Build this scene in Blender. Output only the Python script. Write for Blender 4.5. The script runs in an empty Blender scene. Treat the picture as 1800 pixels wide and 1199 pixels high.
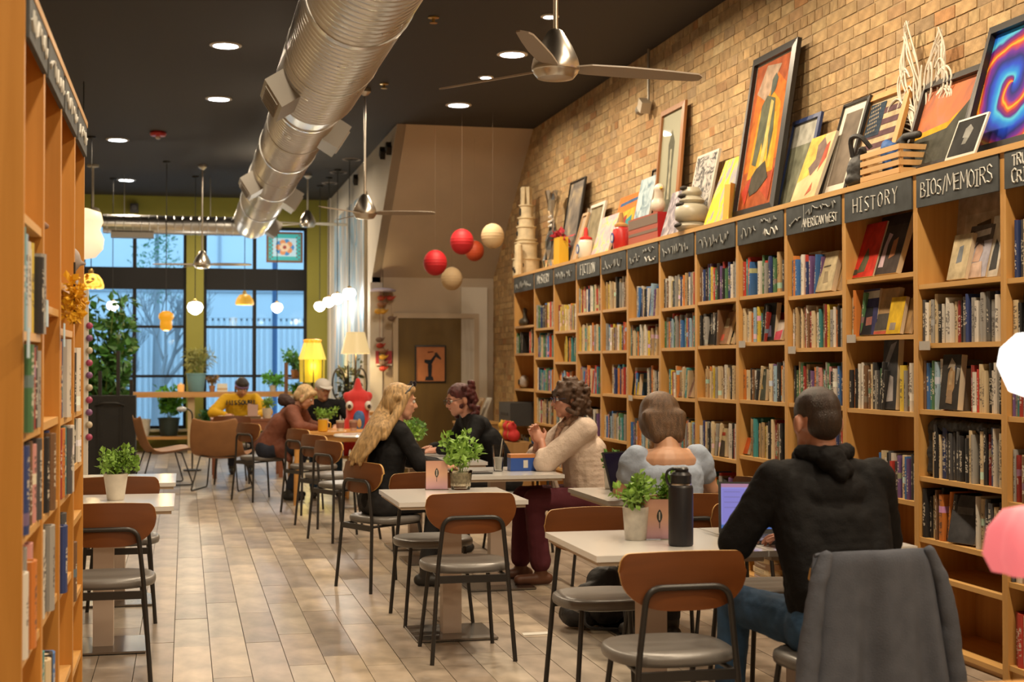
import bpy, bmesh, math, random
from mathutils import Vector, Matrix, Euler, noise
from math import sin, cos, pi, radians as R
sc = bpy.context.scene
COL = sc.collection
rnd = random.Random(7)
# ------------------------------------------------------------------ camera
H = 1.45; YAW = R(12.95); PITCH = math.atan(38.5/2500)
cd = bpy.data.cameras.new('camera'); cam = bpy.data.objects.new('camera', cd); COL.objects.link(cam)
cam.location = (0, 0, H); cam.rotation_euler = (pi/2+PITCH, 0, -YAW)
cd.sensor_width = 36; cd.lens = 50; cd.clip_end = 200; cd.clip_start = .05
cd.dof.use_dof = True; cd.dof.focus_distance = 7.2; cd.dof.aperture_fstop = 3.6
sc.camera = cam
# ------------------------------------------------------------------ view, world
vs = sc.view_settings; sc.display_settings.display_device = 'sRGB'
vs.view_transform = 'Standard'; vs.look = 'None'; vs.gamma = 1; vs.exposure = 0.06; vs.use_curve_mapping = False
w = bpy.data.worlds.new('dusk_sky'); sc.world = w; w.use_nodes = True
bg = w.node_tree.nodes['Background']; bg.inputs[0].default_value = (.42, .73, 1.0, 1); bg.inputs[1].default_value = 2.3
sc.cycles.use_denoising = True
sc.cycles.max_bounces = 8; sc.cycles.diffuse_bounces = 4; sc.cycles.glossy_bounces = 3; sc.cycles.transmission_bounces = 6
sc.cycles.transparent_max_bounces = 12
sc.cycles.sample_clamp_indirect = 4.0; sc.cycles.caustics_reflective = False; sc.cycles.caustics_refractive = False
# ------------------------------------------------------------------ lamps in the ceiling (their light)
WARM = (1.0, .80, .56)
CEIL = 4.21
def disc_light(x, y, z, size, watts, col=WARM, spread=170):
    l = bpy.data.lights.new('downlight_beam', 'AREA'); l.shape = 'DISK'; l.size = size; l.energy = watts; l.color = col; l.spread = R(spread)
    o = bpy.data.objects.new('downlight_beam', l); COL.objects.link(o); o.location = (x, y, z)
    return o
def point_light(x, y, z, r, watts, col):
    l = bpy.data.lights.new('bulb_glow', 'POINT'); l.shadow_soft_size = r; l.energy = watts; l.color = col
    o = bpy.data.objects.new('bulb_glow', l); COL.objects.link(o); o.location = (x, y, z)
    return o
BIG = [(2.84, y) for y in (-.15, 2.35, 4.85, 7.35, 9.85, 12.34, 14.9)] + [(.335, y) for y in (-2.45, .05, 2.55, 5.05, 7.5, 10.0, 12.55, 15.11)] + [(-.82, 18.17), (-.87, 22.15), (1.0, 19.2), (1.1, 22.3)]
SMALL = [(2.82, y) for y in (1.0, 3.45, 5.93, 8.42, 10.92, 13.39)]
LW_BIG, LW_SMALL = 46, 30
for x, y in BIG: disc_light(x, y, CEIL-.035, .22, LW_BIG)
for x, y in SMALL: disc_light(x, y, CEIL-.035, .10, LW_SMALL)
# ------------------------------------------------------------------ pixel helper (point of the photograph -> point on a plane of the room)
def _ray(px, py):
    u = (px-900)/2500; v = (599.5-py)/2500
    fy = cos(PITCH)-sin(PITCH)*v; z = sin(PITCH)+cos(PITCH)*v
    return Vector((u*cos(YAW)+fy*sin(YAW), -u*sin(YAW)+fy*cos(YAW), z))
def at(px, py, X=None, Y=None, Z=None):
    r = _ray(px, py)
    t = X/r.x if X is not None else Y/r.y if Y is not None else (Z-H)/r.z
    return Vector((0, 0, H))+r*t
# ------------------------------------------------------------------ materials
MATS = {}
def _nodes(name):
    m = bpy.data.materials.new(name); m.use_nodes = True
    nt = m.node_tree; return m, nt, nt.nodes, nt.links, nt.nodes['Principled BSDF']
def mat(name, col, rough=.6, metal=0., var=0., scale=8., bump=0., bscale=40., stretch=(1, 1, 1), spec=.5, sheen=0., coat=0., emit=None, estr=0., objcol=False):
    if name in MATS: return MATS[name]
    m, nt, N, L, P = _nodes(name); MATS[name] = m
    P.inputs['Roughness'].default_value = rough; P.inputs['Metallic'].default_value = metal
    P.inputs['Specular IOR Level'].default_value = spec
    if sheen: P.inputs['Sheen Weight'].default_value = sheen
    if coat: P.inputs['Coat Weight'].default_value = coat; P.inputs['Coat Roughness'].default_value = .15
    c = (*col, 1); P.inputs['Base Color'].default_value = c
    if var or bump:
        tc = N.new('ShaderNodeTexCoord'); mp = N.new('ShaderNodeMapping'); mp.inputs['Scale'].default_value = stretch
        L.new(tc.outputs['Object'], mp.inputs[0])
    src = None
    if objcol:
        oi = N.new('ShaderNodeObjectInfo'); src = oi.outputs['Color']
    if var:
        n = N.new('ShaderNodeTexNoise'); n.inputs['Scale'].default_value = scale; n.inputs['Detail'].default_value = 5
        L.new(mp.outputs[0], n.inputs['Vector'])
        mr = N.new('ShaderNodeMapRange'); mr.inputs[1].default_value = .3; mr.inputs[2].default_value = .7
        mr.inputs[3].default_value = 1-var; mr.inputs[4].default_value = 1+var
        L.new(n.outputs[0], mr.inputs[0])
        mx = N.new('ShaderNodeMix'); mx.data_type = 'RGBA'; mx.blend_type = 'MULTIPLY'; mx.inputs[0].default_value = 1
        mx.inputs[6].default_value = c
        if src: L.new(src, mx.inputs[6])
        L.new(mr.outputs[0], mx.inputs[7]); L.new(mx.outputs[2], P.inputs['Base Color'])
    elif src: L.new(src, P.inputs['Base Color'])
    if bump:
        n2 = N.new('ShaderNodeTexNoise'); n2.inputs['Scale'].default_value = bscale; n2.inputs['Detail'].default_value = 4
        L.new(mp.outputs[0], n2.inputs['Vector'])
        b = N.new('ShaderNodeBump'); b.inputs['Strength'].default_value = bump; b.inputs['Distance'].default_value = .01
        L.new(n2.outputs[0], b.inputs['Height']); L.new(b.outputs[0], P.inputs['Normal'])
    if emit: P.inputs['Emission Color'].default_value = (*emit, 1); P.inputs['Emission Strength'].default_value = estr
    return m
def wood(name, c1, c2, axis='z', rough=.5, scale=1., objcol=False):
    """grain running along one local axis"""
    if name in MATS: return MATS[name]
    m, nt, N, L, P = _nodes(name); MATS[name] = m
    tc = N.new('ShaderNodeTexCoord'); mp = N.new('ShaderNodeMapping')
    s = {'x': (1.2, 22, 22), 'y': (22, 1.2, 22), 'z': (22, 22, 1.2)}[axis]; mp.inputs['Scale'].default_value = [v*scale for v in s]
    oi = N.new('ShaderNodeObjectInfo'); add = N.new('ShaderNodeVectorMath'); add.operation = 'ADD'
    rv = N.new('ShaderNodeVectorMath'); rv.operation = 'SCALE'; rv.inputs['Scale'].default_value = 37
    cx = N.new('ShaderNodeCombineXYZ'); L.new(oi.outputs['Random'], cx.inputs[0]); L.new(oi.outputs['Random'], cx.inputs[2]); L.new(cx.outputs[0], rv.inputs[0])
    L.new(tc.outputs['Object'], mp.inputs[0]); L.new(mp.outputs[0], add.inputs[0]); L.new(rv.outputs[0], add.inputs[1])
    n = N.new('ShaderNodeTexNoise'); n.inputs['Scale'].default_value = 1; n.inputs['Detail'].default_value = 6; n.inputs['Distortion'].default_value = .6
    L.new(add.outputs[0], n.inputs['Vector'])
    cr = N.new('ShaderNodeValToRGB'); cr.color_ramp.elements[0].position = .3; cr.color_ramp.elements[1].position = .7
    cr.color_ramp.elements[0].color = (*c1, 1); cr.color_ramp.elements[1].color = (*c2, 1)
    L.new(n.outputs[0], cr.inputs[0])
    if objcol:
        mx = N.new('ShaderNodeMix'); mx.data_type = 'RGBA'; mx.blend_type = 'MULTIPLY'; mx.inputs[0].default_value = 1
        L.new(oi.outputs['Color'], mx.inputs[6]); L.new(cr.outputs[0], mx.inputs[7]); L.new(mx.outputs[2], P.inputs['Base Color'])
    else: L.new(cr.outputs[0], P.inputs['Base Color'])
    b = N.new('ShaderNodeBump'); b.inputs['Strength'].default_value = .12; b.inputs['Distance'].default_value = .004
    L.new(n.outputs[0], b.inputs['Height']); L.new(b.outputs[0], P.inputs['Normal'])
    P.inputs['Roughness'].default_value = rough
    return m
def attr_mat(name, rough=.7, var=.12, scale=30., bump=.2):
    """colour per face corner attribute 'tone' (for joined pieces)"""
    m = mat(name, (1, 1, 1), rough, var=var, scale=scale, bump=bump)
    nt = m.node_tree; a = nt.nodes.new('ShaderNodeVertexColor'); a.layer_name = 'tone'
    mx = [n for n in nt.nodes if n.bl_idname == 'ShaderNodeMix'][0]; nt.links.new(a.outputs[0], mx.inputs[6])
    return m
def ramp_art(name, stops, scale=3., kind='noise', stretch=(1, 1, 1), dist=2., rough=.75, detail=4, rot=(0, 0, 0)):
    """an abstract painted print, colours through a ramp"""
    m, nt, N, L, P = _nodes(name); MATS[name] = m
    tc = N.new('ShaderNodeTexCoord'); mp = N.new('ShaderNodeMapping'); mp.inputs['Scale'].default_value = stretch; mp.inputs['Rotation'].default_value = rot
    L.new(tc.outputs['Object'], mp.inputs[0])
    if kind == 'noise':
        n = N.new('ShaderNodeTexNoise'); n.inputs['Distortion'].default_value = dist; n.inputs['Detail'].default_value = detail; out = n.outputs[0]
    elif kind == 'wave':
        n = N.new('ShaderNodeTexWave'); n.inputs['Distortion'].default_value = dist; n.inputs['Detail'].default_value = detail; out = n.outputs[1]
    elif kind == 'rings':
        n = N.new('ShaderNodeTexWave'); n.wave_type = 'RINGS'; n.inputs['Distortion'].default_value = dist; n.inputs['Detail'].default_value = detail; out = n.outputs[1]
    else:
        n = N.new('ShaderNodeTexVoronoi'); out = n.outputs[0]
    n.inputs['Scale'].default_value = scale; L.new(mp.outputs[0], n.inputs['Vector'])
    cr = N.new('ShaderNodeValToRGB'); e = cr.color_ramp.elements
    while len(e) < len(stops): e.new(.5)
    for el, (p, c) in zip(e, stops): el.position = p; el.color = (*c, 1)
    L.new(out, cr.inputs[0]); L.new(cr.outputs[0], P.inputs['Base Color']); P.inputs['Roughness'].default_value = rough
    return m
def glass(name, tint=(1, 1, 1), gloss=.08, rough=.02):
    if name in MATS: return MATS[name]
    m, nt, N, L, P = _nodes(name); MATS[name] = m
    N.remove(P); out = N['Material Output']
    t = N.new('ShaderNodeBsdfTransparent'); t.inputs[0].default_value = (*tint, 1)
    g = N.new('ShaderNodeBsdfGlossy'); g.inputs['Roughness'].default_value = rough
    fr = N.new('ShaderNodeLayerWeight'); fr.inputs[0].default_value = gloss*2
    mx = N.new('ShaderNodeMixShader'); L.new(fr.outputs[0], mx.inputs[0]); L.new(t.outputs[0], mx.inputs[1]); L.new(g.outputs[0], mx.inputs[2])
    L.new(mx.outputs[0], out.inputs[0]); return m
def glow(name, col, s, trans=None):
    m = mat(name, col, .5, emit=col, estr=s); return m
def glow2(name, base, col, s): return mat(name, base, .4, emit=col, estr=s)
def screen(name, col, s=1.): return mat(name, (.01, .01, .012), .3, emit=col, estr=s)
# ------------------------------------------------------------------ mesh builder
class MB:
    def __init__(s): s.bm = bmesh.new(); s.mi = 0; s.tone = None; s.tones = {}
    def _fin(s, faces):
        for f in faces:
            f.material_index = s.mi
            if s.tone: s.tones[f] = s.tone
    def poly(s, pts):
        f = s.bm.faces.new([s.bm.verts.new(p) for p in pts]); s._fin([f]); return f
    def box(s, c, d, rot=None, jit=0.):
        vs_ = []
        for z in (-.5, .5):
            for x, y in ((-.5, -.5), (.5, -.5), (.5, .5), (-.5, .5)):
                v = Vector((x*d[0], y*d[1], z*d[2]))
                if jit: v += Vector((rnd.uniform(-jit, jit), rnd.uniform(-jit, jit), rnd.uniform(-jit, jit)))
                if rot is not None: v = rot @ v
                vs_.append(s.bm.verts.new(v+Vector(c)))
        fs = [s.bm.faces.new([vs_[i] for i in q]) for q in ((3, 2, 1, 0), (4, 5, 6, 7), (0, 1, 5, 4), (1, 2, 6, 5), (2, 3, 7, 6), (3, 0, 4, 7))]
        s._fin(fs); return fs
    def bx(s, a, b):
        a, b = Vector(a), Vector(b); return s.box((a+b)/2, b-a)
    def ring(s, pts): return [s.bm.verts.new(p) for p in pts]
    def skin(s, rings, close=True, cap0=True, cap1=True):
        fs = []
        for r0, r1 in zip(rings, rings[1:]):
            n = len(r0)
            for i in range(n if close else n-1):
                j = (i+1) % n; fs.append(s.bm.faces.new((r0[i], r0[j], r1[j], r1[i])))
        if cap0: fs.append(s.bm.faces.new(list(reversed(rings[0]))))
        if cap1: fs.append(s.bm.faces.new(rings[-1]))
        s._fin(fs)
    def tube(s, pts, r, n=8, cap=True):
        pts = [Vector(p) for p in pts]; rs = r if isinstance(r, (list, tuple)) else [r]*len(pts)
        rings = []; up = None
        for i, p in enumerate(pts):
            a = pts[max(i-1, 0)]; b = pts[min(i+1, len(pts)-1)]; t = (b-a).normalized()
            if up is None:
                up = t.orthogonal().normalized()
            up = (up-t*up.dot(t))
            if up.length < 1e-5: up = t.orthogonal()
            up.normalize(); sd = t.cross(up)
            rings.append(s.ring([p+(up*cos(2*pi*k/n)+sd*sin(2*pi*k/n))*rs[i] for k in range(n)]))
        s.skin(rings, True, cap, cap)
    def lathe(s, prof, c=(0, 0, 0), n=20, axis=None, cap0=True, cap1=True, sx=1, sy=1, flute=0, nf=8):
        c = Vector(c); M = axis or Matrix.Identity(3); rings = []
        for r, z in prof:
            rings.append(s.ring([c+M @ Vector((r*(1+flute*cos(nf*2*pi*k/n))*cos(2*pi*k/n)*sx, r*(1+flute*cos(nf*2*pi*k/n))*sin(2*pi*k/n)*sy, z)) for k in range(n)]))
        s.skin(rings, True, cap0, cap1)
    def sphere(s, c, r, n=14, m=9, sc_=(1, 1, 1), rot=None):
        prof = []
        rings = []; c = Vector(c); M = rot or Matrix.Identity(3)
        for i in range(1, m):
            a = pi*i/m
            rings.append(s.ring([c+M @ Vector((r*sc_[0]*sin(a)*cos(2*pi*k/n), r*sc_[1]*sin(a)*sin(2*pi*k/n), -r*sc_[2]*cos(a))) for k in range(n)]))
        s.skin(rings, True, False, False)
        b = s.bm.verts.new(c+M @ Vector((0, 0, -r*sc_[2]))); t = s.bm.verts.new(c+M @ Vector((0, 0, r*sc_[2])))
        fs = []
        for k in range(n):
            j = (k+1) % n; fs.append(s.bm.faces.new((b, rings[0][j], rings[0][k]))); fs.append(s.bm.faces.new((t, rings[-1][k], rings[-1][j])))
        s._fin(fs)
    def capsule(s, p0, p1, r0, r1, n=14, m=5):
        p0, p1 = Vector(p0), Vector(p1); t = (p1-p0)
        if t.length < 1e-6: t = Vector((0, 0, 1e-4))
        t.normalize(); u = t.orthogonal().normalized(); v = t.cross(u); rings = []
        for i in range(m):
            a = pi/2*(i+.15)/m
            rings.append(s.ring([p0-t*r0*cos(a)+(u*cos(2*pi*k/n)+v*sin(2*pi*k/n))*r0*sin(a) for k in range(n)]))
        for i in range(m, -1, -1):
            a = pi/2*max(i, .15)/m
            rings.append(s.ring([p1+t*r1*cos(a)+(u*cos(2*pi*k/n)+v*sin(2*pi*k/n))*r1*sin(a) for k in range(n)]))
        s.skin(rings)
    def build(s, name, m, parent=None, smooth=None, bevel=0., segs=2):
        if bevel: bmesh.ops.bevel(s.bm, geom=[e for e in s.bm.edges if len(e.link_faces) == 2 and e.calc_face_angle(0) > .6], offset=bevel, segments=segs, affect='EDGES', profile=.7)
        bmesh.ops.recalc_face_normals(s.bm, faces=s.bm.faces)
        me = bpy.data.meshes.new(name)
        if s.tones:
            cl = s.bm.loops.layers.float_color.new('tone')
            for f in s.bm.faces:
                t = s.tones.get(f, (.5, .5, .5))
                for l in f.loops: l[cl] = (*t, 1)
        s.bm.to_mesh(me); s.bm.free()
        for x in (m if isinstance(m, (list, tuple)) else [m]): me.materials.append(x)
        if smooth is not None:
            me.polygons.foreach_set('use_smooth', [True]*len(me.polygons))
            me.set_sharp_from_angle(angle=R(smooth))
        o = bpy.data.objects.new(name, me); COL.objects.link(o)
        if parent is not None: o.parent = parent
        return o
def tag(o, label=None, cat=None, group=None, kind=None):
    if label: o['label'] = label
    if cat: o['category'] = cat
    if group: o['group'] = group
    if kind: o['kind'] = kind
    return o
def thing(name, label, cat, loc=(0, 0, 0), rot=0., group=None):
    o = bpy.data.objects.new(name, None); COL.objects.link(o); o.location = loc; o.rotation_euler = (0, 0, rot); o.empty_display_size = .1
    return tag(o, label, cat, group)
def kids(): 
    d = {}
    for o in COL.objects:
        if o.parent: d.setdefault(o.parent.name, []).append(o)
    return d
def copy_tree(root, tree, loc, rot, label, group=None):
    def cp(o, par):
        c = o.copy(); COL.objects.link(c)
        if par is not None: c.parent = par
        for ch in tree.get(o.name, []): cp(ch, c)
        return c
    r = cp(root, None); r.location = loc; r.rotation_euler = (0, 0, rot); r['label'] = label
    if group: r['group'] = group
    return r
def fillet(pts, r, n=5):
    pts = [Vector(p) for p in pts]; out = [pts[0]]
    for a, b, c in zip(pts, pts[1:], pts[2:]):
        d0 = (a-b); d1 = (c-b); q = min(r, d0.length*.49, d1.length*.49); p0 = b+d0.normalized()*q; p1 = b+d1.normalized()*q
        for i in range(n+1):
            t = i/n; out.append(p0*(1-t)**2+b*2*t*(1-t)+p1*t*t)
    out.append(pts[-1]); return out
def blob(name, prims, m, parent, vox=.008, sm=8, disp=None):
    """overlapping capsules and ellipsoids grown into one continuous skin"""
    b = MB()
    for p in prims:
        if p[0] == 'c': b.capsule(p[1], p[2], p[3], p[4])
        elif p[0] == 'e': b.sphere(p[1], 1, 16, 10, p[2], Euler(p[3]).to_matrix() if len(p) > 3 else None)
        elif p[0] == 'm': b.sphere(p[1], 1, 16, 10, p[2], p[3])
    o = b.build(name, m, parent)
    r = o.modifiers.new('skin', 'REMESH'); r.mode = 'VOXEL'; r.voxel_size = vox; r.use_smooth_shade = True
    if sm: s_ = o.modifiers.new('smooth', 'SMOOTH'); s_.factor = .5; s_.iterations = sm
    if disp:
        t = bpy.data.textures.new(name, 'CLOUDS'); t.noise_scale = disp[1]
        d = o.modifiers.new('folds', 'DISPLACE'); d.texture = t; d.strength = disp[0]; d.texture_coords = 'LOCAL'
    return o
STROKES = {'A': [[(0, 0), (.35, 1), (.7, 0)], [(.13, .38), (.57, .38)]], 'B': [[(0, 0), (0, 1), (.4, .95), (.5, .75), (.35, .55), (0, .52)], [(.35, .53), (.6, .35), (.5, .08), (0, 0)]], 'C': [[(.6, .85), (.4, 1), (.12, .85), (0, .5), (.12, .12), (.4, 0), (.62, .15)]], 'E': [[(.55, 1), (0, 1), (0, 0), (.58, 0)], [(0, .52), (.45, .54)]],
 'F': [[(.55, 1), (0, 1), (0, 0)], [(0, .52), (.42, .54)]], 'H': [[(0, 1), (0, 0)], [(.6, 1), (.6, 0)], [(0, .5), (.6, .54)]], 'I': [[(.2, 1), (.2, 0)], [(0, 1), (.4, 1)], [(0, 0), (.4, 0)]], 'M': [[(0, 0), (.08, 1), (.4, .3), (.72, 1), (.8, 0)]], 'N': [[(0, 0), (0, 1), (.6, 0), (.6, 1)]],
 'O': [[(.33, 1), (.08, .8), (0, .45), (.12, .1), (.36, 0), (.58, .15), (.66, .5), (.58, .85), (.33, 1)]], 'R': [[(0, 0), (0, 1), (.42, .95), (.52, .72), (.38, .52), (0, .48)], [(.25, .5), (.6, 0)]], 'S': [[(.55, .88), (.35, 1), (.08, .88), (.08, .65), (.45, .42), (.55, .2), (.35, 0), (.03, .1)]], 'T': [[(0, 1), (.66, 1)], [(.33, 1), (.33, 0)]],
 'U': [[(0, 1), (.02, .25), (.2, 0), (.45, .03), (.6, .3), (.6, 1)]], 'W': [[(0, 1), (.2, 0), (.42, .75), (.64, 0), (.84, 1)]], 'Y': [[(0, 1), (.3, .5), (.6, 1)], [(.3, .5), (.3, 0)]], '/': [[(0, -.1), (.4, 1.05)]]}
def text(body, size, m, parent, M, name='lettering', r=.004, sp=.16, jit=.04, seed=1, dy=0.):
    """hand-drawn letters as thin raised strokes, centred on M's origin, x along the line"""
    rs = random.Random(seed*31+len(body)); b = MB(); x = 0.; segs = []
    for ch in body:
        if ch == ' ': x += .4; continue
        sc_ = rs.uniform(.92, 1.08); dz = rs.uniform(-.05, .05)
        for st in STROKES[ch]: segs.append([(x+px*sc_+rs.uniform(-jit, jit), py*sc_+dz+rs.uniform(-jit, jit)) for px, py in st])
        x += max(p[0] for st in STROKES[ch] for p in st)+sp
    x -= sp
    for st in segs: b.tube([M @ Vector(((px-x/2)*size, (py-.5)*size+dy*px*size, 0)) for px, py in st], r, 4)
    return b.build(name, m, parent)
M_RW = Matrix(((0, 0, -1), (-1, 0, 0), (0, 1, 0))).to_4x4()   # text on faces that look towards -x
ORD = 'first second third fourth fifth sixth seventh eighth ninth tenth eleventh twelfth thirteenth fourteenth fifteenth sixteenth seventeenth eighteenth nineteenth twentieth'.split()
ORD += ['twenty-'+x for x in ORD[:9]]+['thirtieth']+['thirty-'+x for x in ORD[:9]]
# ================================================================== SETTING
def struct(o): o['kind'] = 'structure'; return o
def inframe(p, m=0.):
    """whether a point of the room falls inside the 1800 x 1199 frame"""
    x, y, z = p[0], p[1], p[2]-H
    u = x*cos(YAW)-y*sin(YAW); f = x*sin(YAW)+y*cos(YAW); d = f*cos(PITCH)+z*sin(PITCH); v = z*cos(PITCH)-f*sin(PITCH)
    return d > 0 and abs(u/d*2500) <= 900*(1+2*m) and abs(v/d*2500) <= 600*(1+2*m)
Y0, YF, XL, XR = -3.2, 24.2, -2.6, 4.0
m_sub = mat('subfloor', (.05, .035, .025), .9)
m_plank = mat('floor_oak', (1, 1, 1), .30, var=.34, scale=4, bump=.04, bscale=30, stretch=(1.6, .9, 1), objcol=True)
m_plank2 = attr_mat('floor_oak_joined', .30, .34, 5., .04)
# floor
b = MB(); b.bx((XL-.1, Y0-.1, -.2), (XR+.3, YF+.1, -.018)); floor = struct(b.build('floor', m_sub))
def plank_tone():
    t = rnd.choice([(.33, .27, .21), (.30, .245, .195), (.37, .305, .235), (.27, .22, .175), (.32, .27, .22), (.38, .31, .23), (.29, .24, .195), (.24, .195, .155), (.35, .30, .24)])
    k = rnd.uniform(.95, 1.25); return (t[0]*k, t[1]*k, t[2]*k)
planks = []; PW = .18; x = XL+.03
while x < XR+.2:
    y = Y0-rnd.uniform(0, 1.2)
    while y < YF:
        l = rnd.choice([.6, .7, .8, .9, 1.0, 1.1]); planks.append((x+PW/2, y+l/2, l)); y += l
    x += PW
vis = [p for p in planks if inframe((p[0], p[1], 0), .02) and p[0] > -1.3 and p[0] < 3.7 and p[1] > 6]
vis.sort(key=lambda p: -p[2]/(p[0]**2+p[1]**2)); near = set(vis[:296])
pm = []
b = MB(); b.box((0, 0, 0), (PW-.0035, 1, .02)); pl0 = b.build('plank', m_plank, floor, bevel=0); pl0_used = False
b = MB()
for p in planks:
    z = -.009+rnd.uniform(-.0008, .0008)
    if p in near:
        o = pl0 if not pl0_used else pl0.copy()
        if pl0_used: COL.objects.link(o)
        pl0_used = True; o.location = (p[0], p[1], z-.001); o.scale = (1, p[2]-.004, 1); o.color = (*plank_tone(), 1)
    else:
        b.tone = plank_tone(); b.box((p[0], p[1], z-.001), (PW-.0035, p[2]-.004, .02))
far_planks = b.build('planks', m_plank2, floor); far_planks['kind'] = 'stuff'
# ceiling
m_ceil = mat('ceiling_black', (.022, .018, .016), .8)
b = MB(); b.bx((XL-.2, Y0-.2, CEIL), (XR+.3, YF+.2, CEIL+.15)); ceiling = struct(b.build('ceiling', m_ceil))
# brick wall
m_mortar = mat('lime_mortar', (.40, .29, .165), .95, var=.25, scale=6, bump=.5, bscale=60)
m_brick = mat('brick_face', (1, 1, 1), .9, var=.2, scale=14, bump=.6, bscale=45, stretch=(1, .2, 1), objcol=True)
m_brick2 = attr_mat('brick_face_joined', .9, .22, 14, .5)
b = MB(); b.bx((XR, Y0, 0), (XR+.2, 18.5, CEIL)); wall_right = struct(b.build('wall_right', m_mortar))
def brick_tone():
    t = rnd.choice([(.54, .39, .215)]*6+[(.58, .43, .24)]*5+[(.51, .365, .205)]*5+[(.60, .46, .26), (.48, .32, .18), (.50, .29, .14), (.46, .34, .21), (.62, .49, .29)])
    k = rnd.uniform(.64, .92); h = rnd.uniform(.92, 1.0); return (t[0]*k*1.02, t[1]*k*h*.98, t[2]*k*h*h*.90)
bricks = []; z = .04; row = 0
while z < CEIL-.03:
    y = 2.2-rnd.uniform(0, .2)-(row % 2)*.107
    while y < 18.45:
        l = .205 if row % 6 else .1
        bricks.append((min(y+l/2, 18.45), z, l)); y += l+.011
    z += .0765; row += 1
vis = [p for p in bricks if p[1] > 2.47 and inframe((XR, p[0], p[1]), 0)]
vis.sort(key=lambda p: p[0]); near = set(vis[:298])
bv = []
for i in range(6):
    b = MB(); b.box((0, 0, 0), (.034, 1, .067)); 
    for v in b.bm.verts: v.co += Vector((rnd.uniform(-.003, .001), rnd.uniform(-.02, .0), rnd.uniform(-.004, .003)))
    b2 = b; o = b2.build('brick', m_brick, wall_right); bv.append(o.data); bpy.data.objects.remove(o)
b = MB()
for p in bricks:
    x = XR+.0135+rnd.uniform(-.0015, .0015)
    if p in near:
        o = bpy.data.objects.new('brick', rnd.choice(bv)); COL.objects.link(o); o.parent = wall_right
        o.location = (x, p[0], p[1]); o.scale = (1, p[2], 1); o.color = (*brick_tone(), 1); o.rotation_euler = (rnd.uniform(-.006, .006), 0, 0)
    else:
        b.tone = brick_tone(); b.box((x, p[0], p[1]), (.034, p[2]+.003, .0685), None, .0022)
far_bricks = b.build('bricks', m_brick2, wall_right); far_bricks['kind'] = 'stuff'
# niche under the stair: end wall with door, sloping soffit
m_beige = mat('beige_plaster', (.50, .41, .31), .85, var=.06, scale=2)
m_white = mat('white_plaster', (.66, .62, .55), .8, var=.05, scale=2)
XW = 2.38
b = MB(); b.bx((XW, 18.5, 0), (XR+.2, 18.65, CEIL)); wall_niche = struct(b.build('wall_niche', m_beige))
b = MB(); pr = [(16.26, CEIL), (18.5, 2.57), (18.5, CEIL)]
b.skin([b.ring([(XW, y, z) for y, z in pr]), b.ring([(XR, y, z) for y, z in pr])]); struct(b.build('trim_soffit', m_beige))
b = MB(); pr = [(18.5, 0), (YF, 0), (YF, CEIL), (16.26, CEIL), (18.5, 2.57)]
b.skin([b.ring([(XW-.001, y, z) for y, z in pr]), b.ring([(XW+.11, y, z) for y, z in pr])]); wall_white = struct(b.build('wall_white', m_white))
b = MB(); b.bx((XW-.03, 18.46, 0), (XW+.13, 18.499, 2.50)); struct(b.build('trim_1', m_white)); b = MB(); b.bx((XW-.03, 23.85, 0), (XW-.002, 24.19, CEIL-.002)); struct(b.build('trim_3', m_white))
# door in the niche
m_door = mat('olive_brown_door', (.13, .078, .016), .6, var=.12, scale=3, stretch=(3, 3, .6))
dr = at(700, 560, Y=18.45); dl = at(832, 560, Y=18.45)
door = tag(bpy.data.objects.new('door_1', None), kind='structure'); COL.objects.link(door); door.location = ((dr.x+dl.x)/2, 18.44, 0); dw = dl.x-dr.x
b = MB(); b.bx((-dw/2, -.02, .01), (dw/2, .03, dr.z)); b.build('door_leaf', m_door, door, bevel=.004)
for xa, xb, za, zb in ((-dw/2-.07, -dw/2-.005, 0, dr.z+.005), (dw/2+.005, dw/2+.07, 0, dr.z+.005), (-dw/2-.07, dw/2+.07, dr.z+.005, dr.z+.07)): b = MB(); b.bx((xa, -.03, za), (xb, .05, zb)); b.build('door_frame', m_beige, door)
b = MB(); b.lathe([(.026, 0), (.026, .01), (.012, .014), (.012, .04), (.03, .05), (.03, .075), (.015, .085)], (-dw/2+.08, -.02, 1.0), 14, Matrix.Rotation(pi/2, 3, 'X')); b.build('door_knob', mat('brass', (.6, .42, .15), .3, 1.), door, smooth=40)
# tall pale panel (pilaster) beside the door
b = MB(); b.bx((3.55, 18.42, 0), (3.9, 18.5, 2.45)); struct(b.build('trim_2', m_white, bevel=.006))
# other walls
m_back = mat('back_wall_paint', (.45, .36, .25), .85)
m_green = mat('olive_green_paint', (.25, .235, .03), .55, var=.05, scale=2)
b = MB(); b.bx((XL-.2, Y0, 0), (XL, YF+.2, CEIL)); struct(b.build('wall_left', m_back))
b = MB(); b.bx((XL-.2, Y0-.2, 0), (XR+.2, Y0, CEIL)); struct(b.build('wall_back', m_back))
W1 = (-1.65, .02); W2 = (.30, 2.01); WZ = (.36, 3.74)
def gbox(n, a, c): b = MB(); b.bx(a, c); return struct(b.build(n, m_green))
gbox('wall_front', (XL-.2, YF, WZ[1]), (XW+.2, YF+.25, CEIL)); gbox('wall_front_base', (XL-.2, YF, 0), (XW+.2, YF+.25, WZ[0]))
gbox('wall_front_pier_1', (XL-.2, YF, WZ[0]), (W1[0], YF+.25, WZ[1])); gbox('wall_front_pier_2', (W1[1], YF-.04, WZ[0]), (W2[0], YF+.25, WZ[1])); gbox('wall_front_pier_3', (W2[1], YF, WZ[0]), (XW+.2, YF+.25, WZ[1]))
b = MB(); b.bx((XL, YF-.16, WZ[0]-.04), (XW, YF+.02, WZ[0])); struct(b.build('trim_sill', mat('pale_sill', (.5, .42, .25), .5), bevel=.005))
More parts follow.
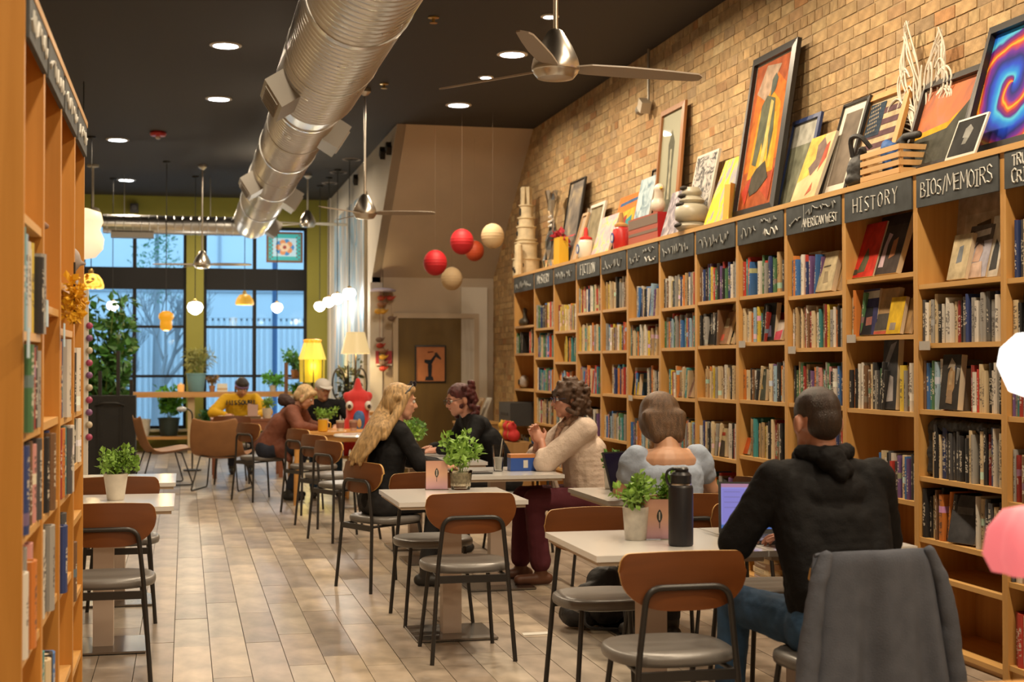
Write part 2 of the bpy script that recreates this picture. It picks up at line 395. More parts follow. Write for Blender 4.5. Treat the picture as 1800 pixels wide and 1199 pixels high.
for i in range(7):
    x0 = XL+.05+i*.71; b = MB(); b.bx((x0, YF-.012, .05), (x0+.66, YF, WZ[0]-.06)); struct(b.build('trim_panel', m_green, bevel=.004))
# windows
m_frame = mat('black_steel_frame', (.009, .008, .008), .5, spec=.25)
m_pane = glass('window_glass', (.93, .97, 1), .05)
def window(n, x0, x1, xm):
    r = tag(bpy.data.objects.new(n, None), kind='structure'); COL.objects.link(r); r.location = (0, YF+.1, 0); fw = .05
    z0, z1 = WZ
    for a, c in (((x0, z0), (x0+fw, z1)), ((x1-fw, z0), (x1, z1)), ((x0+fw, z0), (x1-fw, z0+fw)), ((x0+fw, z1-fw), (x1-fw, z1))):
        b = MB(); b.bx((a[0], -.05, a[1]), (c[0], .05, c[1])); b.build('frame', m_frame, r)
    b = MB(); b.bx((x0+fw, -.06, 2.67), (x1-fw, .05, 3.03)); b.build('transom', m_frame, r)
    for za, zb in ((z0+fw, 2.67), (3.03, z1-fw)):
        b = MB(); b.bx((xm-.03, -.05, za), (xm+.03, .05, zb)); b.build('mullion', m_frame, r)
    rows = [z0+fw, 1.23, 2.05, 2.67]
    for z in rows[1:3]:
        for xa, xb in ((x0+fw, xm-.03), (xm+.03, x1-fw)):
            b = MB(); b.bx((xa, -.05, z-.022), (xb, .05, z+.022)); b.build('glazing_bar', m_frame, r)
    spans = [(za+(.022 if i else 0), zb-(.022 if i < 2 else 0)) for i, (za, zb) in enumerate(zip(rows, rows[1:]))]+[(3.03, z1-fw)]
    for za, zb in spans:
        for xa, xb in ((x0+fw, xm-.03), (xm+.03, x1-fw)):
            b = MB(); b.bx((xa, -.004, za), (xb, .004, zb)); b.build('pane', m_pane, r)
window('window_1', *W1, -.815); window('window_2', *W2, 1.137)
# ------------------------------------------------------------------ outside
b = MB(); b.bx((-25, YF+.3, -.4), (25, 70, -.15)); struct(b.build('ground_outside', mat('pavement', (.35, .36, .37), .9)))
m_fac = mat('pale_facade', (.62, .66, .68), .7, var=.04, scale=.6)
bl = thing('building', 'pale windowless building across the street beyond the front windows', 'building', (0, 36, -.15))
b = MB(); b.bx((-14, 0, 0), (16, 4, 11)); b.build('facade', m_fac, bl)
for k in range(6):
    b = MB(); b.bx((-13+k*4.6, -.04, 3.6), (-12.94+k*4.6, 0, 11)); b.build('panel_joint', mat('joint_grey', (.35, .38, .42), .7), bl)
b = MB(); b.bx((-14, -.06, 3.35), (16, 0, 3.45)); b.build('ledge', mat('joint_grey', (.35, .38, .42), .7), bl)
cf = thing('corrugated_fence', 'pale corrugated metal fence across the street, behind the bare tree', 'fence', (0, 31, -.15))
b = MB(); n = 150; prof = []
top = []; bot = []
for i in range(n*4):
    x = -7+i*.03; y = (.0, .0, -.05, -.05)[i % 4]; bot.append((x, y, 0)); top.append((x, y, 2.55))
r0 = b.ring(bot); r1 = b.ring(top); b.skin([r0, r1], False, False, False); b.build('corrugated_sheet', mat('pale_metal_sheet', (.66, .70, .73), .6), cf)
b = MB(); b.bx((-7, .0, 2.5), (11, .05, 2.56)); b.build('rail', mat('joint_grey', (.35, .38, .42), .7), cf)
op = at(483, 600, Y=27.5)
ps = thing('street_post', 'dark blue steel post standing outside, through the glass of the wider window', 'post', (op.x, 27.5, -.15)); b = MB(); b.lathe([(.09, 0), (.09, .03), (.05, .05), (.05, 6.5), (.03, 6.52)], n=12); b.build('shaft', mat('blue_steel', (.05, .12, .25), .5), ps, smooth=40); b = MB(); b.bx((-.12, -.12, -.005), (.12, .12, .02)); b.build('base_plate', mat('blue_steel', (.05, .12, .25), .5), ps)
def leafy(name, pts, m, parent, size=.06, n=6, rs=rnd, up=.3, asp=2.0):
    """many small folded leaves about the given points, one mesh"""
    b = MB()
    for p, r in pts:
        for _ in range(n):
            d = Vector((rs.gauss(0, 1), rs.gauss(0, 1), rs.gauss(0, 1)+up)).normalized(); c = Vector(p)+d*r*rs.uniform(.3, 1)
            t = (d+Vector((rs.gauss(0, .5), rs.gauss(0, .5), rs.gauss(0, .5)))).normalized(); s_ = t.orthogonal().normalized(); s_ = (s_*cos(rs.random()*6.3)+t.cross(s_)*sin(rs.random()*6.3))
            l = size*rs.uniform(.6, 1.2); wd = l/asp; nn = t.cross(s_)*l*.12
            b.poly([c, c+t*l*.5+s_*wd*.5+nn, c+t*l, c+t*l*.5-s_*wd*.5+nn])
    return b.build(name, m, parent)
def branching(b, p, d, l, r, depth, rs, spread=.5, upb=.25):
    q = p+d*l; b.tube([p, (p+q)/2+Vector((rs.gauss(0, .03), rs.gauss(0, .03), 0))*l, q], [r, r*.85, r*.7], 5)
    if depth == 0: return
    for k in range(rs.choice((2, 3, 3))):
        nd = (d+Vector((rs.gauss(0, spread), rs.gauss(0, spread), rs.gauss(0, spread*.6)+upb))).normalized()
        branching(b, p+d*l*rs.uniform(.55, 1), nd, l*rs.uniform(.6, .85), r*.6, depth-1, rs, spread, upb)
rs = random.Random(3)
m_bark = mat('grey_bark', (.30, .32, .34), .9)
for nm, px, Y, l, lab in (('bare_tree', 285, 29.2, 1.15, 'bare branching street tree seen through the narrower, plant-side window'), ('bare_tree', 215, 30.0, .9, 'slighter bare street tree partly behind the big potted plant')):
    c = at(px, 700, Y=Y); t = thing(nm, lab, 'tree', (c.x, Y, -.15)); b = MB(); branching(b, Vector((0, 0, 0)), Vector((0, 0, 1)), l, .09, 6, rs, .42, .45); b.build('branches', m_bark, t)
c = at(276, 440, Y=30.3); t = thing('conifer', 'green conifer top showing in the upper pane above the bare tree', 'tree', (c.x, 30.3, -.15))
b = MB(); b.tube([(0, 0, 0), (0, 0, 4.9)], [.12, .02], 7); b.build('trunk', m_bark, t)
leafy('needles', [((rs.gauss(0, .28)*(1.1-k/75), rs.gauss(0, .28)*(1.1-k/75), 3.0+k*.028), .3) for k in range(70)], mat('conifer_green', (.08, .22, .10), .8), t, .12, 10, rs, .4, 4)
# ------------------------------------------------------------------ ceiling fittings
m_trimw = mat('white_enamel', (.7, .7, .7), .4)
m_led = glow('led_diffuser', (.86, .92, 1.), 14)
def place_words(x, y): return ''
lab = {0: 'nearer', 1: 'farther'}
LBL = {(.335, 12.55): 'round LED ceiling light nearer of the two just left of the big duct', (.335, 15.11): 'round LED ceiling light second along, just left of the big duct',
       (-.82, 18.17): 'small looking round ceiling light beside the red alarm', (-.87, 22.15): 'farthest round ceiling light, close to the green front wall',
       (2.84, 12.34): 'round ceiling light seen through the blades of the nearest ceiling fan', (2.84, 14.9): 'round ceiling light above the beige stair soffit, right of the duct'}
LBS = {(2.82, 10.92): 'small recessed spot beside the rod of the nearest ceiling fan', (2.82, 13.39): 'small recessed spot between two round lights on the brick wall side'}
def ceiling_light(x, y, r, label):
    t = thing('ceiling_light', label, 'ceiling light', (x, y, CEIL))
    b = MB(); b.lathe([(r*.86, 0), (r*.86, -.012), (r, -.014), (r+.014, -.008), (r+.014, 0)], n=28, cap0=False, cap1=False); b.build('trim_ring', m_trimw, t, smooth=40)
    b = MB(); b.lathe([(r*.86, -.002), (r*.84, -.012), (.01, -.016)], n=28, cap0=False); b.build('diffuser', m_led, t, smooth=60)
for (x, y), l in LBL.items(): ceiling_light(x, y, .125, l)
for (x, y), l in LBS.items(): ceiling_light(x, y, .06, l)
for i, (px, py) in enumerate(((618, 280), (595, 303), (580, 322))):
    p = at(px, py, Z=CEIL); t = thing('ceiling_vent', f'small dark ceiling vent, {ORD[i]} of three in a row by the white wall', 'vent', p)
    b = MB(); b.lathe([(.10, 0), (.12, -.012), (.13, 0)], n=20, cap0=False, cap1=False); b.build('rim', mat('dull_grey', (.25, .22, .2), .5), t); b = MB(); b.lathe([(.10, -.001), (.06, -.02), (.0, -.02)], n=20, cap0=False, cap1=False); b.build('cone', m_ceil, t)
p = at(278, 232, Z=CEIL); t = thing('fire_alarm', 'red round fire alarm on the black ceiling', 'alarm', p)
b = MB(); b.lathe([(.09, 0), (.10, -.02), (.085, -.05), (.03, -.055)], n=20); b.build('body', mat('alarm_red', (.55, .02, .02), .35), t, smooth=40); b = MB(); b.lathe([(.03, -.052), (.03, -.075), (.015, -.09)], n=14); b.build('strobe', mat('clear_grey', (.7, .7, .7), .2), t, smooth=40)
for i, (px, py, l) in enumerate(((762, 30, 'small brass sprinkler head on the ceiling, the nearer of two by the duct'), (675, 147, 'small brass sprinkler head on the ceiling, the farther of two by the duct'))):
    p = at(px, py, Z=CEIL); t = thing('sprinkler', l, 'sprinkler', p); b = MB(); b.lathe([(.045, 0), (.045, -.008), (.012, -.012), (.012, -.04)], n=14); b.build('pipe', mat('brass', (.6, .42, .15), .3, 1.), t, smooth=30); b = MB(); b.lathe([(.012, -.04), (.032, -.046), (.032, -.05), (.005, -.05)], n=14); b.build('deflector', mat('brass', (.6, .42, .15), .3, 1.), t, smooth=30)
# ------------------------------------------------------------------ duct
def duct_mat():
    m, nt, N, L, P = _nodes('galvanised_spiral'); MATS['galvanised_spiral'] = m
    P.inputs['Metallic'].default_value = 1; P.inputs['Base Color'].default_value = (.68, .68, .67, 1); P.inputs['Roughness'].default_value = .3
    tc = N.new('ShaderNodeTexCoord'); n = N.new('ShaderNodeTexNoise'); n.inputs['Scale'].default_value = 5; n.inputs['Detail'].default_value = 6
    L.new(tc.outputs['Object'], n.inputs['Vector']); mr = N.new('ShaderNodeMapRange'); mr.inputs[3].default_value = .2; mr.inputs[4].default_value = .42
    L.new(n.outputs[0], mr.inputs[0]); L.new(mr.outputs[0], P.inputs['Roughness']); return m
m_duct = duct_mat()
DX, DZ = .95, 3.52
duct = thing('spiral_duct', 'large round galvanised duct running under the black ceiling', 'duct', (DX, 0, DZ))
AX_Y = Matrix.Rotation(-pi/2, 3, 'X')
def duct_seg(y0, y1, r, name='duct_section'):
    b = MB(); prof = [(r-.02, y0), (r, y0)]; y = y0
    while y < y1-.1:
        prof += [(r, y+.05), (r+.006, y+.056), (r+.006, y+.066), (r, y+.072), (r, y+.1)]; y += .1
    prof += [(r, y1), (r-.02, y1)]
    b.lathe(prof, n=40, axis=AX_Y); return b.build(name, m_duct, duct, smooth=50)
joins = [-2.5, 1.5, 4.5, 7.9, 10.6]
for a, c in zip(joins, joins[1:]): duct_seg(a, c, .305)
b = MB(); b.lathe([(.305, 10.6), (.262, 11.15)], n=40, axis=AX_Y, cap0=False, cap1=False); b.build('reducer', m_duct, duct, smooth=50)
joins2 = [11.15, 13.6, 16.0, 18.4, 21.0]
for a, c in zip(joins2, joins2[1:]): duct_seg(a, c, .262)
for y in joins[1:-1]: b = MB(); b.lathe([(.305, y-.03), (.318, y-.03), (.318, y+.03), (.305, y+.03)], n=40, axis=AX_Y, cap0=False, cap1=False); b.build('collar', m_duct, duct, smooth=30)
for y in joins2[:-1]: b = MB(); b.lathe([(.262, y-.03), (.276, y-.03), (.276, y+.03), (.262, y+.03)], n=40, axis=AX_Y, cap0=False, cap1=False); b.build('collar', m_duct, duct, smooth=30)
b = MB(); b.lathe([(.262, 21.0), (.255, 21.05), (.01, 21.06)], n=40, axis=AX_Y, cap0=False); b.build('end_cap', m_duct, duct, smooth=30)
for y in (2., 6.3, 9.4, 12.4, 14.8, 17.2, 19.6):
    rr = .305 if y < 10.6 else .262; b = MB(); b.tube([(rr*cos(a)*1.01, y, rr*sin(a)*1.01) for a in [2*pi*k/32 for k in range(33)]], .008, 6); b.tube([(0, y, rr), (0, y, CEIL-DZ)], .006, 6); b.build('hanger', m_duct, duct)
m_reg = mat('register_grey', (.36, .34, .31), .45, .7); m_grille = mat('grille_tan', (.33, .24, .16), .6)
def register(y, side, r, L_=.5):
    ang = R(-32 if side > 0 else 212); n = Vector((cos(ang), 0, sin(ang))); tv = Vector((0, 1, 0)); s_ = tv.cross(n)
    M = Matrix((tv, s_, n)).transposed()
    b = MB(); C0 = Vector((0, y, 0)); b.box(C0+n*(r+.05), (L_, .22, .16), M); o = b.build('register', m_reg, duct, bevel=.004)
    b = MB(); b.box(C0+n*(r+.132), (L_-.06, .15, .006), M); b.build('grille', m_grille, o)
    b = MB()
    for k in range(8): b.box(C0+n*(r+.138)+tv*(-(L_-.06)/2+.03+k*(L_-.12)/7), (.01, .15, .012), M)
    b.build('louvre', m_reg, o)
register(10.1, -1, .305, .62); register(12.0, 1, .262, .5); register(15.5, -1, .262); register(16.8, 1, .262); register(20.4, 1, .262, .4); register(6.2, 1, .305, .6)
hd = thing('cross_duct', 'smaller round duct crossing above the front windows', 'duct', (0, 21.6, at(300, 396, Y=21.6).z))
xa, xb = at(181, 396, Y=21.6).x, at(430, 396, Y=21.6).x; AX_X = Matrix.Rotation(pi/2, 3, 'Y'); prof = [(.14, xa)]; x = xa
while x < xb-.12: prof += [(.14, x+.05), (.146, x+.055), (.146, x+.065), (.14, x+.07)]; x += .12
prof += [(.14, xb)]; b = MB(); b.lathe(prof, n=28, axis=AX_X); b.build('pipe', m_duct, hd, smooth=50)
b = MB(); b.bx((at(197, 0, Y=21.6).x, -.1, -.2), (at(272, 0, Y=21.6).x, .1, -.12)); b.build('diffuser', m_reg, hd, bevel=.01)
b = MB(); b.tube([(xa+.3, 0, .14), (xa+.3, 0, CEIL-hd.location.z)], .006, 6); b.tube([(xb-.5, 0, .14), (xb-.5, 0, CEIL-hd.location.z)], .006, 6); b.build('hanger', m_duct, hd)
# ------------------------------------------------------------------ ceiling fans
m_steel = mat('brushed_steel', (.58, .54, .48), .28, 1.); m_blade = mat('fan_blade_taupe', (.30, .25, .20), .45)
def fan(x, y, zhub, label, blades, dia=1.42, s=1., pale=None):
    t = thing('ceiling_fan', label, 'ceiling fan', (x, y, zhub)); h = CEIL-zhub
    b = MB(); b.lathe([(.06, h), (.06, h-.03), (.03, h-.06), (.014, h-.07)], n=20); b.build('canopy', m_steel, t, smooth=40)
    b = MB(); b.tube([(0, 0, h-.06), (0, 0, .12)], .0125, 12); b.build('downrod', pale or m_steel, t, smooth=40)
    b = MB(); b.lathe([(.02, .17), (.035, .16), (.055, .13), (.085, .08), (.112, .02), (.120, -.02), (.118, -.035), (.112, -.04), (.110, -.05), (.09, -.075), (.04, -.085)], n=28); b.build('motor_housing', m_steel, t, smooth=40)
    for a in blades:
        b = MB(); tip = dia/2; c, s_ = cos(a), sin(a); M = Matrix.Rotation(a, 3, 'Z') @ Matrix.Rotation(R(-13), 3, 'X')
        o1 = [(.08, -.03), (.17, -.062), (.35, -.068), (.55, -.06), (tip-.03, -.045), (tip, -.02), (tip, .02), (tip-.03, .036), (.55, .045), (.35, .05), (.17, .045), (.08, .03)]
        b.skin([b.ring([M @ Vector((px, py, -.028)) for px, py in o1]), b.ring([M @ Vector((px, py, -.020)) for px, py in o1])]); b.build('blade', pale or m_blade, t)
    return t
fan(1.78, 6.78, 2.93, 'nearest ceiling fan with domed steel motor, over the tables', [R(5.7), R(125.7), R(245.7)], 1.58)
fan(1.76, 14.27, 2.98, 'mid-room steel ceiling fan hanging in front of the beige soffit', [R(-14), R(106), R(226)])
p = at(357, 462, Y=20.26); fan(.23, 20.26, p.z, 'far ceiling fan on a long rod in front of the green window pier', [R(-8), R(112), R(172)], 1.36)
fan(1.74, 20.9, at(538, 390, Y=20.9).z, 'pale far ceiling fan hanging high beside the duct end', [R(10), R(130), R(190)], 1.3, pale=mat('pale_fan', (.5, .46, .38), .5))
# ================================================================== BOOKCASES
m_pz = wood('pine_upright', (.52, .27, .075), (.62, .35, .11), 'z', .45)
m_py = wood('pine_board', (.56, .31, .09), (.66, .39, .14), 'y', .45)
m_pb = wood('pine_backing', (.40, .19, .05), (.50, .26, .08), 'z', .55)
m_slate = mat('chalkboard', (.045, .052, .055), .7, var=.35, scale=9)
m_chalk = mat('chalk', (.62, .62, .58), .9)
m_dim = mat('smudged_chalk', (.30, .31, .30), .9)
BX = 3.64; DEP = .335; TOP = 2.44
BY = [4.99, 5.82, 6.62, 7.43, 8.23, 9.03, 9.83, 10.64, 11.48, 12.26, 13.08, 13.93, 14.76, 15.72]
SH = [[1.834, 1.52, 1.207, .82, .457, .08], [1.848, 1.549, 1.214, .874, .566, .388, .05], [1.919, 1.597, 1.196, .739, .40, .05], [1.862, 1.541, 1.203, .85, .45, .05],
      [1.897, 1.587, 1.203, .83, .43, .05], [1.894, 1.574, 1.198, .79, .42, .05], [1.878, 1.567, 1.186, .77, .40, .05], [1.825, 1.51, 1.177, .746, .40, .05],
      [1.925, 1.559, 1.178, .783, .40, .05], [1.923, 1.56, 1.166, .78, .40, .05], [1.768, 1.461, 1.10, .75, .40, .05], [1.816, 1.509, 1.16, .819, .42, .05], [1.862, 1.556, 1.163, .764, .40, .05]]
BAYN = ['TRUE CRIME bay', 'BIOS/MEMOIRS bay', 'HISTORY bay', 'AMERICAN WEST bay', 'bay two left of HISTORY', 'bay three left of HISTORY', 'bay four left of HISTORY', 'bay five left of HISTORY', 'bay six left of HISTORY', 'FICTION bay', 'bay right of the MYSTERY bay', 'MYSTERY bay', 'farthest bay']
CASEL = ['pine bookcase under the TRUE CRIME chalkboard, nearest on the brick wall', 'pine bookcase under the BIOS/MEMOIRS chalkboard sign', 'pine bookcase under the HISTORY chalkboard sign', 'pine bookcase with a crowded AMERICAN WEST chalkboard, left of HISTORY',
         'pine bookcase below the big orange framed painting', 'pine bookcase below the yellow painting, behind the woman in blue', 'pine bookcase below the grey stacked lantern', 'pine bookcase below the long red box', 'pine bookcase below the orange poster',
         'pine bookcase under the FICTION chalkboard', 'pine bookcase between the FICTION and MYSTERY signs', 'pine bookcase under the MYSTERY chalkboard', 'farthest pine bookcase, under the white paper castle']
def zig(b, x0, x1, z0, h, rs, r=.004):
    """an illegible chalk scrawl on the sign face (local x = distance in front)"""
    pts = []; y = x0
    while y > x1:
        pts.append((-.012, y, z0+rs.uniform(-.5, .5)*h)); y -= rs.uniform(.008, .03)
    if len(pts) > 2: b.tube(pts, r, 4)
def bookcase(k):
    ya, yb = BY[k], BY[k+1]; yc = (ya+yb)/2; wd = yb-ya; hw = wd/2
    t = thing('bookcase', CASEL[k], 'bookcase', (BX, yc, 0), 0, 'pine bookcases along the brick wall')
    for s_ in (-1, 1):
        b = MB(); b.bx((0, s_*hw-(.0225 if s_ > 0 else 0)+(-.0005 if s_ > 0 else .0005), 0), (DEP, s_*hw+(.0225 if s_ < 0 else 0)+(-.0005 if s_ > 0 else .0005), TOP-.03)); b.build('side_panel', m_pz, t, bevel=.002, segs=1)
    b = MB(); b.bx((-.012, -hw+.0005, TOP-.03), (DEP+.01, hw-.0005, TOP)); b.build('top_board', m_py, t, bevel=.002, segs=1)
    for z in SH[k]:
        b = MB(); b.bx((.004, -hw+.0235, z-.024), (DEP, hw-.0235, z)); b.build('shelf', m_py, t)
    b = MB(); b.bx((.02, -hw+.0235, 0), (.035, hw-.0235, SH[k][-1]-.024)); b.build('kickboard', m_py, t)
    for y0_, y1_ in ((-.06, hw-.0235), (-hw+.12, -.075)):
        b = MB(); b.bx((DEP-.018, y0_, SH[k][-1]), (DEP-.004, y1_, TOP-.03)); b.build('back_plank', m_pb, t)
    b = MB(); b.bx((-.008, -hw+.025, TOP-.20), (.006, hw-.025, TOP-.031)); sg = b.build('sign_board', m_slate, t)
    rs = random.Random(k); zc = TOP-.115
    def T(s_, size, y=0, z=zc, m=m_chalk, sp=.16, r=.0042): text(s_, size, m, sg, Matrix.Translation((-.0095, y, z)) @ M_RW, sp=sp, r=r, seed=k)
    if k == 2: T('HISTORY', .078, .02, sp=.38, r=.0038)
    elif k == 1: T('BIOS/MEMOIRS', .078, 0, sp=.12, r=.0036)
    elif k == 0: T('TRUE', .05, .25, TOP-.075); T('CRIME', .06, .22, TOP-.15)
    elif k == 3: T('AMERICAN WEST', .05, -.10, TOP-.15, sp=.13, r=.0038); b = MB(); zig(b, .08, -.33, TOP-.08, .05, rs); zig(b, .32, .14, TOP-.14, .08, rs); b.build('lettering', m_dim, sg); b = MB(); b.bx((-.0095, .115, TOP-.195), (-.008, .122, TOP-.035)); b.build('chalk_line', m_dim, sg)
    elif k == 11: T('MYSTERY', .085, sp=.25)
    elif k == 9: T('FICTION', .09, sp=.25)
    else:
        b = MB(); zig(b, hw-.1, -hw+.12 if k not in (4, 7) else .05, zc-.01, .08, rs, .0045); b.build('lettering', m_dim, sg)
        if k in (4, 7): b = MB(); zig(b, -.03, -hw+.1, TOP-.08, .04, rs); b.build('lettering', m_dim, sg); b = MB(); zig(b, -.08, -hw+.08, TOP-.15, .05, rs, .005); b.build('lettering', m_chalk, sg)
    if k in (2, 3, 4, 7, 1):
        b = MB(); b.box((-.0065, hw-.1, SH[k][1]-.012 if k != 7 else SH[k][2]-.02), (.006, .1, .045)); b.build('price_strip', mat('strip_grey', (.45, .42, .38), .5), t)
for k in range(13): bookcase(k)
# ------------------------------------------------------------------ books
CLR = {'black': (.02, .02, .022), 'charcoal': (.07, .07, .075), 'white': (.66, .62, .55), 'cream': (.60, .48, .30), 'tan': (.42, .29, .15), 'dark red': (.28, .03, .025), 'red': (.50, .05, .035), 'orange': (.60, .20, .04),
       'yellow': (.62, .46, .06), 'navy': (.03, .05, .16), 'blue': (.05, .16, .42), 'pale blue': (.30, .44, .55), 'teal': (.05, .24, .25), 'green': (.07, .18, .08), 'grey': (.30, .29, .27), 'brown': (.17, .09, .045), 'purple': (.15, .08, .22), 'pink': (.55, .26, .24)}
PAL = {'mix': ['black', 'black', 'white', 'white', 'cream', 'cream', 'tan', 'dark red', 'red', 'orange', 'yellow', 'navy', 'blue', 'pale blue', 'teal', 'green', 'grey', 'grey', 'brown', 'purple', 'charcoal', 'pink'],
       'bw': ['black', 'white', 'white', 'red', 'charcoal', 'grey', 'cream', 'dark red', 'black', 'navy', 'grey', 'white', 'cream'], 'blue': ['navy', 'blue', 'white', 'cream', 'pale blue', 'black', 'purple', 'red', 'grey', 'white', 'charcoal'],
       'warm': ['cream', 'tan', 'cream', 'white', 'brown', 'yellow', 'dark red', 'grey', 'teal', 'black', 'orange'], 'dark': ['black', 'charcoal', 'grey', 'white', 'cream', 'brown', 'green', 'black', 'orange'], 'cool': ['pale blue', 'blue', 'teal', 'grey', 'white', 'green', 'red', 'cream', 'purple', 'navy', 'orange']}
def book_nodes(name, joined):
    m = mat(name, (1, 1, 1), .45, objcol=not joined)
    nt = m.node_tree; N = nt.nodes; L = nt.links; P = N['Principled BSDF']
    tc = N.new('ShaderNodeTexCoord'); 
    if joined:
        a = N.new('ShaderNodeVertexColor'); a.layer_name = 'tone'; colr = a.outputs[0]
        a2 = N.new('ShaderNodeVertexColor'); a2.layer_name = 'place'; sp = N.new('ShaderNodeSeparateColor'); L.new(a2.outputs[0], sp.inputs[0]); zz, yy, rr = sp.outputs[0], sp.outputs[1], sp.outputs[2]
    else:
        oi = [n for n in N if n.bl_idname == 'ShaderNodeObjectInfo'][0]; colr = oi.outputs['Color']
        sp = N.new('ShaderNodeSeparateXYZ'); L.new(tc.outputs['Object'], sp.inputs[0]); zz, yy, rr = sp.outputs[2], sp.outputs[1], oi.outputs['Random']
    def math_(op, a, b_=None, c=None):
        n = N.new('ShaderNodeMath'); n.operation = op
        for i, v in enumerate((a, b_, c)):
            if v is None: continue
            if isinstance(v, (int, float)): n.inputs[i].default_value = v
            else: L.new(v, n.inputs[i])
        return n.outputs[0]
    # print on the spine: blocks of title between two random heights
    z2 = math_('MULTIPLY_ADD', zz, 26, math_('MULTIPLY', rr, 91)); y2 = math_('MULTIPLY', yy, 2.2)
    cx = N.new('ShaderNodeCombineXYZ'); L.new(z2, cx.inputs[0]); L.new(y2, cx.inputs[1]); L.new(math_('MULTIPLY', rr, 53), cx.inputs[2])
    n = N.new('ShaderNodeTexNoise'); n.inputs['Scale'].default_value = 1.; n.inputs['Detail'].default_value = 1; L.new(cx.outputs[0], n.inputs[0])
    blk = math_('GREATER_THAN', n.outputs[0], .52)
    lo = math_('MULTIPLY_ADD', math_('FRACT', math_('MULTIPLY', rr, 17.3)), .3, .1); hi = math_('MULTIPLY_ADD', math_('FRACT', math_('MULTIPLY', rr, 41.7)), .3, .62)
    win = math_('MULTIPLY', math_('GREATER_THAN', zz, lo), math_('LESS_THAN', zz, hi))
    win = math_('MULTIPLY', win, math_('LESS_THAN', math_('ABSOLUTE', yy), .3))
    f = math_('MULTIPLY', math_('MULTIPLY', blk, win), .75)
    bw = N.new('ShaderNodeRGBToBW'); L.new(colr, bw.inputs[0]); dark = math_('LESS_THAN', bw.outputs[0], .22)
    ink = N.new('ShaderNodeMix'); ink.data_type = 'RGBA'; ink.inputs[6].default_value = (.06, .05, .05, 1); ink.inputs[7].default_value = (.65, .6, .5, 1); L.new(dark, ink.inputs[0])
    mx = N.new('ShaderNodeMix'); mx.data_type = 'RGBA'; L.new(f, mx.inputs[0]); L.new(colr, mx.inputs[6]); L.new(ink.outputs[2], mx.inputs[7])
    # a publisher's band low or high on some spines
    bz = math_('MULTIPLY_ADD', math_('FRACT', math_('MULTIPLY', rr, 7.7)), .7, .1); band = math_('LESS_THAN', math_('ABSOLUTE', math_('SUBTRACT', zz, bz)), .07); has = math_('GREATER_THAN', math_('FRACT', math_('MULTIPLY', rr, 29.1)), .75)
    hs = N.new('ShaderNodeHueSaturation'); L.new(math_('FRACT', math_('MULTIPLY', rr, 13.9)), hs.inputs[0]); hs.inputs[1].default_value = .55; hs.inputs[2].default_value = 1.3; L.new(colr, hs.inputs[4])
    m2 = N.new('ShaderNodeMix'); m2.data_type = 'RGBA'; L.new(math_('MULTIPLY', band, has), m2.inputs[0]); L.new(mx.outputs[2], m2.inputs[6]); L.new(hs.outputs[0], m2.inputs[7])
    L.new(m2.outputs[2], P.inputs['Base Color']); return m
m_book = book_nodes('book_cloth', False); m_bookj = book_nodes('book_cloth_joined', True); m_page = mat('book_pages', (.60, .50, .36), .9)
OUT = [(1, -.5), (1, .5), (.06, .5), (.015, .33), (0, .12), (0, -.12), (.015, -.33), (.06, -.5)]
INN = [(.97, -.38), (.97, .38), (.07, .38), (.06, .25), (.055, .1), (.055, -.1), (.06, -.25), (.07, -.38)]
def book_geo():
    v = [(x, y, 0) for x, y in OUT]+[(x, y, 1) for x, y in OUT]+[(x, y, 1) for x, y in INN]+[(x, y, .975) for x, y in INN]; f = []; mi = []
    f.append(tuple(range(7, -1, -1))); mi.append(0)
    for a in range(3):
        for i in range(8): j = (i+1) % 8; f.append((a*8+i, a*8+j, a*8+8+j, a*8+8+i)); mi.append(0)
    f.append(tuple(range(24, 32))); mi.append(1)
    mi[1] = 1   # the fore-edge shows pages
    return v, f, mi
BV, BF, BM_ = book_geo()
bme = bpy.data.meshes.new('book'); bme.from_pydata(BV, [], BF); bme.materials.append(m_book); bme.materials.append(m_page)
for p, i in zip(bme.polygons, BM_): p.material_index = i
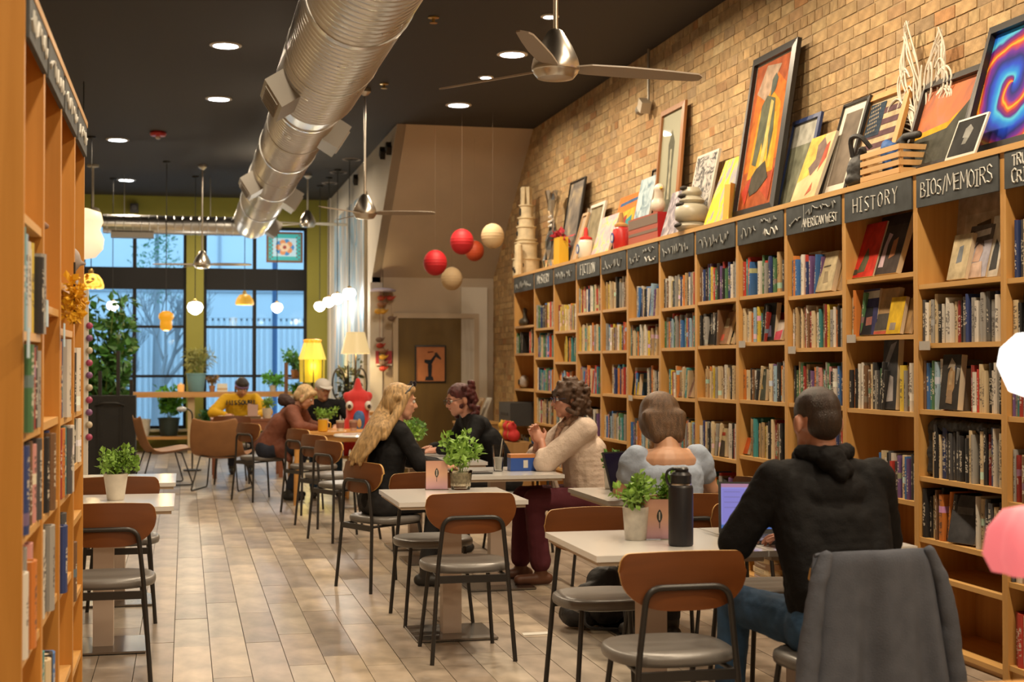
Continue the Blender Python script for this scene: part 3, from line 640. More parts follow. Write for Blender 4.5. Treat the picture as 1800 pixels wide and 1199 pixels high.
SPEC = {(1, 0): [], (1, 1): [(0, 1, 'bw')], (1, 2): [(0, .42, 'mix'), (.6, 1, 'bw')], (1, 3): [(.1, 1, 'bw')], (1, 4): [(0, .36, 'dark'), (.62, 1, 'bw')], (1, 5): [], (1, 6): [],
        (2, 0): [], (2, 1): [(0, .16, 'dark')], (2, 2): [(0, .56, 'dark'), (.74, 1, 'warm')], (2, 3): [(.42, 1, 'blue')], (2, 4): [], (2, 5): [],
        (3, 0): [(0, .5, 'cool')], (3, 1): [(0, 1, 'warm')], (3, 2): [(0, 1, 'mix')], (3, 3): [(.12, 1, 'mix')], (3, 4): [(.1, .8, 'mix')],
        (4, 0): [(0, .2, 'cool'), (.34, 1, 'mix')], (4, 1): [(0, .6, 'mix')], (4, 2): [(0, .4, 'warm'), (.62, 1, 'mix')], (4, 3): [(.16, 1, 'warm')], (4, 4): [(.3, .9, 'tan' if 0 else 'warm')],
        (5, 0): [(0, 1, 'mix')], (5, 1): [(0, .5, 'dark')], (5, 2): [(.1, 1, 'warm')], (5, 3): [(0, .5, 'bw'), (.72, 1, 'bw')], (6, 0): [(0, 1, 'mix')], (6, 1): [(0, 1, 'cool')], (6, 2): [(.15, .75, 'warm')], (6, 3): [(0, 1, 'mix')],
        (7, 0): [(.15, .8, 'blue')], (7, 1): [(0, .8, 'warm')], (7, 2): [(.05, .2, 'blue'), (.5, 1, 'mix')], (7, 3): [(0, .7, 'mix')], (8, 2): [(.25, 1, 'cool')], (10, 1): [(.3, .9, 'warm')], (10, 2): [(.1, .9, 'cool')],
        (12, 0): [], (12, 1): [(0, .3, 'dark'), (.6, .95, 'mix')], (12, 2): [], (12, 3): [], (12, 4): [(.2, .8, 'mix')], (0, 0): [(0, 1, 'bw')], (0, 1): [(0, 1, 'bw')], (0, 2): [(0, .7, 'mix')], (0, 3): [(0, 1, 'warm')], (0, 4): [(0, .6, 'bw')], (0, 5): [(0, 1, 'bw')]}
BOOKS = []
for k in range(13):
    for r, z in enumerate(SH[k][:-1] if k else SH[k]):
        rs = random.Random(100*k+r); up = (SH[k][r-1]-.024 if r else TOP-.2); clear = up-z
        segs = SPEC.get((k, r), [(0, .98, rs.choice(['mix', 'mix', 'cool', 'warm']))] if r < 4 else [(.1, .8, 'mix')]); yl = BY[k+1]-.027; W_ = BY[k+1]-BY[k]-.054
        n = 0
        for a, c, pal in segs:
            y = yl-a*W_; end = yl-c*W_; base_h = min(clear*.82, rs.uniform(.212, .248)); lean = 0
            while True:
                th = rs.choice([.014, .018, .022, .026, .03, .036, .042])*rs.uniform(.9, 1.1); hh = min(clear-.015, base_h*rs.uniform(.86, 1.12)); d = rs.uniform(.13, .165)
                if y-th < end: break
                tl = 0.
                if n > 2 and y-end < .11 and c < .97: tl = R(rs.uniform(6, 12))      # the last ones of a short row lean
                step = th/cos(tl)+.0008
                if tl and hh*sin(tl)+th > (y-(BY[k]+.03)): break
                BOOKS.append(dict(k=k, r=r, y=y-(th/2), z=z+.0005+(th/2*sin(tl)), x=BX+.012+rs.uniform(0, .03)+(.01 if rs.random() < .1 else 0), th=th, h=hh, d=d, tl=tl, c=rs.choice(PAL[pal])))
                y -= step; n += 1
        row = [q for q in BOOKS if q['k'] == k and q['r'] == r]
        for i, q in enumerate(row): q['i'] = i
def size_on_screen(q): return q['th']*q['h']/((q['x'])**2+q['y']**2) if inframe((q['x'], q['y'], q['z']+q['h']/2), 0) else 0
BOOKS.sort(key=lambda q: -size_on_screen(q))
NEARB = [q for q in BOOKS if size_on_screen(q) > 0][:252]; ids = set(id(q) for q in NEARB); FARB = [q for q in BOOKS if id(q) not in ids]
def thick(t): return 'slim' if t < .02 else 'thick' if t > .034 else 'medium'
def place_book(q, label, rz=0., group=None):
    o = bpy.data.objects.new('book', bme); COL.objects.link(o); o.location = (q['x'], q['y'], q['z']); o.scale = (q['d'], q['th'], q['h']); o.rotation_euler = (q['tl'], 0, rz)
    k_ = rnd.uniform(.85, 1.12); c = CLR[q['c']]; o.color = (c[0]*k_, c[1]*k_, c[2]*k_, 1)
    return tag(o, label, 'book', group or 'books on the brick wall shelves')
for q in NEARB:
    rowd = ['top', 'second', 'third', 'fourth', 'fifth', 'sixth', 'seventh'][q['r']]
    place_book(q, f"{thick(q['th'])} {q['c']} book, {ORD[q['i']]} spine from the left, {rowd} shelf, {BAYN[q['k']]}")
# the far and smaller ones, joined
me = bpy.data.meshes.new('books'); V = []; F = []; MI = []; TN = []; PL = []
for q in FARB:
    o = len(V); k_ = rnd.uniform(.85, 1.12); c = CLR[q['c']]; c = (c[0]*k_, c[1]*k_, c[2]*k_); rr = rnd.random()
    Mx = Matrix.Translation((q['x'], q['y'], q['z'])) @ Matrix.Rotation(q['tl'], 4, 'X') @ Matrix.Diagonal((q['d'], q['th'], q['h'], 1))
    V += [Mx @ Vector(v) for v in BV]
    for f, mi in zip(BF, BM_):
        F.append([i+o for i in f]); MI.append(mi)
        for i in f: TN += [*c, 1]; PL += [BV[i][2], BV[i][1], rr, 1]
me.from_pydata(V, [], F); me.materials.append(m_bookj); me.materials.append(m_page); me.polygons.foreach_set('material_index', MI)
me.color_attributes.new('tone', 'FLOAT_COLOR', 'CORNER').data.foreach_set('color', TN); me.color_attributes.new('place', 'FLOAT_COLOR', 'CORNER').data.foreach_set('color', PL)
o = bpy.data.objects.new('books', me); COL.objects.link(o); tag(o, 'many small book spines filling the farther pine bookcases', 'books', None, 'stuff')
# ------------------------------------------------------------------ panels that lean: frames, canvases, books shown cover out
def lean_matrix(a, yaw=0):
    ex = Vector((0, -1, 0)); ey = Vector((sin(a), 0, cos(a))); ez = ex.cross(ey)
    M = Matrix((ex, ey, ez)).transposed().to_4x4()
    return Matrix.Rotation(yaw, 4, 'Z') @ M
def ring_frame(b, w_, h_, fw, d, z0=0.):
    """one connected picture frame, bottom edge on y=0"""
    o = [(-w_/2, 0), (w_/2, 0), (w_/2, h_), (-w_/2, h_)]; i = [(-w_/2+fw, fw), (w_/2-fw, fw), (w_/2-fw, h_-fw), (-w_/2+fw, h_-fw)]
    of = b.ring([(x, y, z0+d*.8) for x, y in o]); ob = b.ring([(x, y, z0) for x, y in o]); inf = b.ring([(x, y, z0+d) for x, y in i]); inb = b.ring([(x, y, z0) for x, y in i])
    b.skin([ob, of, inf, inb, ob], True, False, False)
def uv_polys(b, w_, h_, fw, polys, z):
    for n, (tone, pts) in enumerate(polys):
        b.tone = [c*.82 for c in tone]; b.poly([(-w_/2+fw+(w_-2*fw)*u, fw+(h_-2*fw)*v, z+.0004*n) for u, v in pts])
m_pict = attr_mat('painted_picture', .75, .3, 14, .1); m_pict.node_tree.nodes['Principled BSDF'].inputs['Specular IOR Level'].default_value = .15
SQ = [(0, 0), (1, 0), (1, 1), (0, 1)]
def art(name, label, cat, pos, w_, h_, ang, frame=None, fw=.03, fd=.025, mount=None, mw=.04, pic=None, polys=None, yaw=0, depth=.02, glaze=False, group=None):
    t = thing(name, label, cat, pos, 0, group); t.matrix_world = Matrix.Translation(pos) @ lean_matrix(ang, yaw)
    if frame is not None:
        b = MB(); ring_frame(b, w_, h_, fw, fd); b.build('frame', frame, t)
        b = MB(); b.bx((-w_/2+.004, .004, .001), (w_/2-.004, h_-.004, .008)); b.build('backing', mat('backing_board', (.2, .14, .08), .8), t)
        f2 = fw; z = .0085
    else:
        b = MB(); b.bx((-w_/2, 0, 0), (w_/2, h_, depth)); b.build('panel', mat('canvas_edge', (.5, .45, .36), .8) if mount is None else mount, t); f2 = 0. if mount is None else mw; z = depth+.0006
    if frame is not None and mount is not None:
        b = MB(); b.bx((-w_/2+fw, fw, .008), (w_/2-fw, h_-fw, .0105)); b.build('mount', mount, t); f2 = fw+mw; z = .011
    b = MB()
    if pic is not None: b.bx((-w_/2+f2, f2, z-.0004), (w_/2-f2, h_-f2, z+.0006)); b.build('print', pic, t)
    if polys:
        b = MB(); uv_polys(b, w_, h_, f2, polys, z+.001); b.build('painting', m_pict, t)
    if glaze: b = MB(); b.bx((-w_/2+fw, fw, .016), (w_/2-fw, h_-fw, .0175)); b.build('glazing', glass('picture_glass', (1, 1, 1), .012), t)
    return t
m_fb = mat('black_frame', (.018, .016, .015), .35); m_fbr = wood('brown_frame', (.30, .12, .04), (.38, .17, .06), 'y', .4); m_fw = mat('white_frame', (.6, .57, .5), .5); m_fn = mat('navy_frame', (.02, .04, .13), .4); m_oak = wood('honey_frame', (.50, .24, .06), (.58, .30, .09), 'y', .4)
m_mw = mat('white_mount', (.62, .58, .5), .8)
def top_art(pl, pr, ptop, X=3.80, Xt=3.955, **kw):
    """stands on the bookcase tops: left and right edge and top as seen, then real size from the planes"""
    ya = at(pl, 300, X=X).y; yb = at(pr, 300, X=X).y; pm = (pl+pr)/2
    zt = at(pm, ptop, X=(X+Xt)/2).z; hz = zt-TOP; a = math.atan2(Xt-X, hz); return dict(pos=(X, (ya+yb)/2, TOP+.003), w_=ya-yb, h_=min(hz/cos(a), (CEIL-TOP)*.97), ang=a, **kw)
G = (.10, .11, .07)
art('framed_painting', 'big framed painting of a dark robed figure on orange, above the bookcases', 'painting', **top_art(1290, 1366, 98, 3.76, 3.94, frame=m_fb, fw=.055, fd=.04, mount=m_fw, mw=.012, polys=[
    ((.42, .10, .03), SQ), ((.62, .17, .02), [(.05, .25), (.95, .3), (.9, .8), (.5, .95), (.1, .82)]), ((.72, .32, .02), [(.15, .2), (.85, .22), (.82, .68), (.5, .8), (.25, .66)]), ((.75, .44, .04), [(.3, .22), (.75, .25), (.74, .62), (.42, .66)]),
    ((.48, .34, .24), [(.1, .8), (.4, .72), (.7, .95), (.3, .98)]), ((.10, .12, .10), [(.5, .74), (.62, .78), (.66, .86), (.58, .9), (.5, .86)]), ((.12, .13, .08), [(.3, .7), (.42, .76), (.66, .72), (.72, .5), (.66, .28), (.6, .5), (.52, .3), (.44, .44), (.36, .28), (.24, .3), (.28, .5)]), ((.62, .5, .16), [(.55, .72), (.63, .7), (.6, .4), (.5, .14), (.42, .14), (.5, .44)]),
    ((.08, .07, .05), [(.4, .26), (.2, .18), (.3, .08), (.5, .1), (.75, .18), (.62, .3)]), ((.50, .06, .03), [(.05, .12), (.3, .22), (.2, .02)]), ((.50, .08, .03), [(.6, .1), (.9, .24), (.85, .02)])]))
art('framed_print', 'tall narrow brown-framed print of a pale standing figure, against the brick', 'picture', **top_art(1148, 1190, 192, 3.86, 3.955, frame=m_fbr, fw=.045, fd=.03, pic=mat('sage_paper', (.34, .33, .22), .6), polys=[((.14, .14, .10), [(.3, .05), (.7, .05), (.62, .5), (.66, .75), (.5, .86), (.36, .74), (.4, .5)]), ((.44, .42, .3), [(.46, .3), (.56, .3), (.54, .7), (.47, .7)])], glaze=True))
art('painting', 'yellow abstract canvas with grey and violet streaks left of the big orange painting', 'painting', **top_art(1240, 1284, 284, 3.72, 3.9, pic=ramp_art('yellow_abstract', [(.3, (.25, .22, .3)), (.42, (.3, .3, .34)), (.5, (.72, .55, .02)), (.66, (.75, .6, .05)), (.75, (.1, .25, .35))], 5, stretch=(2.2, .8, 1), dist=1.2)))
art('framed_print', 'navy-framed certificate-like picture with a pale top, right of the big orange painting', 'picture', **top_art(1366, 1416, 213, 3.82, 3.95, frame=m_fn, fw=.03, pic=mat('grey_green_photo', (.20, .21, .15), .85, spec=.15, var=.5, scale=7), polys=[((.5, .5, .44), [(0, .72), (1, .72), (1, 1), (0, 1)])]))
art('painting', 'peach and yellow portrait canvas in front of the navy-framed picture', 'painting', **top_art(1394, 1436, 246, 3.70, 3.85, pic=mat('peach_paint', (.72, .45, .25), .85, spec=.15, var=.25, scale=6), polys=[((.70, .48, .10), [(0, .3), (.5, .4), (.6, 1), (0, 1)]), ((.20, .14, .12), [(.3, .5), (.5, .36), (.75, .5), (.8, .8), (.6, .95), (.4, .85), (.5, .62)]), ((.42, .09, .05), [(.75, .4), (.95, .6), (.9, .86), (.78, .8)]), ((.45, .12, .06), [(.55, .05), (.75, .12), (.7, .25)])]))
art('framed_print', 'black-framed picture with wide white mount and grey centre, left of the flag', 'picture', **top_art(1443, 1489, 186, 3.76, 3.93, frame=m_fb, fw=.018, mount=m_mw, mw=.05, pic=mat('grey_photo', (.17, .14, .11), .85, spec=.15, var=.4, scale=5)))
stars = [((.50, .40, .25), [(.04+.065*i-.012+(.032 if j % 2 else 0), .62+.055*j), (.04+.065*i+(.032 if j % 2 else 0), .60+.055*j), (.04+.065*i+.012+(.032 if j % 2 else 0), .62+.055*j), (.04+.065*i+(.032 if j % 2 else 0), .64+.055*j)]) for i in range(6) for j in range(7)]
art('framed_print', 'honey wood frame with an old stars and stripes flag print', 'picture', **top_art(1487, 1562, 168, 3.78, 3.95, frame=m_oak, fw=.04, fd=.03, mount=mat('cream_mount', (.55, .42, .26), .8), mw=.02, polys=[((.54, .42, .25), SQ)]+[((.12, .06, .07), [(0, .08+.15*i), (1, .08+.15*i), (1, .155+.15*i), (0, .155+.15*i)]) for i in range(6)]+[((.03, .05, .08), [(0, .56), (.46, .56), (.46, 1), (0, 1)])]+stars))
art('framed_painting', 'black-framed sunset painting with orange sky over dark land', 'painting', **top_art(1585, 1692, 140, 3.78, 3.94, frame=m_fb, fw=.04, fd=.035, pic=ramp_art('sunset_sky', [(.3, (.25, .08, .05)), (.5, (.5, .14, .04)), (.7, (.3, .16, .12))], 4, dist=1), polys=[((.68, .36, .02), [(0, .34), (.55, .38), (.8, .62), (.6, .5), (0, .44)]), ((.07, .07, .055), [(0, 0), (1, 0), (1, .78), (.86, .66), (.6, .42), (0, .37)])]))
art('framed_photo', 'small white-edged black photograph in front of the sunset and swirl paintings', 'picture', **top_art(1663, 1716, 210, 3.66, 3.74, frame=m_fw, fw=.012, fd=.012, pic=mat('dark_photo', (.03, .03, .03), .85, spec=.12, var=.3, scale=9), polys=[((.3, .3, .28), [(.35, .5), (.6, .45), (.66, .7), (.5, .85), (.36, .75)]), ((.22, .22, .2), [(.4, .3), (.55, .3), (.6, .45), (.42, .48)])]))
def swirl_mat():
    m, nt, N, L, P = _nodes('swirl_paint'); MATS['swirl_paint'] = m
    tc = N.new('ShaderNodeTexCoord'); mp = N.new('ShaderNodeMapping'); mp.inputs['Location'].default_value = (.11, -.36, 0); L.new(tc.outputs['Object'], mp.inputs[0])
    ns = N.new('ShaderNodeTexNoise'); ns.inputs['Scale'].default_value = 3.2; ns.inputs['Detail'].default_value = 3; L.new(mp.outputs[0], ns.inputs[0])
    sp = N.new('ShaderNodeSeparateXYZ'); L.new(mp.outputs[0], sp.inputs[0])
    def mt(op, a, c=None):
        n = N.new('ShaderNodeMath'); n.operation = op
        for i, v in enumerate((a, c)):
            if v is None: continue
            if isinstance(v, (int, float)): n.inputs[i].default_value = v
            else: L.new(v, n.inputs[i])
        return n.outputs[0]
    an = mt('DIVIDE', mt('ARCTAN2', sp.outputs[1], sp.outputs[0]), 2*pi); ln = N.new('ShaderNodeVectorMath'); ln.operation = 'LENGTH'; L.new(mp.outputs[0], ln.inputs[0])
    v = mt('ADD', mt('ADD', an, mt('MULTIPLY', ln.outputs['Value'], -4.2)), mt('MULTIPLY', ns.outputs[0], .75)); fr = mt('FRACT', v)
    cr = N.new('ShaderNodeValToRGB'); e = cr.color_ramp.elements; st = [(0, (.01, .015, .15)), (.16, (.01, .05, .50)), (.32, (.01, .20, .62)), (.42, (.06, .40, .62)), (.49, (.06, .01, .20)), (.60, (.22, .015, .07)), (.66, (.55, .10, .015)), (.70, (.65, .36, .03)), (.75, (.42, .05, .03)), (.86, (.10, .015, .25)), (1, (.01, .015, .15))]
    while len(e) < len(st): e.new(.5)
    for el, (p, c) in zip(e, st): el.position = p; el.color = (*c, 1)
    L.new(fr, cr.inputs[0]); L.new(cr.outputs[0], P.inputs['Base Color']); P.inputs['Roughness'].default_value = .7; P.inputs['Specular IOR Level'].default_value = .15; return m
art('framed_painting', 'big black-framed swirling painting in blue, violet and orange', 'painting', **top_art(1690, 1872, 26, 3.76, 3.95, frame=m_fb, fw=.045, fd=.04, pic=swirl_mat()))
art('painting', 'white-bordered black and white comic-like drawing behind the grey stacked lantern', 'picture', **top_art(1203, 1240, 275, 3.80, 3.93, mount=m_mw, mw=.02, pic=ramp_art('ink_drawing', [(.4, (.06, .06, .06)), (.5, (.35, .33, .31)), (.6, (.5, .47, .43))], 9, dist=2.5, stretch=(1, 1.4, 1))))
art('poster_card', 'leaning purple-grey paperback-like card beside the long red box', 'card', **top_art(1165, 1196, 340, 3.68, 3.78, pic=ramp_art('purple_grey_print', [(.4, (.16, .14, .17)), (.55, (.36, .32, .36)), (.65, (.55, .5, .5))], 8, dist=1.5)))
art('framed_print', 'thin dark picture panel between the pale blue painting and the tall brown frame', 'picture', **top_art(1133, 1150, 300, 3.86, 3.95, frame=m_fb, fw=.012, pic=mat('brown_photo', (.24, .19, .14), .85, spec=.15, var=.4, scale=8)))
art('painting', 'pale blue painting standing behind the long red box', 'painting', **top_art(1107, 1133, 318, 3.80, 3.93, pic=ramp_art('pale_blue_paint', [(.35, (.12, .2, .26)), (.5, (.38, .5, .56)), (.7, (.55, .62, .62))], 7, dist=1.)))
art('poster_card', 'orange poster with blue and yellow figures behind a red squeeze bottle', 'poster', **top_art(1071, 1107, 348, 3.80, 3.93, pic=mat('orange_print', (.62, .17, .04), .85, spec=.15, var=.15), polys=[((.6, .42, .05), [(.1, .2), (.9, .15), (.9, .75), (.15, .7)]), ((.05, .12, .25), [(.1, .82), (.92, .86), (.92, .92), (.1, .88)]), ((.5, .47, .38), [(.08, .06), (.4, .1), (.42, .4), (.1, .5)]), ((.05, .28, .30), [(.6, .3), (.85, .35), (.8, .62), (.55, .55)]), ((.40, .05, .04), [(.35, .3), (.55, .25), (.55, .65), (.4, .6)])]))
art('painting', 'small pink, lilac and yellow flower canvas between the two squeeze bottles', 'painting', **top_art(1041, 1071, 384, 3.74, 3.86, pic=ramp_art('pink_yellow_paint', [(.35, (.5, .3, .36)), (.5, (.62, .45, .42)), (.58, (.7, .5, .08)), (.7, (.6, .38, .45))], 7, dist=1.5)))
art('framed_print', 'white-framed picture behind the red-capped white squeeze bottle', 'picture', **top_art(1022, 1047, 362, 3.82, 3.94, frame=m_fw, fw=.035, pic=mat('olive_photo', (.26, .22, .14), .85, spec=.15, var=.4, scale=6)))
art('framed_print', 'narrow pale wood frame leaning in front of a brown board', 'picture', **top_art(1004, 1014, 380, 3.76, 3.9, frame=mat('pale_wood', (.48, .32, .18), .6), fw=.03, pic=mat('faded_print', (.42, .33, .24), .6, var=.2)))
art('board', 'plain brown board leaning at the wall beside the white-framed picture', 'board', **top_art(1010, 1023, 372, 3.88, 3.96, pic=mat('brown_board', (.20, .09, .03), .6)))
art('framed_print', 'dark grey rocky picture in a thin black frame behind the yellow gift bag', 'picture', **top_art(983, 1009, 322, 3.80, 3.94, frame=m_fb, fw=.012, pic=ramp_art('rocky_photo', [(.3, (.05, .05, .05)), (.5, (.20, .17, .14)), (.65, (.42, .33, .2))], 3, dist=1.5)))
# ================================================================== ODDS AND ENDS ON THE BOOKCASE TOPS
def top_at(px, X): p = at(px, 300, X=X); return Vector((X, p.y, TOP+.001))
def zof(px, py, X): return at(px, py, X=X).z
m_paper = mat('cream_card', (.62, .52, .34), .8, var=.2, scale=10); m_hole = mat('dark_opening', (.03, .025, .02), .9)
# paper castle
p = top_at(925, 3.82); hz = zof(930, 327, 3.82)-TOP
cs = thing('paper_castle', 'tall white paper castle tower on top of the farthest bookcase', 'castle', p); s_ = hz
tiers = [(.155, 0, .20), (.125, .20, .38), (.112, .38, .42), (.105, .42, .56), (.09, .56, .66), (.075, .66, .80)]
for r, a, c in tiers:
    b = MB(); b.lathe([(r, a*s_), (r, c*s_-.02), (r+.014, c*s_-.012), (r+.014, c*s_), (r*.7, c*s_)], n=18); b.build('tier', m_paper, cs, smooth=40)
for k in range(5):
    a = k*1.257; b = MB(); b.tube([(.05*cos(a), .05*sin(a), .80*s_), (.042*cos(a), .042*sin(a), s_)], [.02, .026], 6); b.build('spire', m_paper, cs)
for k, (z, a, h) in enumerate([(.08, 3.4, .03), (.10, 2.6, .03), (.28, 3.0, .03), (.30, 3.8, .025), (.48, 3.2, .03), (.72, 3.4, .05), (.12, 4.2, .03), (.6, 2.9, .025)]):
    r = [t[0] for t in tiers if t[1] <= z < t[2]][0]; b = MB(); b.sphere((r*cos(a), r*sin(a), z*s_), 1, 8, 6, (.018, .018, h)); b.build('opening', m_hole, cs)
b = MB(); b.lathe([(.05, 0), (.045, .34*s_), (.0, .36*s_)], (-.13, -.17, 0), 10, cap1=False); b.build('turret', m_paper, cs); b = MB(); b.sphere((-.178, -.18, .05), 1, 8, 6, (.012, .02, .025)); b.build('opening', m_hole, cs)
# gift in cellophane, yellow bag
p = top_at(972, 3.84); t = thing('gift_basket', 'crinkled clear cellophane gift wrap tied with a white bow, beside the castle', 'gift', p); rs = random.Random(5)
b = MB(); h = zof(965, 340, 3.84)-TOP; rings = []
for i in range(9):
    f = i/8; r = (.10, .12, .11, .09, .05, .03, .06, .09, .11)[i]; rings.append(b.ring([(r*(1+.25*rs.uniform(-1, 1))*cos(a)*.8, r*(1+.3*rs.uniform(-1, 1))*sin(a)*1.3, f*h) for a in [2*pi*k/14 for k in range(14)]]))
b.skin(rings, True, True, False); b.build('wrap', glass('cellophane', (.9, .82, .74), .35, .12), t); b = MB(); b.bx((-.06, -.08, .002), (.06, .08, .16)); b.build('contents', mat('gift_contents', (.45, .22, .12), .7, var=.5, scale=20), t, bevel=.01)
b = MB()
for k in range(6): a = k*1.05; b.capsule((0, 0, .62*h), (-.03, .06*cos(a), .62*h+.06*sin(a)), .008, .014, 8, 3)
b.build('bow', mat('ribbon_white', (.65, .62, .58), .5), t)
p = top_at(986, 3.72); t = thing('gift_bag', 'yellow gift bag with red tissue on the bookcase top', 'bag', p); h = zof(986, 418, 3.72)-TOP
b = MB(); b.skin([b.ring([(-.05, -.11, 0), (.05, -.11, 0), (.05, .11, 0), (-.05, .11, 0)]), b.ring([(-.045, -.115, h), (.045, -.115, h), (.045, .115, h), (-.045, .115, h)])], cap1=False); b.build('bag', mat('yellow_paper', (.68, .40, .02), .6), t)
leafy('tissue', [((0, y, h-.01), .06) for y in (-.08, -.03, .03, .08)], mat('red_tissue', (.45, .03, .05), .7), t, .08, 9, rs, 1.2, 1.6)
# two squeeze bottles
def squeeze(px, X, ptop, c, cap, label):
    p = top_at(px, X); h = zof(px, ptop, X)-TOP; t = thing('squeeze_bottle', label, 'bottle', p); r = .075
    b = MB(); b.lathe([(r*.9, 0), (r, .015), (r, h*.5), (r*.8, h*.58), (r*.55, h*.62)], n=20); b.build('bottle', c, t, smooth=50)
    b = MB(); b.lathe([(r*.8, h*.60), (r*.8, h*.66), (r*.3, h*.72), (r*.22, h*.98), (r*.1, h)], n=16); b.build('cap', cap, t, smooth=40)
    b = MB(); M = Matrix.Rotation(-pi/2, 3, 'Y'); b.lathe([(.030, 0), (.030, .004), (.046, .004), (.046, 0)], (-r-.001, .02, h*.3), 20, M, False, False); b.build('ring_emblem', mat('emblem_blue', (.03, .10, .32), .4), t); b = MB(); b.lathe([(.03, 0), (.03, .003), (.001, .003)], (-r-.001, .02, h*.3), 16, M, False); b.build('emblem_centre', mat('emblem_white', (.65, .62, .55), .5), t)
m_rp = mat('red_plastic', (.52, .025, .02), .35); m_wp = mat('white_plastic', (.65, .60, .5), .4)
squeeze(1030, 3.70, 400, m_wp, m_rp, 'white squeeze bottle with a pointed red cap and blue ring emblem'); squeeze(1092, 3.70, 373, m_rp, mat('ochre_cap', (.45, .22, .06), .45), 'red squeeze bottle with blue ring emblem in front of the orange poster')
# long red box
ya, yb = top_at(1112, 3.74).y, top_at(1164, 3.74).y; h = zof(1140, 380, 3.74)-TOP
t = thing('storage_box', 'long red box with grey stripes on the bookcase top', 'box', (3.70, (ya+yb)/2, TOP+.001)); l = (ya-yb)/2
b = MB(); b.bx((0, -l, 0), (.2, l, h)); b.build('box', mat('faded_red', (.36, .085, .05), .5), t, bevel=.004); b = MB(); b.bx((-.003, -l+.0, h*.34), (0, l-.02, h*.44)); b.build('stripe', mat('box_stripe', (.17, .12, .09), .6), t); b = MB(); b.bx((-.003, -l, h*.62), (0, l-.02, h*.94)); b.build('stripe', mat('box_stripe', (.17, .12, .09), .6), t); b = MB(); b.bx((.0, -l-.004, 0), (.2, -l, h)); b.build('end_panel', mat('deep_red', (.36, .01, .015), .4), t)
t = thing('figurine', 'plain white ceramic bird standing on the long red box', 'figurine', (3.76, yb+.16, TOP+h+.0015)); blob('body', [('e', (0, 0, .07), (.06, .075, .07)), ('c', (0, -.01, .09), (0, -.03, .18), .045, .04), ('e', (0, -.03, .20), (.045, .05, .045)), ('c', (0, .06, .07), (0, .13, .10), .03, .015)], mat('white_glaze', (.66, .60, .5), .3), t, .008)
b = MB(); b.lathe([(.016, 0), (.001, .05)], (0, -.07, .2), 8, Matrix.Rotation(pi/2, 3, 'X')); b.build('beak', mat('beak_yellow', (.6, .36, .03), .5), t)
# stacked grey lantern
p = top_at(1216, 3.71); h = zof(1216, 330, 3.71)-TOP; t = thing('stacked_lantern', 'grey stacked ceramic lantern with dark slots, in front of the ink drawing', 'lantern', p); m_gr = mat('grey_glaze', (.40, .37, .29), .35)
for z0, z1, r in ((0, .22, .12), (.2, .62, .125), (.6, .80, .095), (.78, 1, .075)):
    b = MB(); b.lathe([(r*.8, z0*h), (r, z0*h+.02), (r*1.04, (z0*.5+z1*.5)*h), (r*.96, z1*h-.025), (r*.7, z1*h)], n=20); b.build('tier', m_gr, t, smooth=50)
for z, r in ((.12, .122), (.60, .11), (.80, .09), (.98, .075)):
    b = MB(); b.sphere((-r*.86, 0, z*h), 1, 10, 6, (.03, r*.55, .018)); b.build('slot', m_hole, t)
p = top_at(1274, 3.68); 
t = thing('pamphlet', 'folded yellow leaflet standing before the yellow abstract canvas', 'leaflet', p); hh = zof(1276, 322, 3.68)-TOP; b = MB(); b.skin([b.ring([(0, -.06, 0), (.05, 0, 0), (.0, .05, 0), (.06, .0, 0)]), b.ring([(0.02, -.06, hh), (.07, 0, hh), (.02, .05, hh), (.08, .0, hh)])]); b.build('paper', mat('leaflet_yellow', (.66, .46, .10), .6), t)
# white twig sculpture behind the sunset
p = at(1622, 150, X=3.92); t = thing('twig_sculpture', 'white bundle of twisted twigs standing tall behind the sunset painting', 'sculpture', (3.93, p.y, TOP+.001)); rs = random.Random(11); m_tw = mat('white_twig', (.72, .66, .56), .7)
zt = [zof(x_, y_, 3.93)-TOP for x_, y_ in ((1596, 36), (1658, 45))]; yl_ = [at(x_, 100, X=3.93).y-p.y for x_ in (1596, 1655)]
for k in range(44):
    side = k % 2; sgn = rs.choice((-1, -.8, .8, 1, .4, -.4))
    if k < 26:   # two tall tapering sheaves
        ht = zt[side]*rs.uniform(.86, 1); yt = yl_[side]; pts = []
        for f in (0, .25, .5, .62, .75, .88, 1):
            bul = .085*sin(pi*max(0, f-.4)/.6)*sgn; pts.append((rs.uniform(-.03, .01), yt*f**.8+bul+rs.gauss(0, .008), ht*f))
    else:        # loose curls about the neck
        ht = zt[0]*rs.uniform(.5, .72); yt = rs.uniform(-.34, .34); pts = [(0, 0, ht*.5), (-.02, yt*.5, ht*.62+rs.uniform(-.05, .05)), (-.03, yt, ht*.7), (-.03, yt*1.1, ht*.9), (-.02, yt*.8, ht*1.0), (-.02, yt*.6, ht*.92)]
    b = MB(); b.tube(fillet(pts, .06, 3), .0055, 5); b.build('twig', m_tw, t)
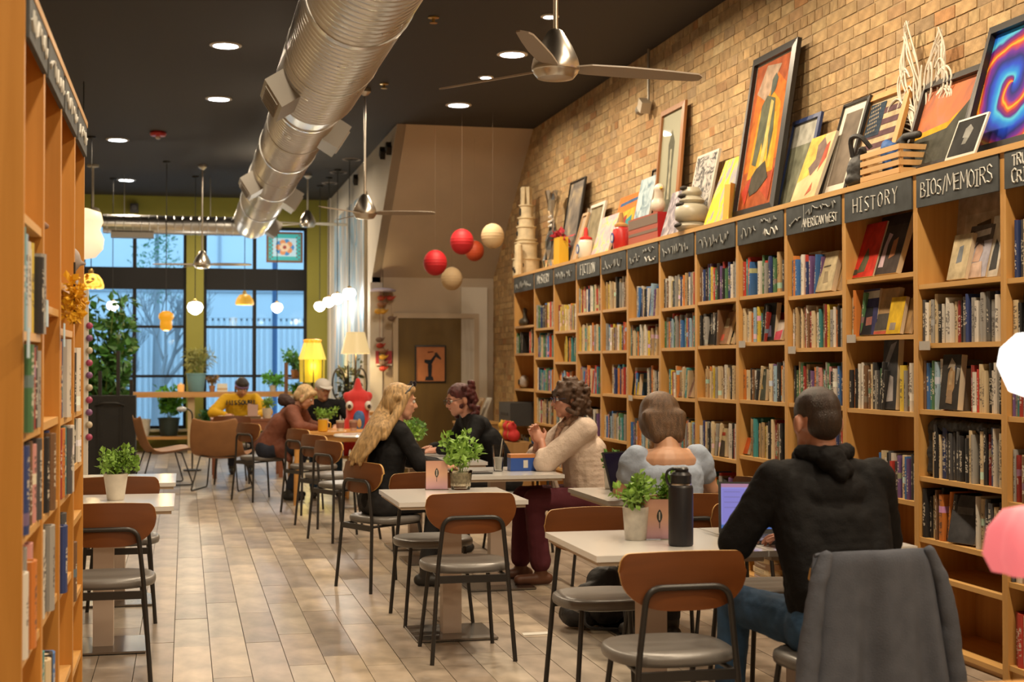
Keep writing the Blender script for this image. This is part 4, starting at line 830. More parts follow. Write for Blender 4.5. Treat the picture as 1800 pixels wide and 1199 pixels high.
# wooden crate with dark bag and blue cloth
ya, yb = top_at(1512, 3.66).y, top_at(1580, 3.66).y; t = thing('slatted_crate', 'small slatted wooden crate holding dark bundles in front of the flag print', 'crate', (3.66, (ya+yb)/2, TOP+.001)); l = (ya-yb)/2; h = .165; m_cr = wood('crate_wood', (.50, .30, .12), (.62, .40, .18), 'y', .6)
for i in range(4):
    z = .012+i*.042
    b = MB(); b.bx((0, -l, z), (.008, l, z+.028)); b.build('slat', m_cr, t); b = MB(); b.bx((.19, -l, z), (.198, l, z+.028)); b.build('slat', m_cr, t)
    for s_ in (-1, 1): b = MB(); b.bx((.008, s_*l-.004, z), (.19, s_*l+.004, z+.028)); b.build('slat', m_cr, t)
for x_ in (.01, .17):
    for s_ in (-1, 1): b = MB(); b.bx((x_, s_*(l-.014)-.01, 0), (x_+.018, s_*(l-.014)+.01, h)); b.build('post', m_cr, t)
b = MB(); b.bx((.0, -l, 0), (.198, l, .01)); b.build('bottom', m_cr, t)
m_dk = mat('dark_pouch', (.025, .025, .025), .6, bump=.4, bscale=30)
t2 = thing('pouch', 'slouched black pouch hanging beside the slatted crate', 'pouch', (3.70, ya+.09, TOP+.001)); blob('bag', [('e', (0, 0, .09), (.07, .07, .09)), ('e', (0, .01, .04), (.08, .08, .05)), ('c', (0, 0, .14), (.01, -.02, .2), .03, .025)], m_dk, t2, .008, 4, (.015, .05))
b = MB(); b.tube(fillet([(-.03, .02, .17), (-.06, .0, .28), (-.05, -.12, .27), (.0, -.14, .20)], .06), .014, 8); b.build('strap', m_dk, t2)
t3 = thing('blue_cloth', 'small crumpled blue cloth poking out of the slatted crate', 'cloth', (3.74, (ya+yb)/2+.03, TOP+.02)); blob('cloth', [('e', (0, 0, .14), (.05, .06, .06)), ('e', (0, .03, .18), (.035, .03, .03)), ('c', (0, 0, .02), (0, 0, .12), .04, .04)], mat('blue_cloth', (.03, .10, .30), .7), t3, .008, 3, (.02, .04))
t4 = thing('black_handle_bag', 'black curved handled bag lying in the slatted crate', 'bag', (3.78, (ya+yb)/2-.05, TOP+.02)); blob('bag', [('e', (0, 0, .08), (.06, .09, .07)), ('c', (0, .12, .16), (0, -.02, .21), .02, .022), ('c', (0, -.02, .21), (0, -.16, .20), .022, .022), ('c', (0, 0, .1), (0, 0, .2), .03, .02)], m_dk, t4, .008)
# lamp head and conduit on the wall
p = at(1130, 185, X=3.9); q = at(1142, 100, X=3.97); t = thing('wall_spotlight', 'small grey wall spotlight on a conduit below the ceiling, by the tall brown frame', 'spotlight', (3.94, q.y, p.z))
b = MB(); b.tube([(.02, 0, CEIL-p.z-.002), (.02, 0, .04)], .013, 8); b.build('conduit', mat('conduit_grey', (.3, .27, .22), .5, .5), t); b = MB(); b.box((-.02, 0, 0), (.09, .11, .10), Matrix.Rotation(.6, 3, 'X')); b.build('housing', mat('beige_enamel', (.45, .38, .28), .5), t, bevel=.008); b = MB(); b.lathe([(.025, 0), (.045, .05), (.045, .07), (.03, .075)], (-.05, .06, -.02), 14, Matrix.Rotation(-pi/2, 3, 'X') @ Matrix.Rotation(.5, 3, 'Y')); b.build('lamp_head', mat('conduit_grey', (.3, .27, .22), .5, .5), t, smooth=40)
# ------------------------------------------------------------------ books shown cover out
def faceout(name, label, cat, pl, pr, pt, zb, X=3.70, ang=.28, th=.02, **kw):
    ya = at(pl, 600, X=X).y; yb = at(pr, 600, X=X).y; pm = (pl+pr)/2; h = at(pm, pt, X=X+.05).z-zb
    return art(name, label, cat, Vector((X, (ya+yb)/2, zb+.001+.003)), ya-yb, h/cos(ang), ang, depth=th, mount=m_page, mw=.0, group='books on the brick wall shelves' if cat == 'book' else None, **kw)
Z = SH
faceout('book', 'red book shown cover out on the top shelf of the HISTORY bay', 'book', 1497, 1540, 398, Z[2][0], 3.70, .3, polys=[((.55, .035, .02), SQ), ((.10, .09, .05), [(.3, .08), (.6, .1), (.66, .34), (.52, .55), (.44, .4)]), ((.06, .05, .03), [(.1, .04), (.35, .06), (.3, .16), (.1, .14)])])
faceout('book', 'dark book with a dancing figures cover on the top shelf, HISTORY bay', 'book', 1532, 1584, 384, Z[2][0], 3.72, .3, .03, polys=[((.05, .035, .03), SQ), ((.03, .02, .02), [(0, .82), (1, .82), (1, 1), (0, 1)]), ((.5, .36, .40), [(.34, .12), (.5, .12), (.48, .5), (.56, .66), (.42, .7), (.36, .45)]), ((.38, .16, .07), [(.62, .25), (.8, .3), (.78, .6), (.64, .55)]), ((.16, .12, .2), [(.1, .4), (.3, .42), (.28, .66), (.12, .64)])])
faceout('framed_print', 'large beige matted picture standing inside the top of the BIOS/MEMOIRS bay', 'picture', 1682, 1757, 338, Z[1][0], 3.86, .08, mat('x', (0, 0, 0)) and .02, polys=[((.40, .31, .23), SQ), ((.46, .38, .29), [(.2, .1), (1, .1), (1, .74), (.2, .74)]), ((.10, .07, .04), [(.5, .56), (.82, .60), (.82, .66), (.5, .62)]), ((.28, .2, .1), [(.3, .12), (1, .12), (1, .44), (.5, .5), (.36, .4)])])
faceout('book', 'small cream book cover out below the beige picture, BIOS/MEMOIRS bay', 'book', 1674, 1706, 418, Z[1][0], 3.70, .22, .03, polys=[((.55, .45, .28), SQ), ((.2, .22, .24), [(.35, .35), (.65, .38), (.62, .75), (.4, .72)])])
faceout('book', 'book with a pale portrait cover, middle of three below the beige picture', 'book', 1699, 1742, 402, Z[1][0], 3.72, .24, .03, polys=[((.42, .40, .46), SQ), ((.12, .1, .09), [(0, .66), (1, .7), (1, 1), (0, 1)]), ((.6, .57, .54), [(.2, .76), (.86, .8), (.86, .92), (.2, .88)]), ((.55, .36, .27), [(.34, .3), (.62, .3), (.7, .5), (.6, .68), (.42, .66)]), ((.58, .42, .33), [(.2, .0), (.85, .0), (.75, .3), (.35, .28)]), ((.10, .07, .06), [(.3, .55), (.45, .7), (.66, .7), (.72, .58), (.5, .64)])])
faceout('book', 'white book with a dark figure cover, right of the pale portrait, BIOS/MEMOIRS bay', 'book', 1737, 1760, 384, Z[1][0], 3.72, .2, .02, polys=[((.62, .58, .5), SQ), ((.06, .06, .06), [(.3, .1), (.85, .12), (.8, .5), (.5, .62), (.36, .4)])])
faceout('book', 'navy book cover out with a white top band, second shelf of the HISTORY bay', 'book', 1507, 1548, 513, Z[2][1], 3.71, .12, .03, polys=[((.045, .045, .13), SQ), ((.5, .48, .44), [(0, .78), (1, .8), (1, .96), (0, .94)]), ((.02, .02, .025), [(.35, 0), (.8, 0), (.8, .6), (.4, .62)]), ((.3, .12, .1), [(.55, .2), (.8, .22), (.8, .4), (.55, .38)])])
faceout('book', 'brown and black book leaning cover out beside the navy one, HISTORY bay', 'book', 1543, 1576, 511, Z[2][1], 3.70, .2, .025, polys=[((.36, .23, .11), SQ), ((.07, .06, .05), [(0, .08), (1, .1), (1, .46), (0, .44)]), ((.5, .1, .06), [(0, 0), (1, 0), (1, .07), (0, .06)])])
faceout('book', 'yellow book leaning in front of the brown ones, HISTORY bay second shelf', 'book', 1563, 1588, 526, Z[2][1], 3.675, .2, .02, polys=[((.66, .42, .02), SQ), ((.3, .25, .2), [(.2, .1), (.6, .1), (.6, .3), (.2, .3)])])
faceout('book', 'slim tan book at the right end of the second shelf, HISTORY bay', 'book', 1582, 1604, 528, Z[2][1], 3.70, .22, .02, polys=[((.40, .25, .11), SQ)])
faceout('book', 'tall dark book with pale fabric photograph, third shelf of the HISTORY bay', 'book', 1557, 1583, 596, Z[2][2], 3.70, .06, .03, polys=[((.05, .05, .055), SQ), ((.45, .42, .42), [(.2, .1), (.8, .12), (.75, .45), (.35, .5)]), ((.22, .22, .24), [(.0, .55), (.5, .9), (.9, .95), (.2, .5)])])
faceout('book', 'dark book with an old bearded face on its cover, BIOS/MEMOIRS bay', 'book', 1660, 1692, 626, Z[1][2], 3.68, .10, .03, polys=[((.04, .035, .03), SQ), ((.40, .25, .12), [(.34, .25), (.56, .2), (.74, .4), (.72, .72), (.5, .8), (.36, .66)]), ((.5, .36, .2), [(.44, .45), (.6, .45), (.6, .7), (.46, .7)]), ((.42, .36, .28), [(.3, .74), (.5, .94), (.72, .84), (.7, .68), (.5, .78)]), ((.3, .2, .12), [(.34, .12), (.7, .1), (.66, .35), (.4, .36)])])
faceout('book', 'large slate grey book slumped sideways on the fifth shelf, BIOS/MEMOIRS bay', 'book', 1678, 1712, 872, Z[1][4], 3.69, .22, .03, yaw=.25, polys=[((.07, .07, .075), SQ), ((.15, .15, .15), [(.2, .6), (.8, .6), (.8, .75), (.2, .75)])])
faceout('book', 'black book cover out left of the slumped grey one, BIOS/MEMOIRS bay', 'book', 1660, 1682, 880, Z[1][4], 3.71, .1, .03, polys=[((.015, .015, .015), SQ), ((.3, .26, .2), [(.7, .2), (.95, .2), (.95, .5), (.7, .5)])])
faceout('book', 'cream photo book leaning cover out in the AMERICAN WEST bay', 'book', 1440, 1470, 448, Z[3][0], 3.69, .22, .03, polys=[((.56, .46, .28), SQ), ((.12, .10, .07), [(.3, .6), (.7, .62), (.7, .66), (.3, .64)]), ((.3, .24, .15), [(.4, .2), (.7, .22), (.6, .5), (.4, .5)])])
faceout('book', 'book with a pale cover and blue square, AMERICAN WEST bay top shelf', 'book', 1424, 1446, 447, Z[3][0], 3.74, .1, .03, polys=[((.5, .42, .30), SQ), ((.06, .2, .3), [(.4, .5), (.9, .5), (.9, .75), (.4, .75)]), ((.08, .06, .05), [(.2, 0), (.6, 0), (.5, .4), (.2, .4)])])
faceout('book', 'light brown book leaning at the right end of the AMERICAN WEST top shelf', 'book', 1464, 1481, 446, Z[3][0], 3.72, .3, .03, polys=[((.42, .26, .11), SQ)])
faceout('book', 'black album cover out on the second shelf, bay two left of HISTORY', 'book', 1346, 1368, 536, Z[4][1], 3.70, .1, .03, polys=[((.012, .012, .014), SQ), ((.14, .12, .2), [(.4, .1), (.8, .1), (.7, .4), (.45, .4)])])
faceout('book', 'pink and white book at the right end, second shelf, bay two left of HISTORY', 'book', 1364, 1378, 566, Z[4][1], 3.69, .3, .02, polys=[((.5, .42, .36), SQ), ((.5, .06, .1), [(.1, 0), (.9, 0), (.9, .5), (.1, .4)])])
faceout('book', 'large dark green cover out among warm spines, bay two left of HISTORY', 'book', 1331, 1350, 650, Z[4][2], 3.69, .06, .02, polys=[((.07, .08, .06), SQ), ((.3, .28, .22), [(.1, .8), (.9, .8), (.9, .92), (.1, .92)]), ((.35, .25, .08), [(.5, .35), (.8, .35), (.7, .5), (.5, .5)])])
faceout('book', 'black square book cover out on the second shelf, bay three left of HISTORY', 'book', 1248, 1268, 552, Z[5][1], 3.70, .12, .03, polys=[((.015, .013, .012), SQ)])
faceout('book', 'brown picture book leaning on the second shelf, bay three left of HISTORY', 'book', 1264, 1282, 552, Z[5][1], 3.69, .28, .02, polys=[((.28, .15, .08), SQ), ((.5, .4, .25), [(.2, .5), (.8, .5), (.7, .8), (.3, .8)]), ((.5, .1, .06), [(.2, .1), (.6, .1), (.6, .3), (.2, .3)])])
faceout('book', 'cream book with black label leaning at its end, second shelf, bay three left of HISTORY', 'book', 1276, 1292, 536, Z[5][1], 3.72, .28, .02, polys=[((.58, .46, .26), SQ), ((.05, .05, .05), [(.1, .15), (.9, .15), (.9, .3), (.1, .3)])])
faceout('book', 'cream book with red title cover out, low shelf, bay three left of HISTORY', 'book', 1258, 1282, 752, Z[5][3], 3.70, .08, .03, polys=[((.52, .40, .22), SQ), ((.4, .06, .03), [(.1, .72), (.9, .74), (.9, .86), (.1, .84)]), ((.06, .045, .03), [(.3, 0), (.95, 0), (.9, .55), (.4, .6)])])
faceout('book', 'orange-red book wedged leaning on the low shelf, bay two left of HISTORY', 'book', 1306, 1318, 770, Z[4][3], 3.69, .3, .02, polys=[((.60, .12, .03), SQ)])
faceout('book', 'brown group photo book leaning, third shelf, bay four left of HISTORY', 'book', 1196, 1220, 650, Z[6][2], 3.69, .3, .03, polys=[((.24, .13, .09), SQ), ((.5, .36, .26), [(.1, .5), (.9, .5), (.9, .7), (.1, .7)]), ((.55, .5, .42), [(.3, .1), (.6, .1), (.6, .28), (.3, .28)])])
faceout('book', 'blue-edged dark book cover out, top shelf, bay five left of HISTORY', 'book', 1126, 1150, 508, Z[7][0], 3.70, .1, .03, polys=[((.16, .26, .5), SQ), ((.02, .02, .025), [(.1, 0), (.9, 0), (.9, .76), (.1, .76)])])
faceout('book', 'black book with a yellow one before it, third shelf, bay five left of HISTORY', 'book', 1112, 1128, 658, Z[7][2], 3.70, .1, .03, polys=[((.015, .015, .015), SQ), ((.55, .4, .03), [(.55, 0), (1, 0), (1, .6), (.55, .6)])])
faceout('book', 'orange-red book with black square cover, third shelf, FICTION bay', 'book', 1032, 1048, 652, Z[9][2], 3.69, .08, .03, polys=[((.5, .10, .06), SQ), ((.03, .02, .02), [(.2, 0), (.8, 0), (.8, .8), (.2, .8)])])
# things on the farthest bay, and dark drape in the BIOS bay
p = at(918, 565, X=3.72); t = thing('figurine', 'small dark and white figurine group on the top shelf of the farthest bay', 'figurine', (3.74, p.y, Z[12][0]+.001)); b_ = [('e', (0, 0, .05), (.06, .09, .05)), ('c', (0, -.05, .06), (0, -.05, .17), .03, .02), ('e', (0, -.05, .18), (.03, .03, .03)), ('c', (0, .08, .04), (0, .1, .14), .025, .015)]; blob('group', b_, mat('dark_bronze', (.10, .09, .07), .4, var=.6, scale=12), t, .008)
p = at(915, 676, X=3.72); t = thing('model_ship', 'white model shoe-like object lying on the third shelf of the farthest bay', 'model', (3.74, p.y, Z[12][2]+.001)); blob('hull', [('c', (0, .17, .04), (0, -.12, .06), .03, .055), ('e', (0, -.1, .09), (.05, .1, .06))], mat('white_model', (.55, .5, .48), .5), t, .008); b = MB(); b.box((-.05, -.05, .07), (.02, .06, .05)); b.build('window_band', m_hole, t)
p = at(914, 728, X=3.62); t = thing('speaker_box', 'black box standing out of the farthest bay on its lower shelf', 'box', (3.58, p.y, Z[12][3]+.001)); b = MB(); b.bx((-.14, -.30, 0), (.26, .26, .25)); b.build('case', mat('black_case', (.03, .03, .03), .5), t, bevel=.012); b = MB(); b.bx((-.146, -.2, .11), (-.139, .16, .14)); b.build('slot', m_hole, t)
for i, (px, c, l) in enumerate(((905, 'teal_box', 'teal folder box'), )): pass
b = None
# toys on the low cart by the farthest bay
t = thing('toy_bin', 'open bin of red and yellow soft toys below the black box', 'toys', (3.52, 15.1, 0)); b = MB(); b.bx((-.2, -.3, 0), (.1, .35, .6)); b.build('bin', wood('bin_wood', (.3, .16, .05), (.4, .22, .08), 'z', .6), t, bevel=.01)
tc_ = [('toy_red', (.55, .03, .03)), ('toy_yellow', (.62, .36, .04)), ('toy_red', (.55, .03, .03)), ('toy_brown', (.35, .16, .06)), ('toy_yellow', (.62, .36, .04))]
for i, (mn, c) in enumerate(tc_):
    t = thing('soft_toy', ['round red soft toy nearest the camera in the toy bin', 'yellow soft toy in the middle of the toy bin', 'red soft toy at the back of the toy bin', 'brown soft toy low at the front of the toy bin', 'yellow soft toy at the far end of the bin'][i], 'toy', (3.44+.02*(i % 2), 14.88+.11*i, .601)); blob('body', [('e', (0, 0, .07), (.07, .075, .07)), ('e', (-.02, 0, .16), (.055, .055, .05)), ('c', (-.02, .04, .19), (-.02, .06, .21), .02, .018), ('c', (-.02, -.04, .19), (-.02, -.06, .21), .02, .018)], mat(mn, c, .8), t, .01)
# ================================================================== THE SHELVING BY THE CAMERA
LX = -.415; LY = [3.93, 4.48, 5.08, 5.70, 6.24]; LTOP = 2.44
LZ = [[1.85, 1.535, 1.263, .99, .66, .3], [1.63, 1.268, .985, .67, .3], [1.73, 1.57, 1.256, .977, .655, .3], [1.68, 1.26, 1.05, .836, .525, .25]]
m_oz = wood('honey_upright', (.50, .22, .035), (.60, .28, .055), 'z', .45); m_oy = wood('honey_board', (.56, .30, .08), (.66, .38, .13), 'y', .45)
for k in range(4):
    ya, yb = LY[k], LY[k+1]; yc = (ya+yb)/2; hw = (yb-ya)/2
    t = thing('bookcase', ['honey-coloured bookcase nearest the camera, its plain end panel showing', 'second honey-coloured bookcase from the camera on the aisle side', 'third honey-coloured bookcase from the camera, holding the yellow garland', 'last honey-coloured bookcase, next to the small tables'][k], 'bookcase', (LX, yc, 0), 0, 'honey bookcases beside the camera')
    for s_ in (-1, 1):
        b = MB(); b.bx((-.32, s_*hw-(.024 if s_ > 0 else -.0005), 0), (0, s_*hw+(.024 if s_ < 0 else -.0005), LTOP)); sp = b.build('side_panel', m_oz, t, bevel=.002, segs=1)
        if s_ > 0:
            b = MB()
            for i in range(20): b.lathe([(.005, 0), (.005, .001), (.0005, .001)], (-.07, hw-.0245, .5+i*.09), 8, Matrix.Rotation(pi/2, 3, 'X'))
            h_ = b.build('peg_holes', m_hole, sp); h_['kind'] = 'stuff'
    b = MB(); b.bx((-.33, -hw+.0005, LTOP+.0005), (.012, hw-.0005, LTOP+.025)); b.build('top_board', m_oy, t)
    for z in LZ[k]: b = MB(); b.bx((-.31, -hw+.025, z-.024), (-.004, hw-.025, z)); b.build('shelf', m_oy, t)
    b = MB(); b.bx((-.32, -hw+.025, .1), (-.312, hw-.025, LTOP)); b.build('back_plank', m_oz, t)
    b = MB(); b.bx((-.004, -hw+.025, LTOP-.125), (.01, hw-.025, LTOP-.002)); sg = b.build('sign_board', m_slate, t)
    b = MB(); rs = random.Random(k+40); pts = []; y = -hw+.06
    while y < hw-.06: pts.append((.0125, y, LTOP-.065+rs.uniform(-.03, .03))); y += rs.uniform(.01, .03)
    b.tube(pts, .005, 4); b.build('lettering', m_chalk, sg)
LB = {(0, 1): ['teal', 'pale blue', 'white', 'white', 'yellow', 'black', 'grey'], (0, 2): ['green', 'black', 'dark red', 'black', 'grey'], (0, 3): ['navy', 'cream', 'black', 'brown', 'pink', 'charcoal'], (0, 4): ['white', 'grey', 'orange', 'pink'],
      (1, 1): [], (1, 2): ['grey', 'black', 'brown', 'navy'], (1, 3): ['white', 'charcoal', 'grey', 'white'], (1, 4): ['teal', 'cream', 'black', 'blue'], (2, 2): ['orange', 'navy', 'white', 'white'], (2, 3): ['dark red', 'orange', 'teal', 'charcoal', 'white'], (2, 4): ['navy', 'charcoal', 'black'],
      (3, 1): ['black', 'white'], (3, 2): ['charcoal', 'green', 'black', 'white'], (3, 4): ['brown']}
for (k, r), cols in LB.items():
    rs = random.Random(k*9+r); y = LY[k]+.05; z = LZ[k][r]; up = LZ[k][r-1]-.024
    for i, c in enumerate(cols):
        th = rs.uniform(.9, 1.1)*min(.075, (LY[k+1]-LY[k]-.09)/len(cols)); hh = min(up-z-.012, rs.uniform(.22, .29)); q = dict(x=LX+.02-rs.uniform(0, .03), y=y+th/2, z=z+.0005, th=th, h=hh, d=rs.uniform(.16, .22), tl=0, c=c)
        place_book(q, f"{c} book, {ORD[i]} from the near end, {['top', 'second', 'third', 'fourth', 'fifth'][r]} board of the {['nearest', 'second', 'third', 'last'][k]} honey bookcase", pi, 'books on the honey bookcases'); y += th+rs.uniform(.001, .004)
p = at(128, 520, X=-.39); t = thing('flower_garland', 'yellow paper flower garland hanging on the third honey bookcase', 'garland', (-.385, p.y, p.z)); rs = random.Random(2)
leafy('petals', [((rs.uniform(-.02, .02), rs.uniform(-.07, .07)*(1-abs(f)), .05-.13*i/12), .028) for i in range(13) for f in (i/12-.5,)], mat('yellow_petal', (.72, .40, .01), .7), t, .03, 18, rs, 0, 1.6); b = MB(); b.tube([(-.0, 0, .12), (0, .01, 0), (0, 0, -.1)], .004, 5); b.build('string', m_hole, t)
for px, py, l in ((83, 545, 'pale blue shelf tag at the second honey bookcase'), (113, 584, 'pale blue shelf tag under the yellow garland'), (50, 596, 'pale blue shelf tag on the nearest honey bookcase')):
    p = at(px, py, X=LX+.014); t = tag(None or (lambda b: (b.bx((-.001, -.03, -.05), (.001, .03, .03)), b.build('shelf_tag', mat('pale_blue_card', (.42, .56, .66), .6)))[1])(MB()), l, 'tag'); t.location = p
p = at(50, 370, X=-.47); t = thing('driftwood', 'knotty brown driftwood ornament on the top board of the nearest honey bookcase', 'ornament', (-.48, p.y, LZ[0][0]+.001)); blob('wood', [('c', (0, -.05, .03), (.02, .05, .12), .035, .02), ('c', (0, 0, .06), (-.03, .02, .16), .03, .012), ('c', (0, .03, .05), (.05, .12, .03), .025, .012), ('e', (0, -.05, .03), (.05, .06, .035))], mat('driftwood', (.22, .13, .09), .8, var=.4, scale=20), t, .006)
p = at(118, 460, X=-.47); t = thing('stone_bust', 'small grey and brown stone bust on a board above the garland', 'ornament', (-.47, p.y, LZ[2][0]+.001)); blob('bust', [('e', (0, 0, .04), (.05, .06, .04)), ('c', (0, 0, .04), (0, 0, .12), .04, .03), ('e', (.01, 0, .14), (.045, .045, .055)), ('c', (.03, 0, .13), (.07, .01, .125), .014, .008)], mat('grey_stone', (.30, .26, .24), .8, var=.3, scale=15), t, .006)
# ================================================================== TABLES AND CHAIRS
m_tt = mat('white_laminate', (.70, .69, .67), .16, coat=.3); m_tu = mat('beige_edge', (.48, .38, .28), .5); m_col = mat('beige_column', (.46, .36, .29), .45); m_bp = mat('steel_base', (.30, .28, .26), .25, 1.); m_bpe = mat('dark_foot', (.03, .03, .03), .6)
def table(cx, cy, w_, d_, label, group='white square cafe tables'):
    t = thing('cafe_table', label, 'table', (cx, cy, 0), 0, group)
    b = MB(); b.bx((-w_/2, -d_/2, .722), (w_/2, d_/2, .745)); b.build('tabletop', m_tt, t, bevel=.005, segs=2)
    b = MB(); b.bx((-w_/2+.012, -d_/2+.012, .706), (w_/2-.012, d_/2-.012, .7225)); b.build('underboard', m_tu, t)
    b = MB(); b.bx((-.05, -.05, .014), (.05, .05, .707)); b.build('column', m_col, t, bevel=.006)
    b = MB(); b.bx((-.215, -.215, .005), (.215, .215, .0145)); b.build('base_plate', m_bp, t, bevel=.002, segs=1)
    b = MB(); b.bx((-.212, -.212, 0.001), (.212, .212, .0055)); b.build('foot_pad', m_bpe, t)
    return t
table(1.80, 5.375, .67, .76, 'white cafe table under the black bottle, nearest the camera'); table(2.445, 5.375, .61, .76, 'white cafe table under the open bright laptop')
table(1.39, 7.51, .67, .77, 'white cafe table with the plant in a glass jar and pink card'); table(2.44, 7.36, .67, .78, 'white cafe table under the dark laptop')
table(1.98, 9.06, .72, .74, 'white cafe table between the blonde woman and the woman in cream'); table(1.77, 10.3, .67, .75, 'white cafe table with two small potted herbs in front of the woman with glasses'); table(1.77, 11.1, .67, .75, 'white cafe table pushed behind the one with the herbs')
table(-.40, 7.56, .70, .72, 'white cafe table with the white pot beside the honey bookcase'); table(-.40, 8.98, .70, .72, 'second white cafe table behind the white pot')
m_ply = wood('walnut_ply', (.105, .031, .007), (.155, .048, .011), 'x', .34, .6); m_blk = mat('black_tube', (.018, .016, .015), .38); m_seat = mat('grey_vinyl', (.145, .135, .125), .33, bump=.05, bscale=80)
m_edge = mat('ply_edge', (.55, .32, .10), .5)
def chair():
    t = thing('dining_chair', 'chair', 'chair', (0, 0, 0), 0, 'walnut and black tube chairs')
    b = MB(); b.tube(fillet([(-.205, -.245, 0), (-.172, -.215, .45), (-.145, -.222, .70), (.145, -.222, .70), (.172, -.215, .45), (.205, -.245, 0)], .055, 6), .011, 10); b.build('back_frame', m_blk, t, smooth=60)
    for s_ in (-1, 1): b = MB(); b.tube([(s_*.150, .16, .425), (s_*.19, .215, 0)], .0105, 10); b.build('leg', m_blk, t, smooth=60)
    b = MB(); b.bx((-.178, -.225, .385), (.178, -.208, .42)); b.build('stretcher', m_blk, t)
    for s_ in (-1, 1): b = MB(); b.tube([(s_*.165, -.215, .412), (s_*.15, .165, .422)], .009, 8); b.build('seat_rail', m_blk, t, smooth=60)
    b = MB(); rings = []
    def sup(r, z, k_): 
        out = []
        for i in range(36):
            a = 2*pi*i/36; c, s2 = cos(a), sin(a); n = 2.7; q = (abs(c)**n+abs(s2)**n)**(-1/n); out.append((c*q*.222*r, s2*q*.208*r+.0, z))
        return b.ring(out)
    for r, z in ((.90, .424), (.985, .430), (1, .442), (1, .452), (.985, .462), (.94, .469), (.8, .471), (.4, .466)): rings.append(sup(r, z, 0))
    b.skin(rings); b.build('seat', m_seat, t, smooth=60)
    b = MB(); N_ = 36; th = .012; hi = []; lo = []
    fr = []; bk = []
    for i in range(N_+1):
        x = -.226*cos(pi*(.12+.76*i/N_))/cos(pi*.12); ax = abs(x)/.226; y = -.205+.75*x*x
        e = max(0, (ax-.84)/.16); zh = .818-.010*ax*ax-.058*(1-math.sqrt(max(0, 1-min(1, e)**2)))
        f = max(0, (ax-.22)/.78); zl = .620+.125*(1-max(0, 1-min(1, f)**2.3)**(1/2.0))
        if zl > zh-.010: zl = zh-.010
        col = [b.bm.verts.new((x, y+.012*(j/6)**2, zl+(zh-zl)*j/6)) for j in range(7)]; fr.append(col)
        colb = [b.bm.verts.new((x, y-th+.012*(j/6)**2, zl+(zh-zl)*j/6)) for j in range(7)]; bk.append(colb)
    fs = []
    for i in range(N_):
        for j in range(6):
            fs.append(b.bm.faces.new((fr[i][j], fr[i+1][j], fr[i+1][j+1], fr[i][j+1]))); fs.append(b.bm.faces.new((bk[i][j], bk[i][j+1], bk[i+1][j+1], bk[i+1][j])))
    b._fin(fs); b.mi = 1; es = []
    for i in range(N_):
        es.append(b.bm.faces.new((fr[i][6], fr[i+1][6], bk[i+1][6], bk[i][6]))); es.append(b.bm.faces.new((fr[i][0], bk[i][0], bk[i+1][0], fr[i+1][0])))
    for j in range(6):
        es.append(b.bm.faces.new((fr[0][j], fr[0][j+1], bk[0][j+1], bk[0][j]))); es.append(b.bm.faces.new((fr[N_][j], bk[N_][j], bk[N_][j+1], fr[N_][j+1])))
    b._fin(es); b.build('backrest', [m_ply, m_edge], t, smooth=50)
    return t
ch0 = chair(); CT = kids()
CHAIRS = [(1.645, 4.74, 0, 'empty walnut chair in the front row, before the black bottle'), (2.18, 4.47, 6, 'chair draped with the grey jacket'), (1.75, 5.83, 180, 'empty walnut chair facing the camera across the bottle table'), (2.55, 5.92, 180, 'walnut chair facing the camera behind the bright laptop'),
          (1.365, 7.0, 0, 'empty walnut chair in the middle, its back to the camera at the pink card table'), (1.37, 7.96, 180, 'walnut chair facing the camera behind the glass jar plant'), (1.27, 9.2, -64, 'walnut chair under the blonde woman'), (2.36, 6.72, 0, 'walnut chair under the woman in the pale blue top'),
          (2.66, 9.12, 92, 'walnut chair under the woman in the cream cardigan'), (2.50, 10.75, 90, 'walnut chair under the woman in black with glasses'), (1.30, 11.75, -66, 'empty walnut chair, first behind the blonde woman'), (1.27, 12.75, -66, 'empty walnut chair, second behind the blonde woman'), (1.22, 13.9, -66, 'empty walnut chair, third behind the blonde woman, by the brown jacket'),
          (.80, 15.3, -60, 'walnut chair under the person in the brown jacket'), (-.35, 6.87, 0, 'walnut chair with its back to the camera at the white pot table'), (-.36, 8.42, 0, 'walnut chair behind the white pot, back to the camera'), (.55, 17.55, 0, 'far walnut chair before the reader in yellow'), (2.87, 7.36, 90, 'walnut chair between the cream cardigan and the dark laptop')]
for i, (x, y, a, l) in enumerate(CHAIRS):
    if i == 0: ch0.location = (x, y, 0); ch0.rotation_euler = (0, 0, R(a)); ch0['label'] = l
    else: copy_tree(ch0, CT, (x, y, 0), R(a), l)
# grey jacket over the near chair
jk = thing('jacket', 'dark grey jacket hung over the back of the nearest chair', 'jacket', (2.18, 4.47, 0), R(6)); m_jk = mat('grey_fleece', (.098, .108, .136), .9, var=.12, scale=14, bump=.25, bscale=200, spec=.2)
b = MB(); rows = []; NX = 40
for i in range(25):
    f = i/24
    if f < .14:   # over the top and a little down the front
        g = f/.14; yy = -.165-.075*g; zz = .80+.055*sin(pi*.5*min(1, g*1.3))-.03*(1-g)*0; hw = .222; amp = .004
    else:
        g = (f-.14)/.86; yy = -.248-.05*g; zz = .852-.74*g; hw = .228+.105*min(1, g*1.15)-.01*g*g; amp = .006+.046*g
    row = []
    for j in range(NX+1):
        u = j/NX*2-1; fold = sin(u*9.5+.6)*.55+sin(u*17+1.3+f*2)*.3+sin(u*4.2-.5)*.4
        sag = -.012*(1-u*u)*(1-f)+.02*abs(u)**3*(f < .2)*-1
        row.append((u*hw, yy-amp*(fold+.6)+(.05+.05*f)*u*u*(1 if f > .1 else .3), zz+sag-(.03*sin(u*2.5+.4) if f > .9 else 0)))
    rows.append(b.ring(row))
